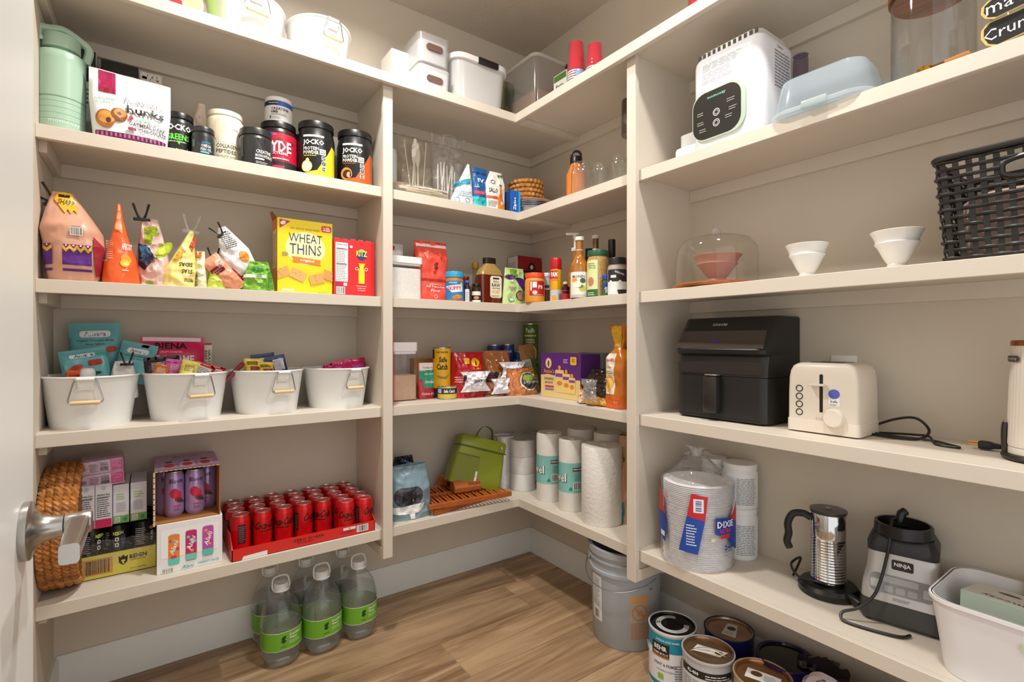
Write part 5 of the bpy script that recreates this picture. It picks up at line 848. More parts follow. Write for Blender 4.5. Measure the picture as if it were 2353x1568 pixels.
t, R, h, L = jar('spice_jar', 'narrow blue and green can between two larger jars', 'jar', 'R', 1384, 1401, 632, -.275, ZC, '2d6a34', '2c3aa8', .02, ribs=False); L.rect(-R, h*.35, R, h*.6, '2438a0').text('salt', 0, h*.3, R*.9, 'f0f0f0', rot=pi/2).build(t)
t, R, h, L = jar('seasoning_jar', 'seasoning jar with black lid and black and white label', 'jar', 'R', 1396, 1440, 594, -.265, ZC, 'b4a79c', '1e1c1b', .026, ribs=False); L.rect(-R*1.2, h*.36, R*1.4, h*.68, '2b2b2c').rect(-R*1.2, .004, R*1.4, h*.36, 'efefef').text('KIRKLAND', R*.3, h*.58, h*.05, 'f4f4f4', w=R*1.1, rot=-.35).rect(-R*.7, h*.46, -R*.1, h*.53, 'e9e9e9').ell(-R*.7, h*.35, R*.18, h*.05, 'f4f4f4').ell(R*.3, h*.35, R*.18, h*.05, 'e0e6dc').poly([(R*.0, h*.14), (R*1.2, h*.16), (R*1.2, h*.02), (R*.15, h*.02)], '2b2b2c').build(t)
t, w, h = carton('mix_box', 'red and white box edge beside the divider on the syrup shelf', 'box', 'R', 1434, 1452, 592, -.20, ZC, .08, 'b31d2c'); Lab(flat(0)).rect(-w*.1, h*.03, w*.48, h*.7, 'efe9ea').build(t)
# ================================================================ CORNER BAY, fourth shelf
t, w, h = carton('cookie_sheet_box', 'slim bright red folder standing against the divider', 'folder', 'L', 893, 904, 760, -.295, ZD, .26, 'd3143e', .4)
t, w, h, d = popbox('tall clear container of tan brown sugar with white lid', 903, 961, 787, -.185, ZD, 'cfae94', .43)
t, w, h = carton('shipping_box', 'plain tan box behind the tuna pouch', 'box', 'L', 952, 1008, 824, -.05, ZD, .05, 'c49a52', .7)
t, w, h, L = smallbag('tuna_pouch', 'red and green tuna pouch with white top', 'L', 960, 1012, 833, -.15, ZD, .03, FOIL('c2222c', .3), 61, amp=.003, df=lambda q: max(.12, 1-q**2)); L.rect(-w*.45, h*.76, w*.45, h*.99, 'ece8e4').poly([(-w*.47, h*.78), (w*.46, h*.80), (w*.44, h*.54), (w*.30, h*.5), (w*.24, h*.3), (-w*.28, h*.3), (-w*.34, h*.52), (-w*.47, h*.55)], '2f9a7a').text('Chicken of the Sea', .004, h*.86, h*.055, 'b3222c', w=w*.72).text('WILD CAUGHT', 0, h*.68, h*.05, 'eef6f2', w=w*.5).text('Smoked', -.002, h*.47, h*.09, 'eef6f2', w=w*.46, shear=.3).text('Chicken of the Sea', 0, h*.14, h*.075, 'fbeaea', w=w*.8, bold=.02).build(t)
def tin(label, u0, u1, vt, wall, pl, z, col, group=None, h=None, top='c2c2c4'):
    cx, cy, R = cyl(u0, u1, y=pl) if wall == 'L' else cyl(u0, u1, x=pl); h = h or Zv(vt, cx, cy)-z; t = thing('food_tin', label, 'tin', (cx, cy, z), atan2(CY-cy, CX-cx)+pi/2, group)
    G().lathe([(R*.95, .0), (R, .001), (R, .003), (R*.975, .004), (R*.975, h-.004), (R, h-.003), (R, h-.001), (R*.97, h), (R*.93, h-.003), (.001, h-.003)], 32).build('can', mat(top, .25, .9), t); G().lathe([(R*.98, .006), (R*.982, .0065), (R*.982, h-.0065), (R*.98, h-.006)], 32, cap0=False, cap1=False).build('paper_wrap', mat(col, .4), t)
    return t, R, h, Lab(cylf(R*.985), crv(R))
t, R, h, L = tin('tall yellow sleeve of stacked tuna tins', 994, 1036, 798, 'L', -.165, ZD, 'e6b21c'); L.rect(-R*1.6, h*.02, R*1.6, h*.2, '1d2440').rect(-R*1.6, h*.78, -R*.9, h*.95, '2a2417').text('Safe', R*.15, h*.76, h*.11, '231a0c', w=R*.9, bold=.03).text('Catch', R*.05, h*.62, h*.12, '231a0c', w=R*1.25, bold=.03).poly([(-R*.6, h*.45), (R*.4, h*.42), (R*.9, h*.48), (R*.5, h*.38), (-R*.2, h*.39)], '9a7a4a').text('EVERY TUNA TESTED', R*.1, h*.9, h*.035, '231a0c', w=R*1.3).text('Safe Catch', R*.2, h*.1, h*.06, 'f2e6c0', w=R*1.2).build(t)
t, R, h, L = tin('low tuna tin with navy and yellow label on the shelf', 1005, 1050, 886, 'L', -.215, ZD, 'd9c23a'); L.rect(-R*1.6, h*.42, R*1.6, h*.84, '1f2740').text('Safe Catch', R*.25, h*.63, h*.25, 'f4f0e0', w=R*1.2, bold=.03).rect(-R*1.2, h*.48, -R*.6, h*.78, 'a9c3e0').build(t)
t, w, h, L = smallbag('bread_bag', 'red bag of raisin bread with yellow sun logo', 'L', 1033, 1110, 810, -.19, ZD, .12, FOIL('b3161f', .25), 62, p=3, amp=.008, fr=14, df=lambda q: 1 if q < .7 else max(.4, 1-(q-.7)/.5), wf=lambda q: 1-.12*q)
L.ell(w*.1, h*.78, w*.13, h*.10, 'f0b91c').poly([(w*.06, h*.72), (w*.14, h*.72), (w*.1, h*.86)], '3a1a10').text('SUN', w*.1, h*.64, h*.05, 'f0a02c', w=w*.24).text('Raisin Bread', w*.12, h*.53, h*.075, 'f8ebe6', w=w*.5).rect(-w*.22, h*.75, -w*.08, h*.88, 'e9b82c').lines(-w*.45, h*.35, -w*.2, h*.5, 3, 'e6b0b0').build(t)
WRAP = mat('ece9ef', .3)
def tail(label, u0, u1, v0, v1, y, seed, m=None, rz=0., wall='L'):
    p, w, r0 = spot(wall, u0, u1, y); z0 = Zv(v1, p.x, p.y); h = Zv(v0, p.x, p.y)-z0; t = thing('bread_bag_tail', label, 'wrapper', (p.x, p.y, max(z0, ZD)), r0, None, 0, rz)
    o, L = bag(t, 'wrapper', w, h, .04, m or WRAP, seed, amp=.014, fr=24, df=lambda q: max(.2, sin(pi*q)), wf=lambda q: .55+.45*abs(2*q-1)); return t, w, h, L
t, w, h, L = tail('twisted white wrapper end lying in front of the raisin bread', 1058, 1128, 854, 900, -.262, 63); L.rect(-w*.4, h*.55, -w*.33, h*.85, '222226').text('Sun', 0, h*.55, h*.2, '444450', rot=.2).build(t)
t, w, h, L = smallbag('bread_bag', 'clear bag with a brown sandwich loaf behind the wrappers', 'L', 1102, 1172, 806, -.16, ZD, .13, mat('a8683a', .18, var=.2, vs=14, coat=.8), 64, p=2.8, amp=.012, fr=16, wf=lambda q: 1-.2*q**2, df=lambda q: max(.45, 1-q**3)); L.rect(-w*.48, h*.30, -w*.1, h*.52, '2a1a18').lines(-w*.42, h*.36, -w*.2, h*.46, 2, 'b3343a').poly([(-w*.12, h*.3), (-w*.06, h*.3), (-w*.02, h*.5), (-w*.1, h*.5)], 'e6d6b0').build(t)
t, w, h, L = tail('crumpled white bread wrapper lying nearest the shelf corner', 1128, 1176, 870, 905, -.275, 65)
t, w, h, L = tail('white twisted wrapper on top of the bagel pack', 1146, 1210, 832, 872, -.235, 66); L.rect(.0, h*.4, w*.1, h*.6, '4a4a30').lines(-w*.2, h*.3, w*.2, h*.7, 4, 'a0a0a8').build(t)
t, w, h, L = smallbag('bagel_pack', 'clear pack of orange brown rolls with round dark label', 'L', 1160, 1229, 846, -.255, ZD, .11, mat('c9793f', .2, var=.25, vs=18, coat=.9), 67, p=3, amp=.008, fr=18, wf=lambda q: 1-.15*q, df=lambda q: max(.5, 1-q**3)); L.ell(w*.12, h*.52, w*.3, h*.34, 'e9e6da').ell(w*.12, h*.52, w*.27, h*.30, '3a4038').ell(w*.12, h*.62, w*.22, h*.14, '8fa84a').text('SOURDOUGH', w*.12, h*.48, h*.09, 'f2f2ea', w=w*.42).build(t)
for k, (a, b, vt, y, lab) in enumerate(((1119, 1152, 792, -.09, 'blue topped tomato tin beside the sandwich loaf'), (1150, 1182, 791, -.09, 'blue topped tomato tin lettered in black on yellow'))):
    t, R, h, L = tin(lab, a, b, vt, 'L', y, ZD, '23407f', 'blue tomato tins'); L.rect(-R*1.5, .006, R*1.5, h*.62, 'd9842c').rect(-R*1.4, h*.42, R*1.4, h*.62, '161310').text('RO-TEL', 0, h*.52, h*.13, 'f4c63a', w=R*1.6, bold=.03).text('diced', 0, h*.85, h*.06, 'dfe6f4').ell(0, h*.28, R*.6, h*.1, 'e9d9c0').build(t)
t, R, h, L = tin('small blue bean tin leaning beside the tall soup tins', 1180, 1203, 808, 'L', -.13, ZD, '24356f'); L.ell(0, h*.4, R*.6, h*.16, '8a1f3a').text('S&W', 0, h*.75, h*.1, 'dfe6f4').build(t)
t, R, h, L = tin('tall dark green soup tin in the shelf corner', 1202, 1238, 794, 'R', -.095, ZD, '2f4a22', 'green soup tins', h=.150); L.rect(-R, h*.5, R, h*.8, '8a9a3a').build(t)
t, R, h2, L = tin('tall green soup tin stacked on another in the corner', 1201, 1237, 744, 'R', -.095, ZD+.150, '4c6a1e', 'green soup tins'); h = h2; L.text('Pacific', 0, h*.82, h*.13, 'eef2e0', w=R*1.2).rect(-R*.8, h*.66, R*.8, h*.70, 'c9cf3a').lines(-R*.6, h*.5, R*.6, h*.62, 2, 'e6ecd6').ell(R*.25, h*.22, R*.6, h*.2, 'e6c98a').ell(R*.25, h*.22, R*.45, h*.15, 'c98a4a').ell(-R*.7, h*.3, R*.35, h*.12, '3a5218').build(t)
p = Vector((X(1222, -.20), -.20, ZD)); t = thing('lentil_pouch', 'tan and green kraft pouch leaning in the corner', 'pouch', p, 0, None, 0, -.16); hh = .245
o, L = bag(t, 'pouch', .092, hh, .05, mat('a97a45', .6), 68, amp=.004, df=lambda q: max(.12, 1-q**2)); L.rect(-.040, hh*.38, .006, hh*.70, 'd9d4c8').lines(-.036, hh*.40, .002, hh*.66, 9, '66625a').rect(.006, hh*.38, .042, hh*.70, '4f7a24').rect(-.043, .003, .043, hh*.36, 'b58a3c').bars(.012, hh*.2, .034, hh*.28).build(t)
# macaroni box faces the left: sits on the right-hand run
p0 = Vector((-.225, Y(1243, -.225), ZD)); y1 = Y(1334, -.225); w = p0.y-y1; h = Zv(812, -.225, p0.y)-ZD
t = thing('macaroni_box', 'purple and cream variety pack box marked twelve', 'box', (-.225, (p0.y+y1)/2, ZD), RW); G().box(-w/2, w/2, 0, .12, 0, h, .0012, 1).build('box', mat('5f2a82', .35), t)
L = Lab(flat(0)); L.rect(-w/2+.001, .001, w/2-.001, h*.44, 'ecd28e').poly([(-w*.499, h*.43), (-w*.499, h*.5), (-w*.3, h*.53), (-w*.1, h*.5), (-w*.1, h*.43)], 'ecd28e').ell(-w*.29, h*.78, w*.085, h*.125, 'e9a03a').ell(-w*.29, h*.78, w*.065, h*.10, 'f4e6c9').ell(-w*.29, h*.77, w*.028, h*.075, '6a5a50').text("Annie's", -w*.28, h*.60, h*.1, 'eda33c', w=w*.28, bold=.02).text('ORGANIC', -w*.28, h*.425, h*.06, '3c2430', w=w*.26).text('MACARONI', -w*.28, h*.34, h*.05, '7a2a6a', w=w*.2)
L.rect(-w*.38, h*.235, -w*.15, h*.27, 'c22f55').rect(-w*.38, h*.2, -w*.15, h*.23, 'e88a9a').rect(-w*.38, h*.165, -w*.15, h*.195, '6f86a0')
for k, (x, s) in enumerate(((-.0, 1.), (.17, .85), (.31, .7))): L.rect(w*(x-.11*s), h*.14, w*(x+.11*s), h*(.14+.50*s), 'f0d488', .006).rect(w*(x-.10*s), h*(.14+.34*s), w*(x+.10*s), h*(.14+.42*s), '8a3fa0').ell(w*x, h*(.14+.2*s), w*.07*s, h*.05, 'e6892c').ell(w*x, h*(.14+.55*s), w*.035, h*.05, 'e9a03a')
L.rect(w*.27, h*.76, w*.42, h*.94, 'f0b92c', .006).text('12', w*.345, h*.865, h*.07, '2c1a3c', bold=.03).lines(w*.1, h*.8, w*.22, h*.9, 3, 'e6d6f0').build(t)
t, w, h = carton('pasta_box', 'grey box printed with small nutrition panels beside purple box', 'box', 'R', 1330, 1384, 811, -.10, ZD, .06, '8d8f9c', .45); L = Lab(flat(0))
for k in range(4):
    for j in range(2): L.rect(-w*.47+k*w*.24, h*(.04+.5*j), -w*.47+k*w*.24+w*.21, h*(.46+.5*j), 'b9bac6').lines(-w*.45+k*w*.24, h*(.06+.5*j), -w*.45+k*w*.24+w*.17, h*(.43+.5*j), 9, '4a4c58')
L.build(t)
p, w, rz = spot('R', 1316, 1410, -.27); t = thing('bread_bag', 'dark brown bag of yellow rolls with twisted clear end', 'bag', (-.27, p.y, ZD), RW); hb = Zv(850, p.x, p.y)-ZD
o, L = bag(t, 'bag', w, hb, .13, FOIL('2a1b15', .15), 69, p=2.4, amp=.012, fr=18, wf=lambda q: 1-.45*q**2, df=lambda q: max(.3, 1-q**2), cx=lambda q: .012*q, y0=.05)
L.poly([(-w*.47, .004), (w*.42, .004), (w*.40, hb*.22), (w*.1, hb*.30), (-w*.15, hb*.2), (-w*.3, hb*.42), (-w*.46, hb*.3)], 'd9a24a').poly([(-w*.47, .004), (-w*.1, .004), (-w*.14, hb*.28), (-w*.32, hb*.44), (-w*.46, hb*.3)], 'e3c096')
for k in range(4): L.ell(-w*.05+k*w*.11, hb*.12, w*.05, hb*.07, 'ebbd62')
L.build(t)
t, w2, h2, L = tail('clear twisted bag end in front of the yellow rolls', 1330, 1368, 872, 922, -.33, 70, clear('f4f4f4', .2, bump=.9, gloss=2.), wall='R'); t.location.x = -.318
t, w, h, L = smallbag('snack_bag', 'tall orange caramel corn bag with gathered gold top by the divider', 'R', 1404, 1452, 748, -.235, ZD, .10, FOIL('c9731c', .3), 71, p=3, amp=.005, fr=14, df=lambda q: 1 if q < .6 else max(.25, 1-(q-.6)/.25) if q < .76 else .3+.4*(q-.76)/.24, wf=lambda q: 1 if q < .6 else (1-.6*(q-.6)/.12 if q < .72 else .4+.55*(q-.72)/.28))
L.rect(-w*.45, h*.17, w*.1, h*.66, 'e9dccb').text('CARAMEL', -w*.18, h*.58, h*.04, 'c2402c', w=w*.5).ell(-w*.18, h*.3, w*.22, h*.1, 'e6b04a').text('Corn', -w*.2, h*.5, h*.035, 'd98a3c').lines(-w*.4, h*.42, .0, h*.46, 2, '55483c').rect(-w*.46, .003, w*.46, h*.16, 'd9641c').text('kernel', w*.1, h*.08, h*.03, 'f6dcc0').poly([(-w*.3, h*.99), (-w*.1, h*.74), (w*.14, h*.74), (w*.3, h*.99)], 'c99a22').build(t)
# ================================================================ CORNER BAY, fifth shelf
t, w, h, L = smallbag('sock_pack', 'blue grey garment pack with white hanger card and window', 'L', 894, 984, 1068, -.235, ZE, .11, mat('7d97a3', .35), 81, p=3, amp=.007, fr=14, df=lambda q: 1 if q < .55 else max(.3, 1-(q-.55)/.5), wf=lambda q: 1-.25*max(0, q-.5))
L.rect(-w*.46, h*.28, w*.2, h*.62, '3a3a40', .03).rect(-w*.30, h*.3, w*.06, h*.57, '15151b', .02).text('2', -w*.04, h*.38, h*.07, 'b9b9c2').lines(-w*.05, h*.45, w*.05, h*.55, 4, '55555e').poly([(-w*.48, h*.26), (w*.24, h*.30), (w*.22, h*.20), (w*.08, h*.12), (w*.0, h*.12), (-w*.0, h*.02), (-w*.1, h*.02), (-w*.12, h*.12), (-w*.48, h*.14)], 'ecebea').build(t)
t, w, h, L = smallbag('sock_pack', 'dark navy garment pack behind the blue grey one', 'L', 892, 960, 1048, -.10, ZE, .10, mat('23273a', .3), 82, amp=.016, fr=24, wf=lambda q: 1-.4*q**2); L.ell(0, h*.9, .012, .006, '9fb0c8').ell(.02, h*.85, .012, .006, '9fb0c8').build(t)
RKM = mat('a9571c', .4, var=.18, vs=30)
def rack(label, loc, rz, w, d, n, tilt=0.):
    t = thing('folding_rack', label, 'rack', loc, rz, 'slatted wooden racks', tilt)
    for k, (x0, x1, y0, y1) in enumerate(((-w/2, w/2, 0, .016), (-w/2, w/2, d-.016, d), (-w*.06, w*.5, d*.42, d*.42+.014), (-w/2, w*.46, d*.52, d*.52+.014))): G().box(x0, x1, y0, y1, 0, .022, .002, 1).build('rail', RKM, t)
    sl = None
    for i in range(n):
        x = -w/2+.012+(w-.024)*i/(n-1)
        if sl is None: sl = G().tube([(0, .008, .012), (0, d-.008, .016)], .0042, 8).build('slat', mat('b9652a', .4, var=.15, vs=30), t)
        else: o = sl.copy(); COL.objects.link(o); o.parent = t; sl_ = o
        (sl if i == 0 else o).location = (x, 0, .003*(i % 2))
    return t
q0 = hit(1030, 1188, ZE+.03); rack('slatted wooden folding rack, lower of two under the green bag', (-.60, -.285, ZE+.002), .16, .30, .235, 17); rack('slatted wooden folding rack, upper of two under the green bag', (-.575, -.325, ZE+.027), -.10, .40, .26, 22)
LEA = mat('a85a22', .45, var=.12, vs=25)
for k, (u, v, rz, lab, s) in enumerate(((1030, 1108, .5, 'brown leather eyewear case behind the flap case', .85), (1070, 1125, -.12, 'brown leather eyewear case with angular folded front', 1.))):
    p = hit(u, v, ZE+.055); t = thing('eyewear_case', lab, 'case', (p.x, p.y, ZE+.0535), rz, 'brown leather cases'); w = .13*s
    o = G().loft([[(x, a, b) for a, b in ((-.028*s, 0), (.03*s, 0), (.03*s, .030*s), (.012*s, .052*s), (-.012*s, .044*s), (-.03*s, .02*s))] for x in (-w/2, -w*.2, w*.2, w/2)]); o.build('case', LEA, t); Lab(lambda u_, v_, h_: (u_, -.03*s-h_+.35*max(0, v_-.02*s), v_)).poly([(w*.05, .004), (w*.48, .004), (w*.48, .036*s), (w*.02, .04*s)], '8a4318').build(t, 'fold_panel')
OLV = mat('7f8a1e', .3, var=.06, vs=10); p = hit(1095, 1100, ZE+.06)
t = thing('lunch_bag', 'olive green insulated bag with top handle tilted on the racks', 'bag', (-.505, -.235, ZE+.066), -.25, None, -.22, .30); w, h, d = .25, .225, .11
G().loft([[(x*k, y*k2+d/2, zz) for x, y in rrect(-w/2, w/2, -d/2, d/2, .018, 4)] for zz, k, k2 in ((0, 1.02, .92), (.006, 1.05, .96), (h*.45, .99, 1.02), (h*.76, .93, .97))]).build('body', OLV, t)
G().loft([[(x*k, y*k2+d/2, zz) for x, y in rrect(-w/2, w/2, -d/2, d/2, .018, 4)] for zz, k, k2 in ((h*.77, .95, 1.0), (h*.80, .97, 1.02), (h*.97, .95, .98), (h, .9, .9))]).build('lid', OLV, t)
G().tube([(-w*.475, -.001, h*.765), (0, -.003, h*.765), (w*.475, -.001, h*.765)], .003, 6).build('zip', mat('4c5410', .4), t)
pts = smooth([Vector(q) for q in ((-.03, d/2, h-.004), (-.02, d/2, h+.035), (.005, d/2, h+.062), (.045, d/2, h+.05), (.06, d/2, h-.004))], 6); G().loft([[q+Vector((0, -.011, 0)), q+Vector((0, .011, 0)), q+Vector((.003, .011, .002)), q+Vector((.003, -.011, .002))] for q in pts]).build('handle', mat('6d7818', .4), t)
L = Lab(flat(-.003)); L.rect(-w*.46, h*.05, -w*.02, h*.60, '717a1a').rect(-w*.455, h*.57, -w*.03, h*.60, '555d12').rect(-w*.06, h*.10, -w*.02, h*.30, 'e9e6da').text('JJB', -w*.04, h*.2, w*.022, '222222', rot=pi/2).build(t, 'front_pocket')
G().tube([(w*.34+.008*cos(a), -.004, h*.86+.008*sin(a)) for a in [2*pi*i/20 for i in range(21)]], .0018, 6, cap=False).build('ring', CHROME, t)
TPM = mat('eceae8', .8, var=.02, vs=60, bump=.25, bs=70)
def roll(parent, x, y, z, r, h, name='roll', core=.02, m=TPM):
    G().lathe([(core, .001), (r*.98, 0), (r, .004), (r, h-.004), (r*.98, h), (core, h-.001), (core, .001)], 32, x, y, cap0=False, cap1=False, z0=z).build(name, m, parent); G().lathe([(core-.0015, .002), (core-.0015, h*.93)], 16, x, y, cap0=True, cap1=True, z0=z).build('core', mat('7d6a58', .9), parent)
cx, cy, R = cyl(1167, 1236, y=-.20); rh = (Zv(1008, cx, cy)-ZE)/3
t = thing('toilet_roll_pack', 'plastic wrapped pack of white toilet rolls stacked three high', 'pack', (cx, cy, ZE), 0)
for (dx, dy) in ((0, 0), (.125, .045), (-.012, .125), (.115, .14)):
    for k in range(3): roll(t, dx, dy, .001+k*rh, .0625, rh*.985)
hull = rrect(-.068, .19, -.068, .19, .065, 6)
G().loft([[(x, y, zz) for x, y in hull] for zz in [rh*3*k/12-.001*(k == 0) for k in range(13)]]).build('film', clear('ffffff', .10, bump=.8, bs=38, gloss=1.6), t); L = Lab(cylf(.070), .012); L.bars(.02, rh*.3, .052, rh*.62).rect(.015, rh*2.0, .06, rh*2.5, 'e9e9ec').lines(.018, rh*2.05, .057, rh*2.45, 7, '77777e').build(t)
t, w, h, L = smallbag('toilet_roll_pack', 'white wrapped roll pack edge behind the green bag', 'L', 1140, 1172, 1000, -.10, ZE, .10, mat('e6e4e6', .35), 83, amp=.006, p=4, df=lambda q: 1)
def towel(label, u0, u1, vt, x, wrap=False, top=True):
    cx, cy, R = cyl(u0, u1, x=x); h = Zv(vt, cx, cy)-ZE; t = thing('paper_towel_roll', label, 'roll', (cx, cy, ZE), atan2(CY-cy, CX-cx)+pi/2, 'paper towel rolls')
    if not wrap: roll(t, 0, 0, 0, R, h, 'roll', .021, mat('ebe7e1', .85, var=.02, vs=40, bump=.6, bs=85))
    else:
        G().lathe([(R*.96, 0), (R, .005), (R, h-.008), (R*.94, h), (R*.3, h-.004), (.012, h-.012)], 36).build('wrapped_roll', mat('eae6e0', .4, bump=.3, bs=40), t)
        L = Lab(cylf(R), crv(R)); L.rect(-R*1.5, h*.27, R*1.5, h*.68, '86c6bf')
        for k in range(9): L.ring(random.uniform(-R*1.2, R*1.2), h*random.uniform(.34, .6), .018, .0016, '9ad4cc', 16)
        L.text('wel', -R*.95, h*.47, h*.13, '5a5f64', w=R*1.2, bold=.05).text('wel', -R*.97, h*.475, h*.12, 'f4f4f4', w=R*1.12, bold=.02).rect(R*.1, h*.57, R*.95, h*.62, '5a1f2c').text('KIRKLAND', R*.5, h*.597, h*.025, 'ffffff', w=R*.7).bars(R*.2, h*.315, R*.75, h*.41).lines(R*.25, h*.44, R*.8, h*.55, 6, '6a9a96').poly([(-R*.2, h*.31), (-.002, h*.36), (R*.1, h*.31)], '2f7a6f').build(t)
towel('paper towel roll in teal printed wrapper beside the toilet rolls', 1233, 1292, 993, -.205, True); towel('paper towel roll in teal printed wrapper next to the bare roll', 1284, 1342, 1007, -.215, True)
towel('bare unwrapped paper towel roll nearest the shelf edge', 1336, 1431, 1022, -.215); towel('plain wrapped paper towel roll at the wall behind the teal ones', 1303, 1368, 983, -.068, True); towel('plain wrapped paper towel roll at the wall behind the bare roll', 1364, 1430, 993, -.066, True)
t, w, h, L = smallbag('paper_bag', 'brown paper bag edge between the bare roll and divider', 'R', 1428, 1452, 1000, -.14, ZE, .08, mat('c49a78', .7), 84, amp=.008, fr=20, df=lambda q: 1 if q < .7 else .6); L.rect(-w*.46, .004, w*.3, h*.25, '2f7f86').rect(-.01, h*.6, .01, h*.68, '3a3a5a').build(t)
# ================================================================ RIGHT BAY, second shelf
def rbox(w, d, h, r, m, parent, name='body', prof=((0, .96), (.01, 1.), (1., 1.)), top=.012, y0=0):
    rings = []
    for zz, k in prof: rings.append([(x*k, y0+d/2+y*k, zz*h if zz > .011 else zz) for x, y in rrect(-w/2, w/2, -d/2, d/2, r, 6)])
    return G().loft(rings).build(name, m, parent)
p, w, rz = spot('R', 1588, 1752, -.290); h = Zv(122, -.290, Y(1640, -.29))-ZB; d = .20
t = thing('bottle_steriliser', 'white rounded bottle steriliser with dark touch panel', 'steriliser', (p.x, p.y, ZB), RW); STW = mat('ececf2', .22)
rbox(w, d, h, .035, STW, t, 'body', ((0, .90), (.012, .93), (.06, .98), (.16, 1.), (.93, 1.), (.975, .985), (1., .95)))
G().loft([[(x, y+d/2, zz) for x, y in rrect(-w*.44, w*.44, -d*.44, d*.44, .03, 5)] for zz in (h, h+.02)]).build('vent_lid', mat('cfcac2', .4), t)
g = None
for k in range(12):
    o = G().box(-.0045, .0045, -.0008, .001, 0, .014); o = o.build('vent_slot', mat('2a2a28', .6), t); o.location = (-w*.40+k*w*.0727, d/2-d*.44-.0002, h+.004)
ph = h*.50; q = rrect(-w*.46, w*.30, h*.10, h*.62, .045, 6)
G().prism(q, -.006, .01, 'y').build('panel_bezel', mat('aebfae', .35), t); L = Lab(flat(-.006)); L.rough = .12; L.poly(rrect(-w*.45, w*.24, h*.115, h*.605, .042, 6), '33322f').text('momcozy', -w*.10, h*.535, h*.03, '8fd6c4', w=w*.26)
for y in (.36, .25): L.ring(-w*.10, h*y, .0115, .0018, 'e9e9e6').ring(-w*.10, h*y, .007, .0014, 'e9e9e6')
for x, y in ((-.33, .38), (-.33, .28), (-.30, .20), (.10, .42), (.13, .33), (.08, .26)): L.lines(w*x-.012, h*y, w*x+.014, h*(y+.045), 2, 'dcdcd8', .22)
L.build(t); L = Lab(flat(0)); L.rect(-w*.34, h*.70, w*.30, h*.93, 'e2e2e8').lines(-w*.32, h*.84, w*.28, h*.92, 5, '8a8a92').lines(-w*.32, h*.76, w*.10, h*.83, 4, '9a9aa2').lines(-w*.32, h*.71, w*.12, h*.75, 3, '9a9aa2').build(t, 'instruction_print'); L = Lab(side(w/2, 1, 0)); L.lines(d*.35, h*.52, d*.80, h*.90, 12, '8f8f98', .5, .1).text('Caution', d*.5, h*.93, .008, 'b3404a').build(t, 'side_print')
for k in range(22): pass
o = G().loft([[(x, y+d/2, zz) for x, y in rrect(-w*.40, w*.40, -d*.43, d*.43, .03, 5)] for zz in (0, .012)]).build('ribbed_base', mat('d9cdbf', .5), t)
t = thing('steriliser_tray', 'white base tray pushed behind the steriliser', 'tray', (-.215, Y(1575, -.215), ZB), RW); rbox(.10, .14, .072, .02, mat('f0f0f2', .3), t, 'base', ((0, .95), (.012, 1.), (.9, 1.), (1, .96))); rbox(.085, .11, .05, .02, mat('cfd0cc', .35), t, 'insert', y0=.02).location = (0, 0, .072)
t, R, h, L = jar('plastic_cup', 'smoky purple clear cup behind the steriliser', 'cup', 'R', 1822, 1858, 126, -.10, ZB, 'b0a6b0', 'a59aa8', .004, bodymat=clear('c8bcc8', .25, 'b0a4b4'), ribs=False)
y0, y1 = Y(1792, -.265), Y(2030, -.245); w = y0-y1; t = thing('food_container', 'frosted bluish food container resting upside down on its lid', 'container', (-.335, (y0+y1)/2, ZB+.001), RW+.05); d = .20; h = .105
FRB = clear('e6f0f6', .38, 'e3edf4', rough=.1)
G().loft([[(x*k, d/2+y*k, zz) for x, y in rrect(-w/2, w/2, -d/2, d/2, .05, 6)] for zz, k in ((.012, .95), (.03, .94), (h*.8, .86), (h*.95, .82), (h, .74))]).build('tub', FRB, t)
G().loft([[(x*k, d/2+y*k, zz) for x, y in rrect(-w/2, w/2, -d/2, d/2, .05, 6)] for zz, k in ((.0, .99), (.003, 1.02), (.012, 1.02), (.016, .97))]).build('lid', clear('f0f4f6', .5, 'eef2f4', rough=.1), t); G().box(-.03, .03, -.008, .002, .002, .02, .002).build('latch', clear('e9eff0', .6, 'dfe9e6'), t)
cx, cy, R = cyl(2046, 2246, x=-.165); H = .300; t = thing('glass_canister', 'large clear glass canister with wooden lid', 'canister', (cx, cy, ZB)); GL2 = clear('fafafa', .02, gloss=1.3)
G().lathe([(.001, .004), (R*.95, .002), (R, .008), (R, H*.82), (R*.97, H*.82), (R*.97, .010), (.001, .009)], 48, cap0=False, cap1=False).build('glass', GL2, t); G().lathe([(R*.95, H*.78), (R*.95, H*.82), (R*1.06, H*.82), (R*1.06, H*.90), (R*1.02, H*.92), (.001, H*.92)], 48).build('lid', woodmat('a9652f', '6d3714', 2.2, .4, 1, False), t)
t = thing('scoop', 'small copper coloured scoop lying before the glass canister', 'scoop', (-.288, Y(2140, -.288), ZB+.004), RW, None, 0, -.04); G().tube([(.0, 0, .012), (.03, 0, .012), (.06, 0, .012)], .002, 6).build('stem', mat('8a5a1e', .25, .9), t); G().prism([(.024, -.003), (.060, -.007), (.066, -.005), (.068, 0), (.066, .005), (.060, .007), (.024, .003)], .010, .014).build('handle', mat('c98a4a', .35, .4), t); G().lathe([(.012, 0), (.014, .004), (.014, .014), (.0125, .014), (.0115, .004)], 20, -.012, 0, cap0=True, cap1=False).build('cup', mat('a9771e', .25, .9), t)
cx, cy, R = cyl(2274, 2440, x=-.19); t = thing('glass_canister', 'glass jar hung with black chalk tags', 'canister', (cx, cy, ZB)); G().lathe([(.001, .004), (R*.9, .002), (R, .02), (R, .12), (R*.85, .18), (R*.62, .205), (R*.62, .26), (R*.59, .26), (R*.59, .206), (R*.81, .176), (R*.96, .12), (R*.96, .02), (.001, .009)], 44, cap0=False, cap1=False).build('glass', GL2, t)
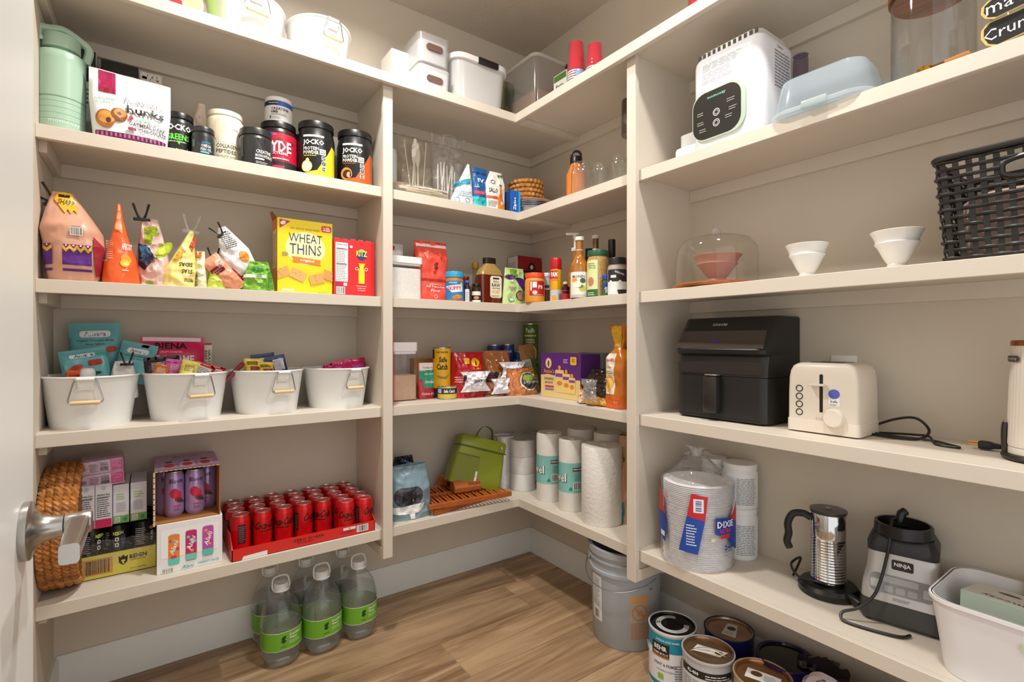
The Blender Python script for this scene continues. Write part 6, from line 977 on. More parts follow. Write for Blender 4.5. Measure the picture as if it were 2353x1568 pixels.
G().tube([(R*.64*cos(a), R*.64*sin(a), .212+.003*sin(5*a)) for a in [2*pi*i/40 for i in range(41)]], .003, 6, cap=False).build('twine', mat('d9bb8a', .8), t)
for k, (dz, dy, txt, lab, v0) in enumerate(((.062, 0, 'Crun', 'black chalk tag with gold edge, lower of two', 0), (.118, -.012, 'mac', 'black chalk tag with gold edge, upper of two', 0))):
    tt = thing('chalk_tag', lab, 'tag', (cx-R-.008-(.008 if k else 0), cy-.012, ZB+dz-.03), RW+.25, 'black chalk tags', 0, -.22); w, hh = .12, .055 if not k else .042
    sh = lambda s_: [(-w/2*s_, hh*.2), (-w/2*s_-.004, hh*.5), (-w/2*s_, hh*.8), (-w/2*s_+.012, hh*(.5+.5*s_)), (0, hh*(.5+.47*s_)), (w/2*s_-.012, hh*(.5+.5*s_)), (w/2*s_, hh*.8), (w/2*s_+.004, hh*.5), (w/2*s_, hh*.2), (w/2*s_-.012, hh*(.5-.5*s_)), (0, hh*(.5-.47*s_)), (-w/2*s_+.012, hh*(.5-.5*s_))]
    G().prism(sh(1.), -.001, .001, 'y').build('board', mat('d9b86a', .4), tt); Lab(flat(-.001)).poly(sh(.92), '1d1c1e').text(txt, -w*.22, hh*.5, hh*.42, 'f2f2f2', shear=.2, bold=.0).build(tt)
# ================================================================ RIGHT BAY, third shelf
cx, cy, R = cyl(1553, 1744, x=-.185); t = thing('serving_board', 'round wooden board under the glass dome', 'board', (cx, cy, ZC)); G().lathe([(R*1.0, 0), (R*1.08, .004), (R*1.08, .012), (R*1.03, .016), (.001, .016)], 48).build('board', woodmat('a9602c', '7a3d16', 2.5, .4, 1, False), t)
t = thing('glass_dome', 'clear glass dome with ball knob over a clay bowl', 'dome', (cx, cy, ZC+.016)); hd = Zv(545, cx, cy)-ZC-.016
G().lathe([(R*1.0, 0), (R*1.0, hd*.55), (R*.97, hd*.75), (R*.82, hd*.92), (R*.5, hd), (.012, hd*1.02)], 48, cap0=False, cap1=False).build('dome', clear('fbfbf8', .02, gloss=1.5), t); G().ball((0, 0, hd*1.02+.013), .015, 20, sz=.9).build('knob', clear('e6e4dc', .25, gloss=1.5), t)
def bowl(label, u0, u1, vt, x, z, m, rr=None, group=None, name='footed_bowl'):
    cx, cy, R = cyl(u0, u1, x=x); h = Zv(vt, cx, cy)-z; t = thing(name, label, 'bowl', (cx, cy, z), 0, group)
    G().lathe([(R*.40, 0), (R*.42, .003), (R*.37, h*.16), (R*.34, h*.20), (R*.40, h*.24), (R*.52, h*.36), (R*.65, h*.52), (R*.74, h*.62), (R*.83, h*.68), (R*.84, h*.70), (R*.81, h*.735), (R*.83, h*.80), (R*.91, h*.90), (R*.99, h*.975), (R, h*.99), (R*.98, h), (R*.90, h*.95), (R*.78, h*.75), (R*.66, h*.57), (R*.3, h*.40), (.001, h*.37)], 48, cap1=False).build('bowl', m, t)
bowl('reddish clay footed bowl under the glass dome', 1592, 1706, 588, -.185, ZC+.0165, mat('b97a66', .5, var=.05), group=None)
bowl('white glazed footed bowl beside the glass dome', 1804, 1907, 563, -.20, ZC, mat('efeeec', .2), group='white footed bowls'); bowl('white glazed footed bowl next to the black basket', 1998, 2127, 532, -.20, ZC, mat('efece8', .2, var=.02, vs=30), group='white footed bowls')
BLK = mat('1e1b19', .35); y0 = Y(2150, -.285); bw, bd_, bh = .42, .255, .215; t = thing('woven_basket', 'black plastic woven basket with oval handle openings', 'basket', (-.293, y0-bw/2+.0, ZC), RW)
bh = Zv(375, -.30, Y(2118, -.30))-ZC
def wv(face, nvert, nrow):
    W = bw if face in 'fb' else bd_
    def P(s, zz, o):   # s in -.5..5 along the face
        k = .92+.08*zz/bh; a = s*W*k; b_ = (bd_ if face in 'fb' else bw)/2*k+o
        return {'f': (a, bd_/2-b_, zz), 'b': (a, bd_/2+b_, zz), 'l': (-b_, bd_/2+a, zz), 'r': (b_, bd_/2+a, zz)}[face]
    hole = (lambda s, zz: face in 'fb' and abs(s) < .24 and bh*.70 < zz < bh*.88)
    for i in range(nvert):
        s = -.47+.94*i/(nvert-1); ph = i % 2; segs = [(0.004, bh*.985)] if not (face in 'fb' and abs(s) < .24) else [(.004, bh*.70), (bh*.88, bh*.985)]
        for z0, z1 in segs:
            n = max(2, int((z1-z0)/(bh/nrow))); rings = []
            for j in range(n+1):
                zz = z0+(z1-z0)*j/n; o = .0016*(1 if (round(zz/(bh/nrow))+ph) % 2 else -1); hw = .24/nvert
                rings.append([P(s-hw, zz, o-.001), P(s+hw, zz, o-.001), P(s+hw, zz, o+.001), P(s-hw, zz, o+.001)])
            G().loft(rings).build('weave_strand', BLK, t)
    for r in range(nrow):
        zz = bh*(r+.5)/nrow
        if zz > bh*.97: continue
        runs = [(-.49, .49)] if not hole(0, zz) else [(-.49, -.25), (.25, .49)]
        for a, b in runs:
            n = max(3, int((b-a)*nvert*2)); pts = []
            for j in range(n+1):
                s = a+(b-a)*j/n; i = round((s+.47)/.94*(nvert-1)); o = .0017*(-1 if (r+i) % 2 else 1); pts.append(P(s, zz, o))
            G().tube(pts, bh/nrow*.24, 6).build('weave_strand', BLK, t)
    if face in 'fb':
        sg = lambda q: (1 if q > 0 else -1)*abs(q)**.55; pts = [P(.245*sg(cos(a)), bh*.79+bh*.095*sg(sin(a)), -.001) for a in [2*pi*(i+.5)/48 for i in range(49)]]; G().tube(pts, .006, 8, cap=False).build('handle_ring', BLK, t)
wv('f', 19, 13); wv('l', 12, 13); wv('r', 12, 13); wv('b', 19, 13)
rp = rrect(-bw/2-.004, bw/2+.004, -.004, bd_+.004, .02, 4); G().tube([(x, y, bh) for x, y in rp+[rp[0]]], .0065, 8, cap=False).build('rim', BLK, t); G().loft([[(x*.92, bd_/2+(y-bd_/2)*.92, zz) for x, y in rrect(-bw/2, bw/2, 0, bd_, .02, 4)] for zz in (0, .006)]).build('base', BLK, t)
t2 = thing('folded_linen', 'pinkish linen bundle inside the black woven basket', 'linen', (-.293, y0-bw/2, ZC+.007), RW); G().loft([[(x*k, bd_/2+(y-bd_/2)*k, zz) for x, y in rrect(-bw*.44, bw*.44, .02, bd_-.02, .05, 5)] for zz, k in ((0, .92), (.06, .96), (bh*.55, .95), (bh*.62, .8))]).build('bundle', mat('d9b7a8', .9, var=.15, vs=20), t2)
# ================================================================ RIGHT BAY, fourth shelf
p, w, rz = spot('R', 1555, 1762, -.225); h = Zv(733, -.2, Y(1660, -.2))-ZD; d = .215
t = thing('air_fryer', 'black air fryer with glossy slanted control panel', 'air fryer', (p.x, p.y, ZD+.006), RW+.03); AFB = mat('1b1a1a', .42); AFG = mat('2c2724', .08, coat=.6)
def sec(x, pts): return [(x, a, b) for a, b in pts]
def rounded(prof, xs, m, name, r=.025):
    rings = []
    for x, k in xs: rings.append([(x, a+k*(1 if a < d*.5 else 0), b) for a, b in prof])
    return G().loft(rings).build(name, m, t, ang=30)
xs = [(-w/2, .03), (-w/2+.006, .012), (-w/2+.02, .002), (-w/2+.03, 0), (w/2-.03, 0), (w/2-.02, .002), (w/2-.006, .012), (w/2, .03)]
rounded([(0, 0), (d, 0), (d, h*.42), (0, h*.42)], xs, AFB, 'lower_body'); rounded([(.001, h*.425), (d, h*.425), (d, h*.62), (.012, h*.62), (.004, h*.50)], xs, AFB, 'basket_housing')
rounded([(.004, h*.62), (d, h*.62), (d, h*.985), (d-.01, h), (.062, h), (.050, h*.985), (-.012, h*.68), (-.008, h*.64)], xs, AFB, 'upper_body')
sl = lambda u, v, hh: (u, .048-.060*(1-v)-hh*.98-.0005, h*.975-h*.295*(1-v)+hh*.2)
L = Lab(sl); L.rough = .06; L.poly([(-w*.46, .62), (w*.46, .62), (w*.475, .04), (-w*.475, .04)], '4a423c').text('COSORI', -w*.05, .83, .085, 'c9c9c9', w=w*.16).ell(-w*.05, .28, .010, .042, '3a34c8'); L.build(t, 'control_panel'); L = Lab(lambda u, v, hh: (u, -.0005-hh, v)); L.rect(-w*.44, .02*h, w*.44, .025*h, '0c0c0c').rect(-w*.46, h*.445, w*.46, h*.55, '2a2320').build(t, 'seam')
G().box(-w*.13, w*.03, -.028, .004, h*.055, h*.425, .008).build('handle', mat('2a2523', .25), t); G().box(-w*.10, w*.035, -.030, .002, h*.425, h*.440, .004).build('release_button', mat('b9b9bd', .2, .8), t)
for sx in (-1, 1):
    for yy in (.03, d-.03): G().lathe([(.012, -.006), (.012, .001)], 16, sx*w*.38, yy).build('foot', AFB, t)
p, w, rz = spot('R', 1808, 1974, -.215); h = Zv(838, -.215, p.y)-ZD; d = .15; t = thing('toaster', 'cream two-slice toaster with round dial and ring buttons', 'toaster', (p.x, p.y, ZD+.004), RW+.02); CRM = mat('e6dccd', .35)
def tring(zz, k): return [(x*k, d/2+(y-d/2)*(.5+.5*k), zz) for x, y in rrect(-w/2, w/2, 0, d, .012, 4)]
G().loft([tring(h*.17, .975), tring(h*.55, .97), tring(h*.78, .955), tring(h*.88, .92), tring(h*.95, .85), tring(h*.985, .74), tring(h, .60)]).build('body', CRM, t); G().loft([tring(0, 1.), tring(h*.165, 1.0), tring(h*.175, .985)]).build('base', CRM, t)
for k in (-1, 1): G().box(-w*.22, w*.22, d*.5+k*.032-.012, d*.5+k*.032+.012, h*.985, h+.001).build('bread_slot', mat('241f1c', .5), t)
fr = d*.0125; L = Lab(flat(.0015)); L.rect(-.002*2.2, h*.28, .0044, h*.84, '1a1714', .004).build(t, 'lever_slot'); G().box(-w*.15, w*.08, -.022, .004, h*.675, h*.705, .005).build('lever', CRM, t)
for k in range(4): o = G().tube([(-w*.31+.0085*cos(a), .0006, h*(.62-.115*k)+.0085*sin(a)) for a in [2*pi*i/28 for i in range(29)]], .0013, 6, cap=False).build('button_ring', mat('231f1c', .4), t)
o = G(); o.lathe([(.026, 0), (.026, .012), (.022, .018), (.001, .018)], 36); o.v = [Matrix.Rotation(pi/2, 4, 'X') @ v for v in o.v]; o = o.build('dial', CRM, t); o.location = (w*.18, .004, h*.235)
L = Lab(flat(.001)); L.rect(w*.10, h*.40, w*.25, h*.54, 'f2f2f4').ell(w*.175, h*.57, w*.085, h*.075, 'e9ebf4').ell(w*.175, h*.57, w*.078, h*.068, '5a66b8').text('bella', w*.175, h*.465, h*.03, '222226', w=w*.09).lines(w*.115, h*.415, w*.235, h*.44, 1, '8a8a90').build(t, 'sticker'); L = Lab(flat(-.0005)); L.text('bella', -w*.0, h*.21, h*.035, 'cfc5b6', w=w*.14).build(t, 'name_print')
toaster = t; Q = lambda u, v, z=ZD+.004: hit(u, v, z)
yt = Y(2022, -.08); cord = mat('15130f', .4)
G().tube([(-.075, yt+.02, ZD+.02), (-.06, yt-.03, ZD+.045), (-.055, Y(2105, -.055), ZD+.052), (-.06, Y(2135, -.06), ZD+.025), (-.10, Y(2115, -.1), ZD+.006), (-.13, Y(2060, -.13), ZD+.005), (-.12, Y(2000, -.12), ZD+.005)], .0034, 8, sm=8).build('cord_loop', cord)
G().tube([(-.09, yt+.03, ZD+.005), (-.11, Y(2060, -.11), ZD+.006), (-.10, Y(2140, -.10), ZD+.005), (-.13, Y(2190, -.13), ZD+.004), (-.145, Y(2205, -.145), ZD+.004), (-.15, Y(2195, -.15), ZD+.0038), (-.14, Y(2150, -.14), ZD+.004), (-.085, Y(2135, -.085), ZD+.012), (-.07, Y(2100, -.07), ZD+.010), (-.085, yt-.0, ZD+.006)], .003, 8, sm=8).build('cord_bundle', cord)
for o in [q for q in bpy.data.objects if q.name.startswith('cord_')]: attach(o, toaster)
t = thing('power_plug', 'black three-prong plug lying beside the kettle', 'plug', (-.11, Y(2300, -.11), ZD+.012), RW+pi, None); G().loft([[(x, a*k, b*k) for a, b in rrect(-.012, .012, -.009, .009, .005, 3)] for x, k in ((0, .6), (.012, .75), (.018, 1.), (.036, 1.05), (.038, .9))]).build('plug_body', cord, t)
for (a, b) in ((-.006, 0), (.006, 0), (0, .005)): G().box(.038, .058, a-.001, a+.001, b-.003, b+.003).build('prong', mat('c9a46a', .25, .9), t)
G().tube([(.002, 0, 0), (-.03, .004, -.004), (-.07, .0, -.007), (-.10, -.01, -.008)], .0034, 8, sm=5).build('lead', cord, t)
cx, cy, R = cyl(2312, 2500, x=-.165); t = thing('ribbed_kettle', 'tall cream ribbed appliance with copper lid on a black stand', 'appliance', (cx, cy, ZD)); hk = Zv(782, cx, cy)-ZD; fn = lambda r, zz, a: r*(1+.006*cos(44*a))  # cream ribbed kettle on its ring stand
G().lathe([(R*.98, .03), (R, .036), (R*.9, hk*.86), (R*.88, hk-.012)], 176, fn=fn).build('body', mat('e9e0d4', .45), t); G().lathe([(R*.98, .008), (R*.99, .012), (R*.985, .029)], 60).build('base_band', mat('e9e0d4', .45), t); G().lathe([(R*.9, hk-.012), (R*.9, hk-.003), (R*.85, hk), (.001, hk)], 48).build('lid', mat('a9683f', .3, .6), t)
g = G().tube([(R*1.04*cos(a), R*1.04*sin(a), .008) for a in [2*pi*i/60 for i in range(61)]], .0075, 8, cap=False); g.build('stand_ring', mat('2a211a', .35), t); a = atan2(CY+.35-cy, CX-cx)-1.15; G().tube([(R*1.05*cos(a), R*1.05*sin(a), .008), (R*1.07*cos(a), R*1.07*sin(a), .05), (R*1.05*cos(a), R*1.05*sin(a), .075), (R*1.0*cos(a), R*1.0*sin(a), .08)], .0055, 8, sm=5).build('stand_hook', mat('2a211a', .35), t); L = Lab(cylf(R*.93), R*.1); L.o = .002; u_ = R*.93*(atan2(CX-cx, -(CY-cy)))-R*1.0; L.rect(u_-.02, hk*.82, u_+.02, hk*.87, '4a4744', .006).text('morphy', u_, hk*.845, .008, 'cfcac2').build(t)
ow = thing('wall_outlet', 'white outlet plate on the wall behind the toaster', 'outlet', (-.0005, (Y(1911, 0)+Y(1971, 0))/2, ZD+.08), RW); wo = Y(1911, 0)-Y(1971, 0); zo = Zv(817, 0, ow.location.y)-ZD-.08; G().box(-wo/2, wo/2, -.006, 0, zo-.115, zo, .002).build('plate', mat('eeeeea', .35), ow); G().box(-.017, .017, -.008, -.004, zo-.095, zo-.02, .002).build('socket', mat('e6e6e2', .35), ow)
# ================================================================ RIGHT BAY, fifth shelf
cx, cy, R = cyl(1524, 1683, x=-.212); hp = Zv(1100, cx, cy)-ZE; t = thing('paper_plate_stack', 'tall stack of white paper plates in a knotted clear bag', 'plates', (cx, cy, ZE), atan2(CY-cy, CX-cx)+pi/2)
pr = [(R*.7, 0)]; n = 46
for k in range(n): zz = hp*k/n; pr += [(R*(.985+.012*random.random()), zz+.0006), (R*(1.0), zz+hp/n*.5), (R*.93, zz+hp/n*.85)]
pr += [(R*.9, hp), (R*.72, hp-.008), (R*.68, hp-.010), (.001, hp-.010)]
G().lathe(pr, 56).build('plates', mat('ecebee', .7), t)['kind'] = 'stuff'
def wob(r, zz, a): return r*(1+.035*noise.noise(Vector((2.2*cos(a), 2.2*sin(a), zz*14)))+.02*noise.noise(Vector((6*cos(a), 6*sin(a), zz*30+5))))
kn = Zv(1045, cx, cy)-ZE; tp = Zv(1005, cx, cy)-ZE
BAGM = clear('ffffff', .10, 'f4f4f8', bump=.9, bs=45, gloss=2.)
G().lathe([(R*1.02, .001), (R*1.09, .008), (R*1.05, hp*.3), (R*1.04, hp*.7), (R*1.08, hp), (R*.8, hp+.018), (R*.35, kn-.01), (R*.16, kn)], 64, fn=wob, cap1=False).build('clear_bag', BAGM, t); g = G()
for k in range(9):
    a = 2*pi*k/9; rr = R*random.uniform(.28, .5); z1 = kn+random.uniform(.0, tp-kn); pts = [Vector((R*.08*cos(a), R*.08*sin(a), kn-.004)), Vector((rr*.6*cos(a), rr*.6*sin(a), (kn+z1)/2+.01)), Vector((rr*cos(a), rr*sin(a), z1))]; wv_ = Vector((-sin(a), cos(a), 0))*R*.16
    rings = [[q-wv_*(.4+.8*i/8)+Vector((0, 0, .008*noise.noise(Vector((i*.7, k, 1))))), q+Vector((0, 0, .010*noise.noise(Vector((i*.9, k, 3))))), q+wv_*(.4+.8*i/8)] for i, q in enumerate(smooth(pts, 4))]; g.loft(rings, False, False)
g.build('knotted_top', clear('ffffff', .35, 'f4f4f6', bump=.6, gloss=2.), t)
L = Lab(cylf(R*1.10), R*.12, .02); R1 = R*1.1; L.poly([(-R*.16, hp*.93), (R*.30, hp*.90), (R*.22, hp*.62), (-R*.28, hp*.66)], 'c9222f').poly([(-R*.28, hp*.66), (R*.22, hp*.62), (R*.02, hp*.22), (-R*.52, hp*.24)], '1f4aa8').rect(-R*.10, hp*.71, R*.18, hp*.87, 'e9ecf4').bars(-R*.04, hp*.73, R*.12, hp*.85, '2a4a9a', None, 9, True).lines(-R*.30, hp*.32, -R*.0, hp*.58, 8, 'dfe6f6')
L.poly([(R*.52, hp*.66), (R*1.5, hp*.62), (R*1.5, hp*.22), (R*1.2, hp*.28), (R*.9, hp*.42), (R*.50, hp*.47)], '1f3f9f').poly([(R*1.05, hp*.64), (R*1.5, hp*.82), (R*1.5, hp*.55)], 'c9222f').text('DIXIE', R*.88, hp*.575, hp*.075, 'ffffff', w=R*.62, bold=.02).text('ULTRA', R*.86, hp*.50, hp*.05, 'd23a7a', w=R*.42, bold=.03).rect(R*.68, hp*.41, R*1.02, hp*.46, 'd0303a').text('240', R*.98, hp*.30, hp*.06, '1f2f8a', w=R*.34, bold=.03).text('PLATES', R*.98, hp*.255, hp*.025, '1f2f8a', w=R*.3).ell(R*.44, hp*.4, R*.06, hp*.02, 'e6e0a0').lines(R*.8, hp*.19, R*1.15, hp*.23, 2, '9aa0b0')
L.poly([(-R*1.5, hp*.9), (-R*1.2, hp*.84), (-R*1.1, hp*.6), (-R*1.5, hp*.56)], 'c9222f').poly([(-R*1.5, hp*.6), (-R*1.12, hp*.62), (-R*.98, hp*.5), (-R*1.02, hp*.26), (-R*1.3, hp*.3), (-R*1.5, hp*.3)], '1f3f9f').rect(-R*1.3, hp*.32, -R*1.06, hp*.38, 'e6e9f2').build(t, 'bag_print')
def tubp(label, u0, u1, vt, x, z, h=None):
    t, R, h, L = jar('plastic_pail', label, 'pail', 'R', u0, u1, vt, x, z, 'eceef0', 'f0f1f2', .018, h=h, ribs=False, lidr=None, group='white powder pails'); L.lines(-R*.2, h*.12, R*1.0, h*.72, 18, '8d8f96', .45, .1).rect(-R*1.0, h*.1, -R*.25, h*.72, 'dfe2f0').build(t); return t, h
t, h = tubp('white lidded pail with fine print, lower of two', 1660, 1742, 0, -.068, ZE, .170); tubp('white lidded pail with fine print, stacked on another', 1660, 1742, 1062, -.068, ZE+.170); tubp('white lidded pail tucked behind the bag of plates', 1612, 1672, 1050, -.058, ZE)
cx, cy, R = cyl(1862, 1946, x=-.10); t = thing('milk_jug_frother', 'chrome ribbed milk frother jug with black handle and lid', 'frother', (cx, cy, ZE), 0); hz = Zv(1168, cx, cy)-ZE; a0 = atan2(CY-cy, CX-cx)
bs = G().lathe([(R*1.6, 0), (R*1.72, .004), (R*1.72, .018), (R*1.55, .028), (R*1.1, .031), (.001, .031)], 48).build('base', mat('171615', .3), t)
pr = [(R*.9, .034), (R*.97, .038)]; nr = 15; zt = hz*.66
for k in range(nr): zz = .04+(zt-.04)*k/nr; pr += [(R*.965, zz), (R*1.02, zz+(zt-.04)/nr*.5)]
pr += [(R*.965, zt), (R*1.0, zt+.006), (R*.99, hz-.012), (R*.96, hz-.01), (.001, hz-.012)]
CHR = mat('cfd0d2', .1, 1.); G().lathe(pr, 48).build('jug', CHR, t); G().lathe([(R*1.02, hz-.012), (R*1.06, hz-.008), (R*1.05, hz-.003), (.001, hz-.001)], 48).build('lid', mat('3a3a3a', .15), t); G().box(-.006, .006, -.006, .006, hz-.002, hz+.003, .001).build('lid_knob', mat('8a8a8a', .3), t)
hx = Vector((cos(a0-1.45), sin(a0-1.45), 0))
G().tube([hx*R*.98+Vector((0, 0, hz*.86)), hx*R*1.4+Vector((0, 0, hz*.90)), hx*R*2.0+Vector((0, 0, hz*.88)), hx*R*2.3+Vector((0, 0, hz*.76)), hx*R*2.25+Vector((0, 0, hz*.64)), hx*R*2.35+Vector((0, 0, hz*.54)), hx*R*2.2+Vector((0, 0, hz*.46))], .0105, 10, sm=5).build('handle', mat('191817', .4), t)
H2 = lambda u, v, z=ZE+.006: tuple(hit(u, v, z))
G().tube([(cx-.02, cy+.09, ZE+.02), H2(1840, 1282, ZE+.05), H2(1818, 1296, ZE+.03), H2(1835, 1325, ZE+.03), H2(1880, 1338, ZE+.04), H2(1920, 1352, ZE+.03), H2(1940, 1365, ZE+.02)], .0036, 8, sm=8).build('cord', cord); attach(bpy.data.objects['cord'], t); P0, P1 = Vector(H2(1938, 1364, ZE+.02)), Vector(H2(1978, 1390, ZE+.016)); dv = (P1-P0)
G().tube([P0, P0+dv*.3, P0+dv*.8, P1], [.006, .012, .012, .009], 10).build('plug', cord); attach(bpy.data.objects['plug'], t); pe = dv.normalized()
for k in (-1, 1): attach(G().tube([P1+Vector((0, .005*k, 0)), P1+pe*.018+Vector((0, .005*k, 0))], .0016, 6).build('prong', CHROME), t)
# blender base
Pn = Vector((-.150, Y(2068, -.165), ZE)); t = thing('blender_base', 'silver and black blender base with angled button panel', 'blender', (Pn.x-.01, Pn.y, ZE), RW+.22); w, d, h = .175, .155, Zv(1240, -.12, Pn.y)-ZE
def bring(zz, kx, yf, yb=None): return [(x*kx, yf+(y)*((yb or d)-yf)/d, zz) for x, y in rrect(-w/2, w/2, 0, d, .025, 5)]
BKG = mat('3a3a36', .35); SLV = mat('c9c8c8', .3, .55)
G().loft([bring(.006, 1.0, 0), bring(.012, 1.03, -.004), bring(h*.26, 1.0, .004)]).build('lower_body', BKG, t); G().loft([bring(h*.26, .995, .004), bring(h*.44, .96, .010), bring(h*.62, .88, .026), bring(h*.80, .84, .032)]).build('silver_body', SLV, t); G().loft([bring(h*.80, .86, .030), bring(h*.90, .86, .030), bring(h, .74, .045, d*.92)]).build('top_plate', mat('26262a', .4), t)
G().lathe([(.062, h-.001), (.064, h+.002), (.062, h+.03), (.056, h+.03), (.054, h+.004)], 48, 0, d*.52, fn=lambda r, zz, a: r*(1+.02*(cos(8*a) > .75)), cap0=True, cap1=False).build('jar_collar', mat('161618', .35), t)
yp = plerp((0, .004), (h*.26, .004), (h*.44, .010), (h*.62, .026), (h*.80, .032), (h, .05)); sf = lambda u, v, hh: (u, yp(v)-hh*.95, v+hh*.3)
L = Lab(sf, None, .01, off=.0012); L.rect(-w*.12, h*.63, w*.14, h*.74, '1a1a1c', .004).text('NINJA', w*.01, h*.685, h*.055, 'e6e6e6', w=w*.2, bold=.03).poly(rrect(-w*.38, w*.38, h*.36, h*.56, .012, 4), '8e9092').rect(-w*.22, h*.48, w*.2, h*.545, 'b4b6b8', .004)
for x, y in ((-.31, .44), (.31, .44)): L.rect(w*x-.010, h*y-.008, w*x+.010, h*y+.012, 'b9bbbd', .003)
for k in range(3): L.rect(-w*.2+k*w*.14, h*.38, -w*.2+k*w*.14+w*.11, h*.45, 'a6a8aa', .003)
L.lines(-w*.1, h*.3, w*.14, h*.335, 2, '8a8a8a').build(t, 'control_panel')
for sx in (-1, 1):
    for yy in (.02, d-.02): G().lathe([(.012, 0), (.014, .008)], 16, sx*w*.38, yy).build('foot', mat('1a1a1a', .5), t)
pl = t.matrix_basis
TP = lambda x, y, z: Matrix.Translation((Pn.x-.01, Pn.y, ZE)) @ Matrix.Rotation(RW+.22, 4, 'Z') @ Vector((x, y, z))
attach(G().tube([TP(-w*.10, d*.5, h+.034), TP(-w*.13, .05, h+.036), TP(-w*.14, .022, h*.95), TP(-w*.18, .016, h*.74), TP(-w*.24, .0, h*.5), TP(-w*.32, -.014, h*.32), TP(-w*.5, -.03, h*.16), TP(-w*.68, -.045, .02), TP(-w*.66, -.06, .006), TP(-w*.40, -.065, .005), TP(w*.0, -.055, .005), TP(w*.12, -.03, .005)], .0038, 8, sm=8).build('cord', mat('1d1a18', .4)), t); attach(G().tube([TP(-w*.05, d*.5, h+.03), TP(-w*.02, d*.5, h+.055), TP(w*.02, d*.55, h+.06)], .011, 8).build('plug', cord), t)
# white bin with boxes
e = Vector((-.305, Y(2150, -.30), ZE)); bw, bd_, hb = .42, .265, .165; t = bin_('storage_bin', 'large white plastic bin with cut-out handle', 'bin', (-.300, e.y-bw/2+.02, ZE+.001), bw, bd_, hb, mat('e9e7e9', .35), .10, RW, .05, mat('efedef', .35), .008, .0035)
G().prism(rrect(-.055, .055, hb*.66, hb*.80, .011, 5), -.004, .004, 'y').build('handle_opening', mat('c3ccb8', .5), t)
xb, yb_ = -.300, e.y-bw/2+.02
tb = thing('tablet_box', 'pale green detergent tablet box lying in the white bin', 'box', (xb+.15, yb_+.085, ZE+.03), RW+pi-.10, None, .10); G().box(-.085, .085, -.055, .055, 0, .125, .001, 1).build('box', mat('b7c6b6', .45), tb)
L = Lab(topf(.125)); L.rect(-.083, -.053, .083, .053, 'dfddd8').text('momcozy', 0, .03, .016, '2a2a2a', w=.11).ell(.02, -.02, .02, .008, '4a4a48').lines(-.075, -.035, -.03, .0, 4, '9a9a98').build(tb); L = Lab(lambda u, v, hh: (-u, .055+hh, v)); L.text('momcozy', 0, .06, .018, 'eef2ec', w=.10).text('Detergent Tablets', 0, .085, .010, 'eef2ec', w=.06).build(tb, 'side_print')
tb = thing('carton', 'small sage green carton beside the tablet box', 'box', (xb+.10, yb_-.055, ZE+.03), RW, None); G().box(-.06, .06, -.045, .045, 0, .105, .001, 1).build('box', mat('b9c3a8', .5), tb); Lab(topf(.105)).rect(-.058, -.043, .058, .043, 'dcdcd2').build(tb)
tb = thing('manual_booklet', 'bright yellow booklet standing at the back of the bin', 'booklet', (xb+.215, yb_-.02, ZE+.03), RW-.12, None, -.1); G().box(-.11, .11, 0, .004, 0, .155).build('booklet', mat('e6b92c', .5), tb)
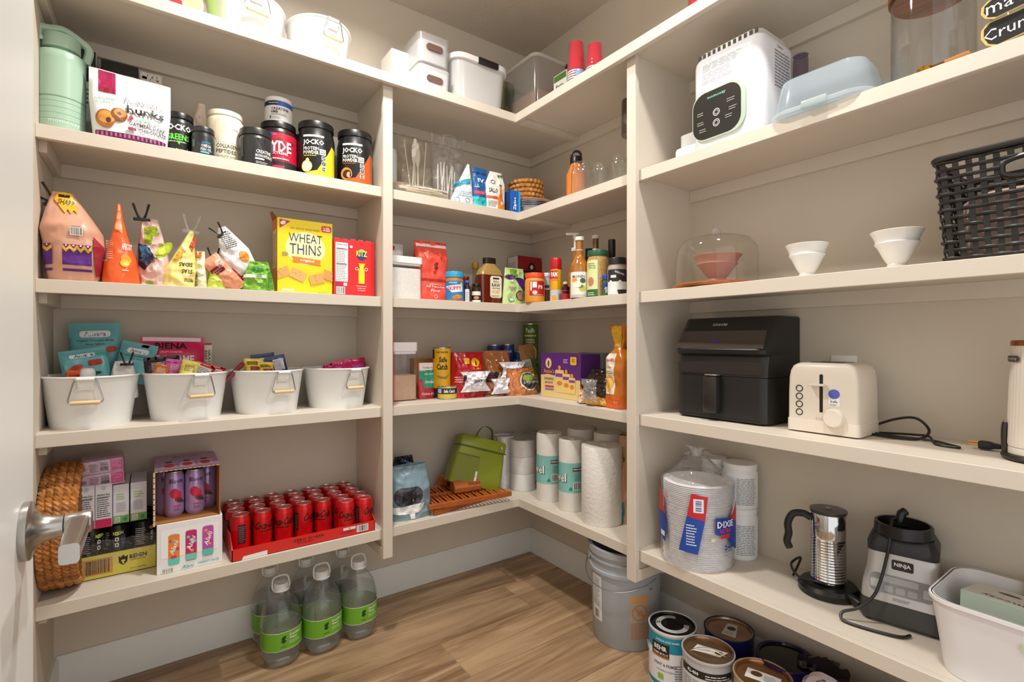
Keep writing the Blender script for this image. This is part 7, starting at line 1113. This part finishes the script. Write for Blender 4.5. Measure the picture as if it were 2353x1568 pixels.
# ================================================================ FLOOR
WAT = clear('f7fbfc', .10, 'eef4f6', gloss=1.6, rough=.02, bump=.5, bs=30)
def waterjug(label, u0, u1, vt, y, rz, full=True):
    cx, cy, R = cyl(u0, u1, y=y); h = Zv(vt, cx, cy); t = thing('water_bottle', label, 'bottle', (cx, cy, 0), rz, 'gallon water bottles')
    sq = lambda r, zz, a: r*(1-.05*(1-abs(sin(2*a)))) * (1+.012*sin(6*a)*(zz < h*.26))
    pr = [(R*.55, .006), (R*.80, 0), (R*.97, .03), (R*.93, h*.13), (R*.99, h*.16), (R*.96, h*.20), (R*1.0, h*.23), (R*1.0, h*.47), (R*.97, h*.49), (R*1.0, h*.52), (R*.97, h*.60), (R*.80, h*.74), (R*.45, h*.86), (R*.30, h*.90), (R*.28, h*.93)]
    G().lathe(pr, 40, fn=sq, cap1=False).build('bottle', clear('fdfefe', .05, 'f4f8fa', gloss=1.6, bump=.25, bs=25), t)
    zt = h*(.66 if full else .50); q = [(R*.5, .008), (R*.78, .003), (R*.94, .032), (R*.90, h*.13), (R*.96, h*.17), (R*.97, h*.25), (R*.97, h*.47)]+([(R*.95, h*.56), (R*.88, zt)] if full else [(R*.95, zt)])+[(.001, zt)]
    G().lathe(q, 40, fn=sq, cap1=False).build('water', WAT, t)
    G().lathe([(R*.33, h*.925), (R*.34, h*.93), (R*.34, h*.985), (R*.31, h), (.001, h)], 40, fn=lambda r, zz, a: r*(1+.012*cos(40*a))).build('cap', mat('eceeee', .35), t)
    nk = G().tube([(R*.36*cos(a), R*.36*sin(a), h*.915) for a in [2*pi*i/24 for i in range(25)]], .004, 6, cap=False); nk.build('neck_ring', mat('e4e8e8', .4), t)
    G().tube([(-R*.36, 0, h*.915), (-R*.42, -.0, h*.96), (-R*.30, .01, h*1.06), (R*.30, .01, h*1.06), (R*.42, 0, h*.96), (R*.36, 0, h*.915)], .0032, 6, sm=4).build('carry_handle', mat('e4e8e8', .4), t)
    L = Lab(lambda u, v, hh: ((R*1.006+hh)*(1-.05*(1-abs(sin(2*u/R))))*sin(u/R), -(R*1.006+hh)*(1-.05*(1-abs(sin(2*u/R))))*cos(u/R), v), R*.14); L.rect(-R*3.1, h*.235, R*3.1, h*.455, '6fae2c').rect(-R*3.1, h*.455, R*3.1, h*.462, 'e9f2e0').rect(-R*3.1, h*.230, R*3.1, h*.235, 'e9f2e0').text('g', -R*.12, h*.365, h*.09, '14401a', bold=.06).lines(-R*.25, h*.27, R*.05, h*.295, 2, '2f6a1f').text('Distilled', R*.48, h*.41, h*.032, 'f4f8ee', w=R*.62).text('Water', R*.36, h*.37, h*.032, 'f4f8ee', w=R*.40).lines(R*.15, h*.30, R*.75, h*.345, 3, 'cfe6b0').lines(-R*.2, h*.245, R*.6, h*.258, 1, 'cfe6b0').build(t)
fz = lambda u0, u1, y: atan2(CY-cyl(u0, u1, y=y)[1], CX-cyl(u0, u1, y=y)[0])+pi/2
for (u0, u1, vt, y, lab, fu, dr) in ((596, 694, 1338, -.222, 'part-empty gallon water bottle, front row nearest the door', False, .25), (692, 786, 1310, -.226, 'full gallon water bottle in the middle of the front row', True, .35), (782, 866, 1288, -.222, 'full gallon water bottle, front row nearest the divider', True, .4)): waterjug(lab, u0, u1, vt, y, fz(u0, u1, y)+dr, fu)
for (u0, u1, vt, y, lab) in ((578, 662, 1303, -.085, 'full gallon water bottle at the wall behind the part-empty one'), (664, 742, 1283, -.082, 'full gallon water bottle at the wall in the middle of the row'), (752, 822, 1262, -.080, 'full gallon water bottle at the wall nearest the divider')): waterjug(lab, u0, u1, vt, y, fz(u0, u1, y)+.3)
# grey pail
cx, cy, R = cyl(1357, 1520, x=-.178); hp = .366; R *= .93; t = thing('bucket', 'grey five gallon plastic bucket with wire handle', 'bucket', (cx, cy, 0), atan2(CY-cy, CX-cx)+pi/2); GRY = mat('aab0b6', .4); Rt = R*1.08
rr = lambda z: R+(Rt-R)*z/hp
G().lathe([(R*.94, .006), (R*.98, 0), (R, .004), (rr(hp*.74), hp*.74), (rr(hp*.74)+.008, hp*.745), (rr(hp*.76)+.008, hp*.775), (rr(hp*.76)+.001, hp*.78), (rr(hp*.86), hp*.86), (rr(hp*.86)+.007, hp*.865), (rr(hp*.9)+.007, hp*.885), (rr(hp*.9), hp*.89), (rr(hp*.93), hp*.93), (rr(hp*.95)+.009, hp*.935), (rr(hp)+.010, hp), (rr(hp)-.004, hp), (rr(hp*.8)-.005, hp*.8), (R-.004, .01), (.001, .009)], 56, cap1=False).build('body', GRY, t)
zb = hp*.80; er = rr(zb)+.010
for s in (-1, 1): G().box(-.016, .016, -.005, .008, -.022, .022, .006).build('handle_ear', mat('d5d8da', .35), t).matrix_basis = Matrix.Translation((er*sin(s*pi/2-.25), -er*cos(s*pi/2-.25), zb)) @ Matrix.Rotation(s*pi/2-.25, 4, 'Z')
G().tube([(er*1.05*cos(a+pi-.25), -er*1.05*abs(sin(a))*.98-.004, zb-.06*sin(a)) for a in [pi*i/24 for i in range(25)]], .0022, 6).build('wire_handle', STEEL, t)
L = Lab(cylf(R*1.04), R*.1); L.f = lambda u, v, hh: ((rr(v)+hh)*sin(u/R), -(rr(v)+hh)*cos(u/R), v); L.rect(R*.12, .045, R*.68, .215, 'b5a99e').rect(R*.14, .185, R*.66, .212, 'd39a5c').ring(R*.40, .148, .030, .005, 'c98a4c').poly([(R*.40-.024, .165), (R*.40-.018, .170), (R*.40+.024, .131), (R*.40+.018, .126)], 'c98a4c').rect(R*.33, .138, R*.47, .155, 'c98a4c', .004).lines(R*.14, .048, R*.66, .112, 12, 'b9855a', .5).rect(-R*1.15, .085, -R*.72, .26, 'dfe3e6').lines(-R*1.1, .14, -R*.78, .25, 14, '7d848c').bars(-R*1.05, .092, -R*.85, .125).ell(R*.75, .232, .003, .004, '222222', 8).build(t)
def paint(label, u, v, col, lidcol, R=.079, h=.19, lidm=None, rz=0., bail=None):
    p = hit(u, v, h); t = thing('paint_can', label, 'can', (p.x, p.y, 0), atan2(CY-p.y, CX-p.x)+pi/2+rz, 'gallon paint cans')
    G().lathe([(R*.97, .0), (R*1.0, .001), (R*1.0, .004), (R*.98, .005), (R*.98, h-.012), (R*1.0, h-.010), (R*1.02, h-.004), (R*1.01, h), (R*.97, h), (R*.95, h-.004)], 48, cap1=False).build('can', mat(col, .3, .2), t)
    lm = lidm or mat(lidcol, .22, .85, var=.25, vs=18); G().lathe([(R*.955, h-.006), (R*.95, h-.0015), (R*.90, h-.001), (R*.88, h-.007), (R*.80, h-.006), (.001, h-.005)], 48, cap0=False).build('lid', lm, t)
    if bail is not None: G().tube([(R*1.04*cos(a), R*.9*sin(a)*cos(bail)*-1, h*.62+R*1.15*sin(a)*sin(bail)) for a in [pi*i/24 for i in range(25)]], .0018, 6).build('bail', STEEL, t)
    return t, R, h, Lab(cylf(R*.985), R*.12), Lab(topf(h-.005))
t, R, h, L, T = paint('paint can with teal and white label and black lid', 1545, 1432, 'e6e6ea', '141414', lidm=mat('161616', .15), bail=-.35)
L.rect(-R*1.6, .006, R*1.6, h*.12, '1b8fa8').rect(-R*1.6, h*.66, R*1.6, h*.93, '1b8fa8').rect(-R*1.6, h*.12, R*1.6, h*.66, 'e9e9ee').rect(-R*.95, h*.55, -R*.12, h*.80, '1c1a1a').text('BEHR', -R*.52, h*.72, h*.08, 'f2f2f2', w=R*.6, bold=.03).text('PREMIUM PLUS', -R*.52, h*.62, h*.045, 'e9e0c9', w=R*.7).rect(-R*.95, h*.555, -R*.12, h*.585, 'b9702a').text('PAINT & PRIMER', -R*.30, h*.44, h*.05, '4a4a55', w=R*1.0).text('COVERING FINISH', -R*.30, h*.34, h*.03, '8a8a94', w=R*.8).rect(-R*.62, h*.18, -R*.36, h*.28, '8fc43a', .004).lines(R*.1, h*.15, R*.7, h*.5, 8, '77777f').text('INTERIOR LATEX ENAMEL', -R*.2, h*.86, h*.035, 'e6f4f6', w=R*1.0).build(t)
T.ring(0, 0, R*.70, R*.22, 'b9b9b6', 30).poly([(R*.2, R*.1), (R*.75, R*.1), (R*.6, R*.6), (R*.1, R*.75)], '161616').text('W', -R*.6, 0, .014, '222222', rot=.6).build(t, 'lid_label')
t, R, h, L, T = paint('grey printed paint can with wire bail raised and bronze lid', 1627, 1492, 'c6c8cc', 'a98a6e', bail=1.25)
L.rect(-R*1.2, h*.72, R*1.0, h*.84, '1e1d1d').text('82-400', -R*.6, h*.78, h*.06, 'f2f2f2', w=R*.5, bold=.03).lines(-R*.1, h*.74, R*.9, h*.82, 2, 'e0e0e0').rect(-R*1.2, .01, R*1.0, h*.72, 'd3d5d8').lines(-R*1.1, h*.05, R*.9, h*.68, 20, '85878c', .45, .1).build(t); T.poly([(-R*.62, -R*.2), (R*.45, -R*.3), (R*.75, R*.1), (-R*.4, R*.3)], 'dcdbd6').ell(R*.4, -R*.05, R*.15, R*.12, '5b3c22').lines(-R*.4, -R*.1, R*.1, R*.12, 5, '8a8a84').build(t, 'lid_label')
t, R, h, L, T = paint('navy paint can with bronze lid at the wall', 1675, 1444, '23245c', 'a28a76'); L.text('paint', R*.1, h*.3, h*.12, 'b9bde0', w=R*.7).build(t); T.poly([(-R*.3, -R*.45), (R*.25, -R*.6), (R*.35, R*.45), (-R*.05, R*.5)], 'cfcdc6').ell(R*.1, R*.1, R*.18, R*.16, '4a2e1a').lines(-R*.2, -R*.4, R*.2, -R*.1, 4, '8a8a84').build(t, 'lid_label')
t, R, h, L, T = paint('purple paint can with glossy black lid', 1805, 1508, '2f1a66', '0f0f10', R=.082, lidm=mat('0e0e10', .1)); t, R, h, L, T = paint('bronze lidded paint can with paper label at the floor edge', 1752, 1550, 'b9a48c', 'b08458'); T.poly([(-R*.6, -R*.3), (R*.5, -R*.45), (R*.65, R*.1), (-R*.5, R*.3)], 'dcdbd6').ell(-R*.2, R*.02, R*.2, R*.16, '5b3c22').lines(R*.05, -R*.3, R*.5, R*.05, 6, '8a8a84').build(t, 'lid_label')
# plastic bags under the lowest shelf
p = hit(1905, 1560, .06); t = thing('plastic_bag', 'white translucent carrier bag with open handle', 'bag', (-.19, Y(1925, -.19), 0), RW+.3)
o, L = bag(t, 'bag', .19, .21, .14, clear('f0eaee', .72, 'eee6ea', rough=.2, bump=.4), 91, amp=.016, fr=14, wf=lambda q: 1-.45*q**2, df=lambda q: max(.3, 1-q**2), cx=lambda q: -.03*q); pts = [Vector((-.065, -.035, .17)), Vector((-.070, -.05, .235)), Vector((-.035, -.06, .262)), Vector((.0, -.05, .23)), Vector((.035, -.03, .16))]; G().loft([[q+Vector((0, 0, 0)), q+Vector((.018, .004, -.004)), q+Vector((.022, .02, .0)), q+Vector((.004, .016, .006))] for q in smooth(pts, 6)], True).build('bag_handle', clear('f4eef2', .8, 'efe7ec', rough=.2), t)
for k, (u, y0_, hh, lab, sd) in enumerate(((1995, -.17, .24, 'black glossy bin bag beside the white carrier bag', 92), (2330, -.16, .22, 'black glossy bin bag further along under the lowest shelf', 93))):
    yy = Y(u, -.16); t = thing('bin_bag', lab, 'bag', (-.165, yy-.06, 0), RW, 'black bin bags'); bag(t, 'bag', .26, hh, .22, mat('100f11', .22), sd, amp=.03, fr=16, nu=30, nv=26, wf=lambda q: 1-.5*q**3, df=lambda q: max(.3, 1-q**3), crease=.8)
t = thing('plastic_bag', 'dark smoky clear bag showing through the carrier handle', 'bag', (-.10, Y(1890, -.10), 0), RW); bag(t, 'bag', .14, .20, .08, mat('3a3334', .15), 94, amp=.02, fr=20)
# ================================================================ DOOR
dx = -1.838; y0, y1 = -2.153, -1.343
dr = struct('door_1', G().box(dx-.035, dx, y0, y1, .012, 2.04, .002, 1), DOORW); zh = .945; yr = -1.410; NI = mat('b4b2ae', .28, 1.)
def ax_(g): g.v = [Matrix.Translation((dx, yr, zh)) @ Matrix.Rotation(pi/2, 4, 'Y') @ v for v in g.v]; return g
ro = ax_(G().lathe([(.033, 0), (.0335, .001), (.0335, .007), (.032, .0085), (.024, .010), (.016, .017), (.0135, .026), (.0128, .034), (.0128, .036), (.001, .036)], 48)).build('rosette', NI, dr)
ax_(G().lathe([(.0125, .037), (.0132, .038), (.0132, .060), (.012, .062), (.001, .062)], 32)).build('lever_neck', NI, dr)
G().loft([[(dx+a, yy, zh+b) for a, b in rrect(.0405-k, .0605, -.0105+.0, .0105, .004, 4)] for yy, k in ((yr+.006, 0), (yr-.02, 0), (yr-.10, -.002), (yr-.112, -.003))]).build('lever', NI, dr)
for zz in (.25, 1.05, 1.85): G().box(dx-.037, dx+.003, y0-.004, y0+.006, zz-.05, zz+.05, .001).build('hinge', NI, dr)
struct('trim_3', G().box(EX-.1, dx-.04, -2.30, -2.24, 0, CEIL), TRIMW)
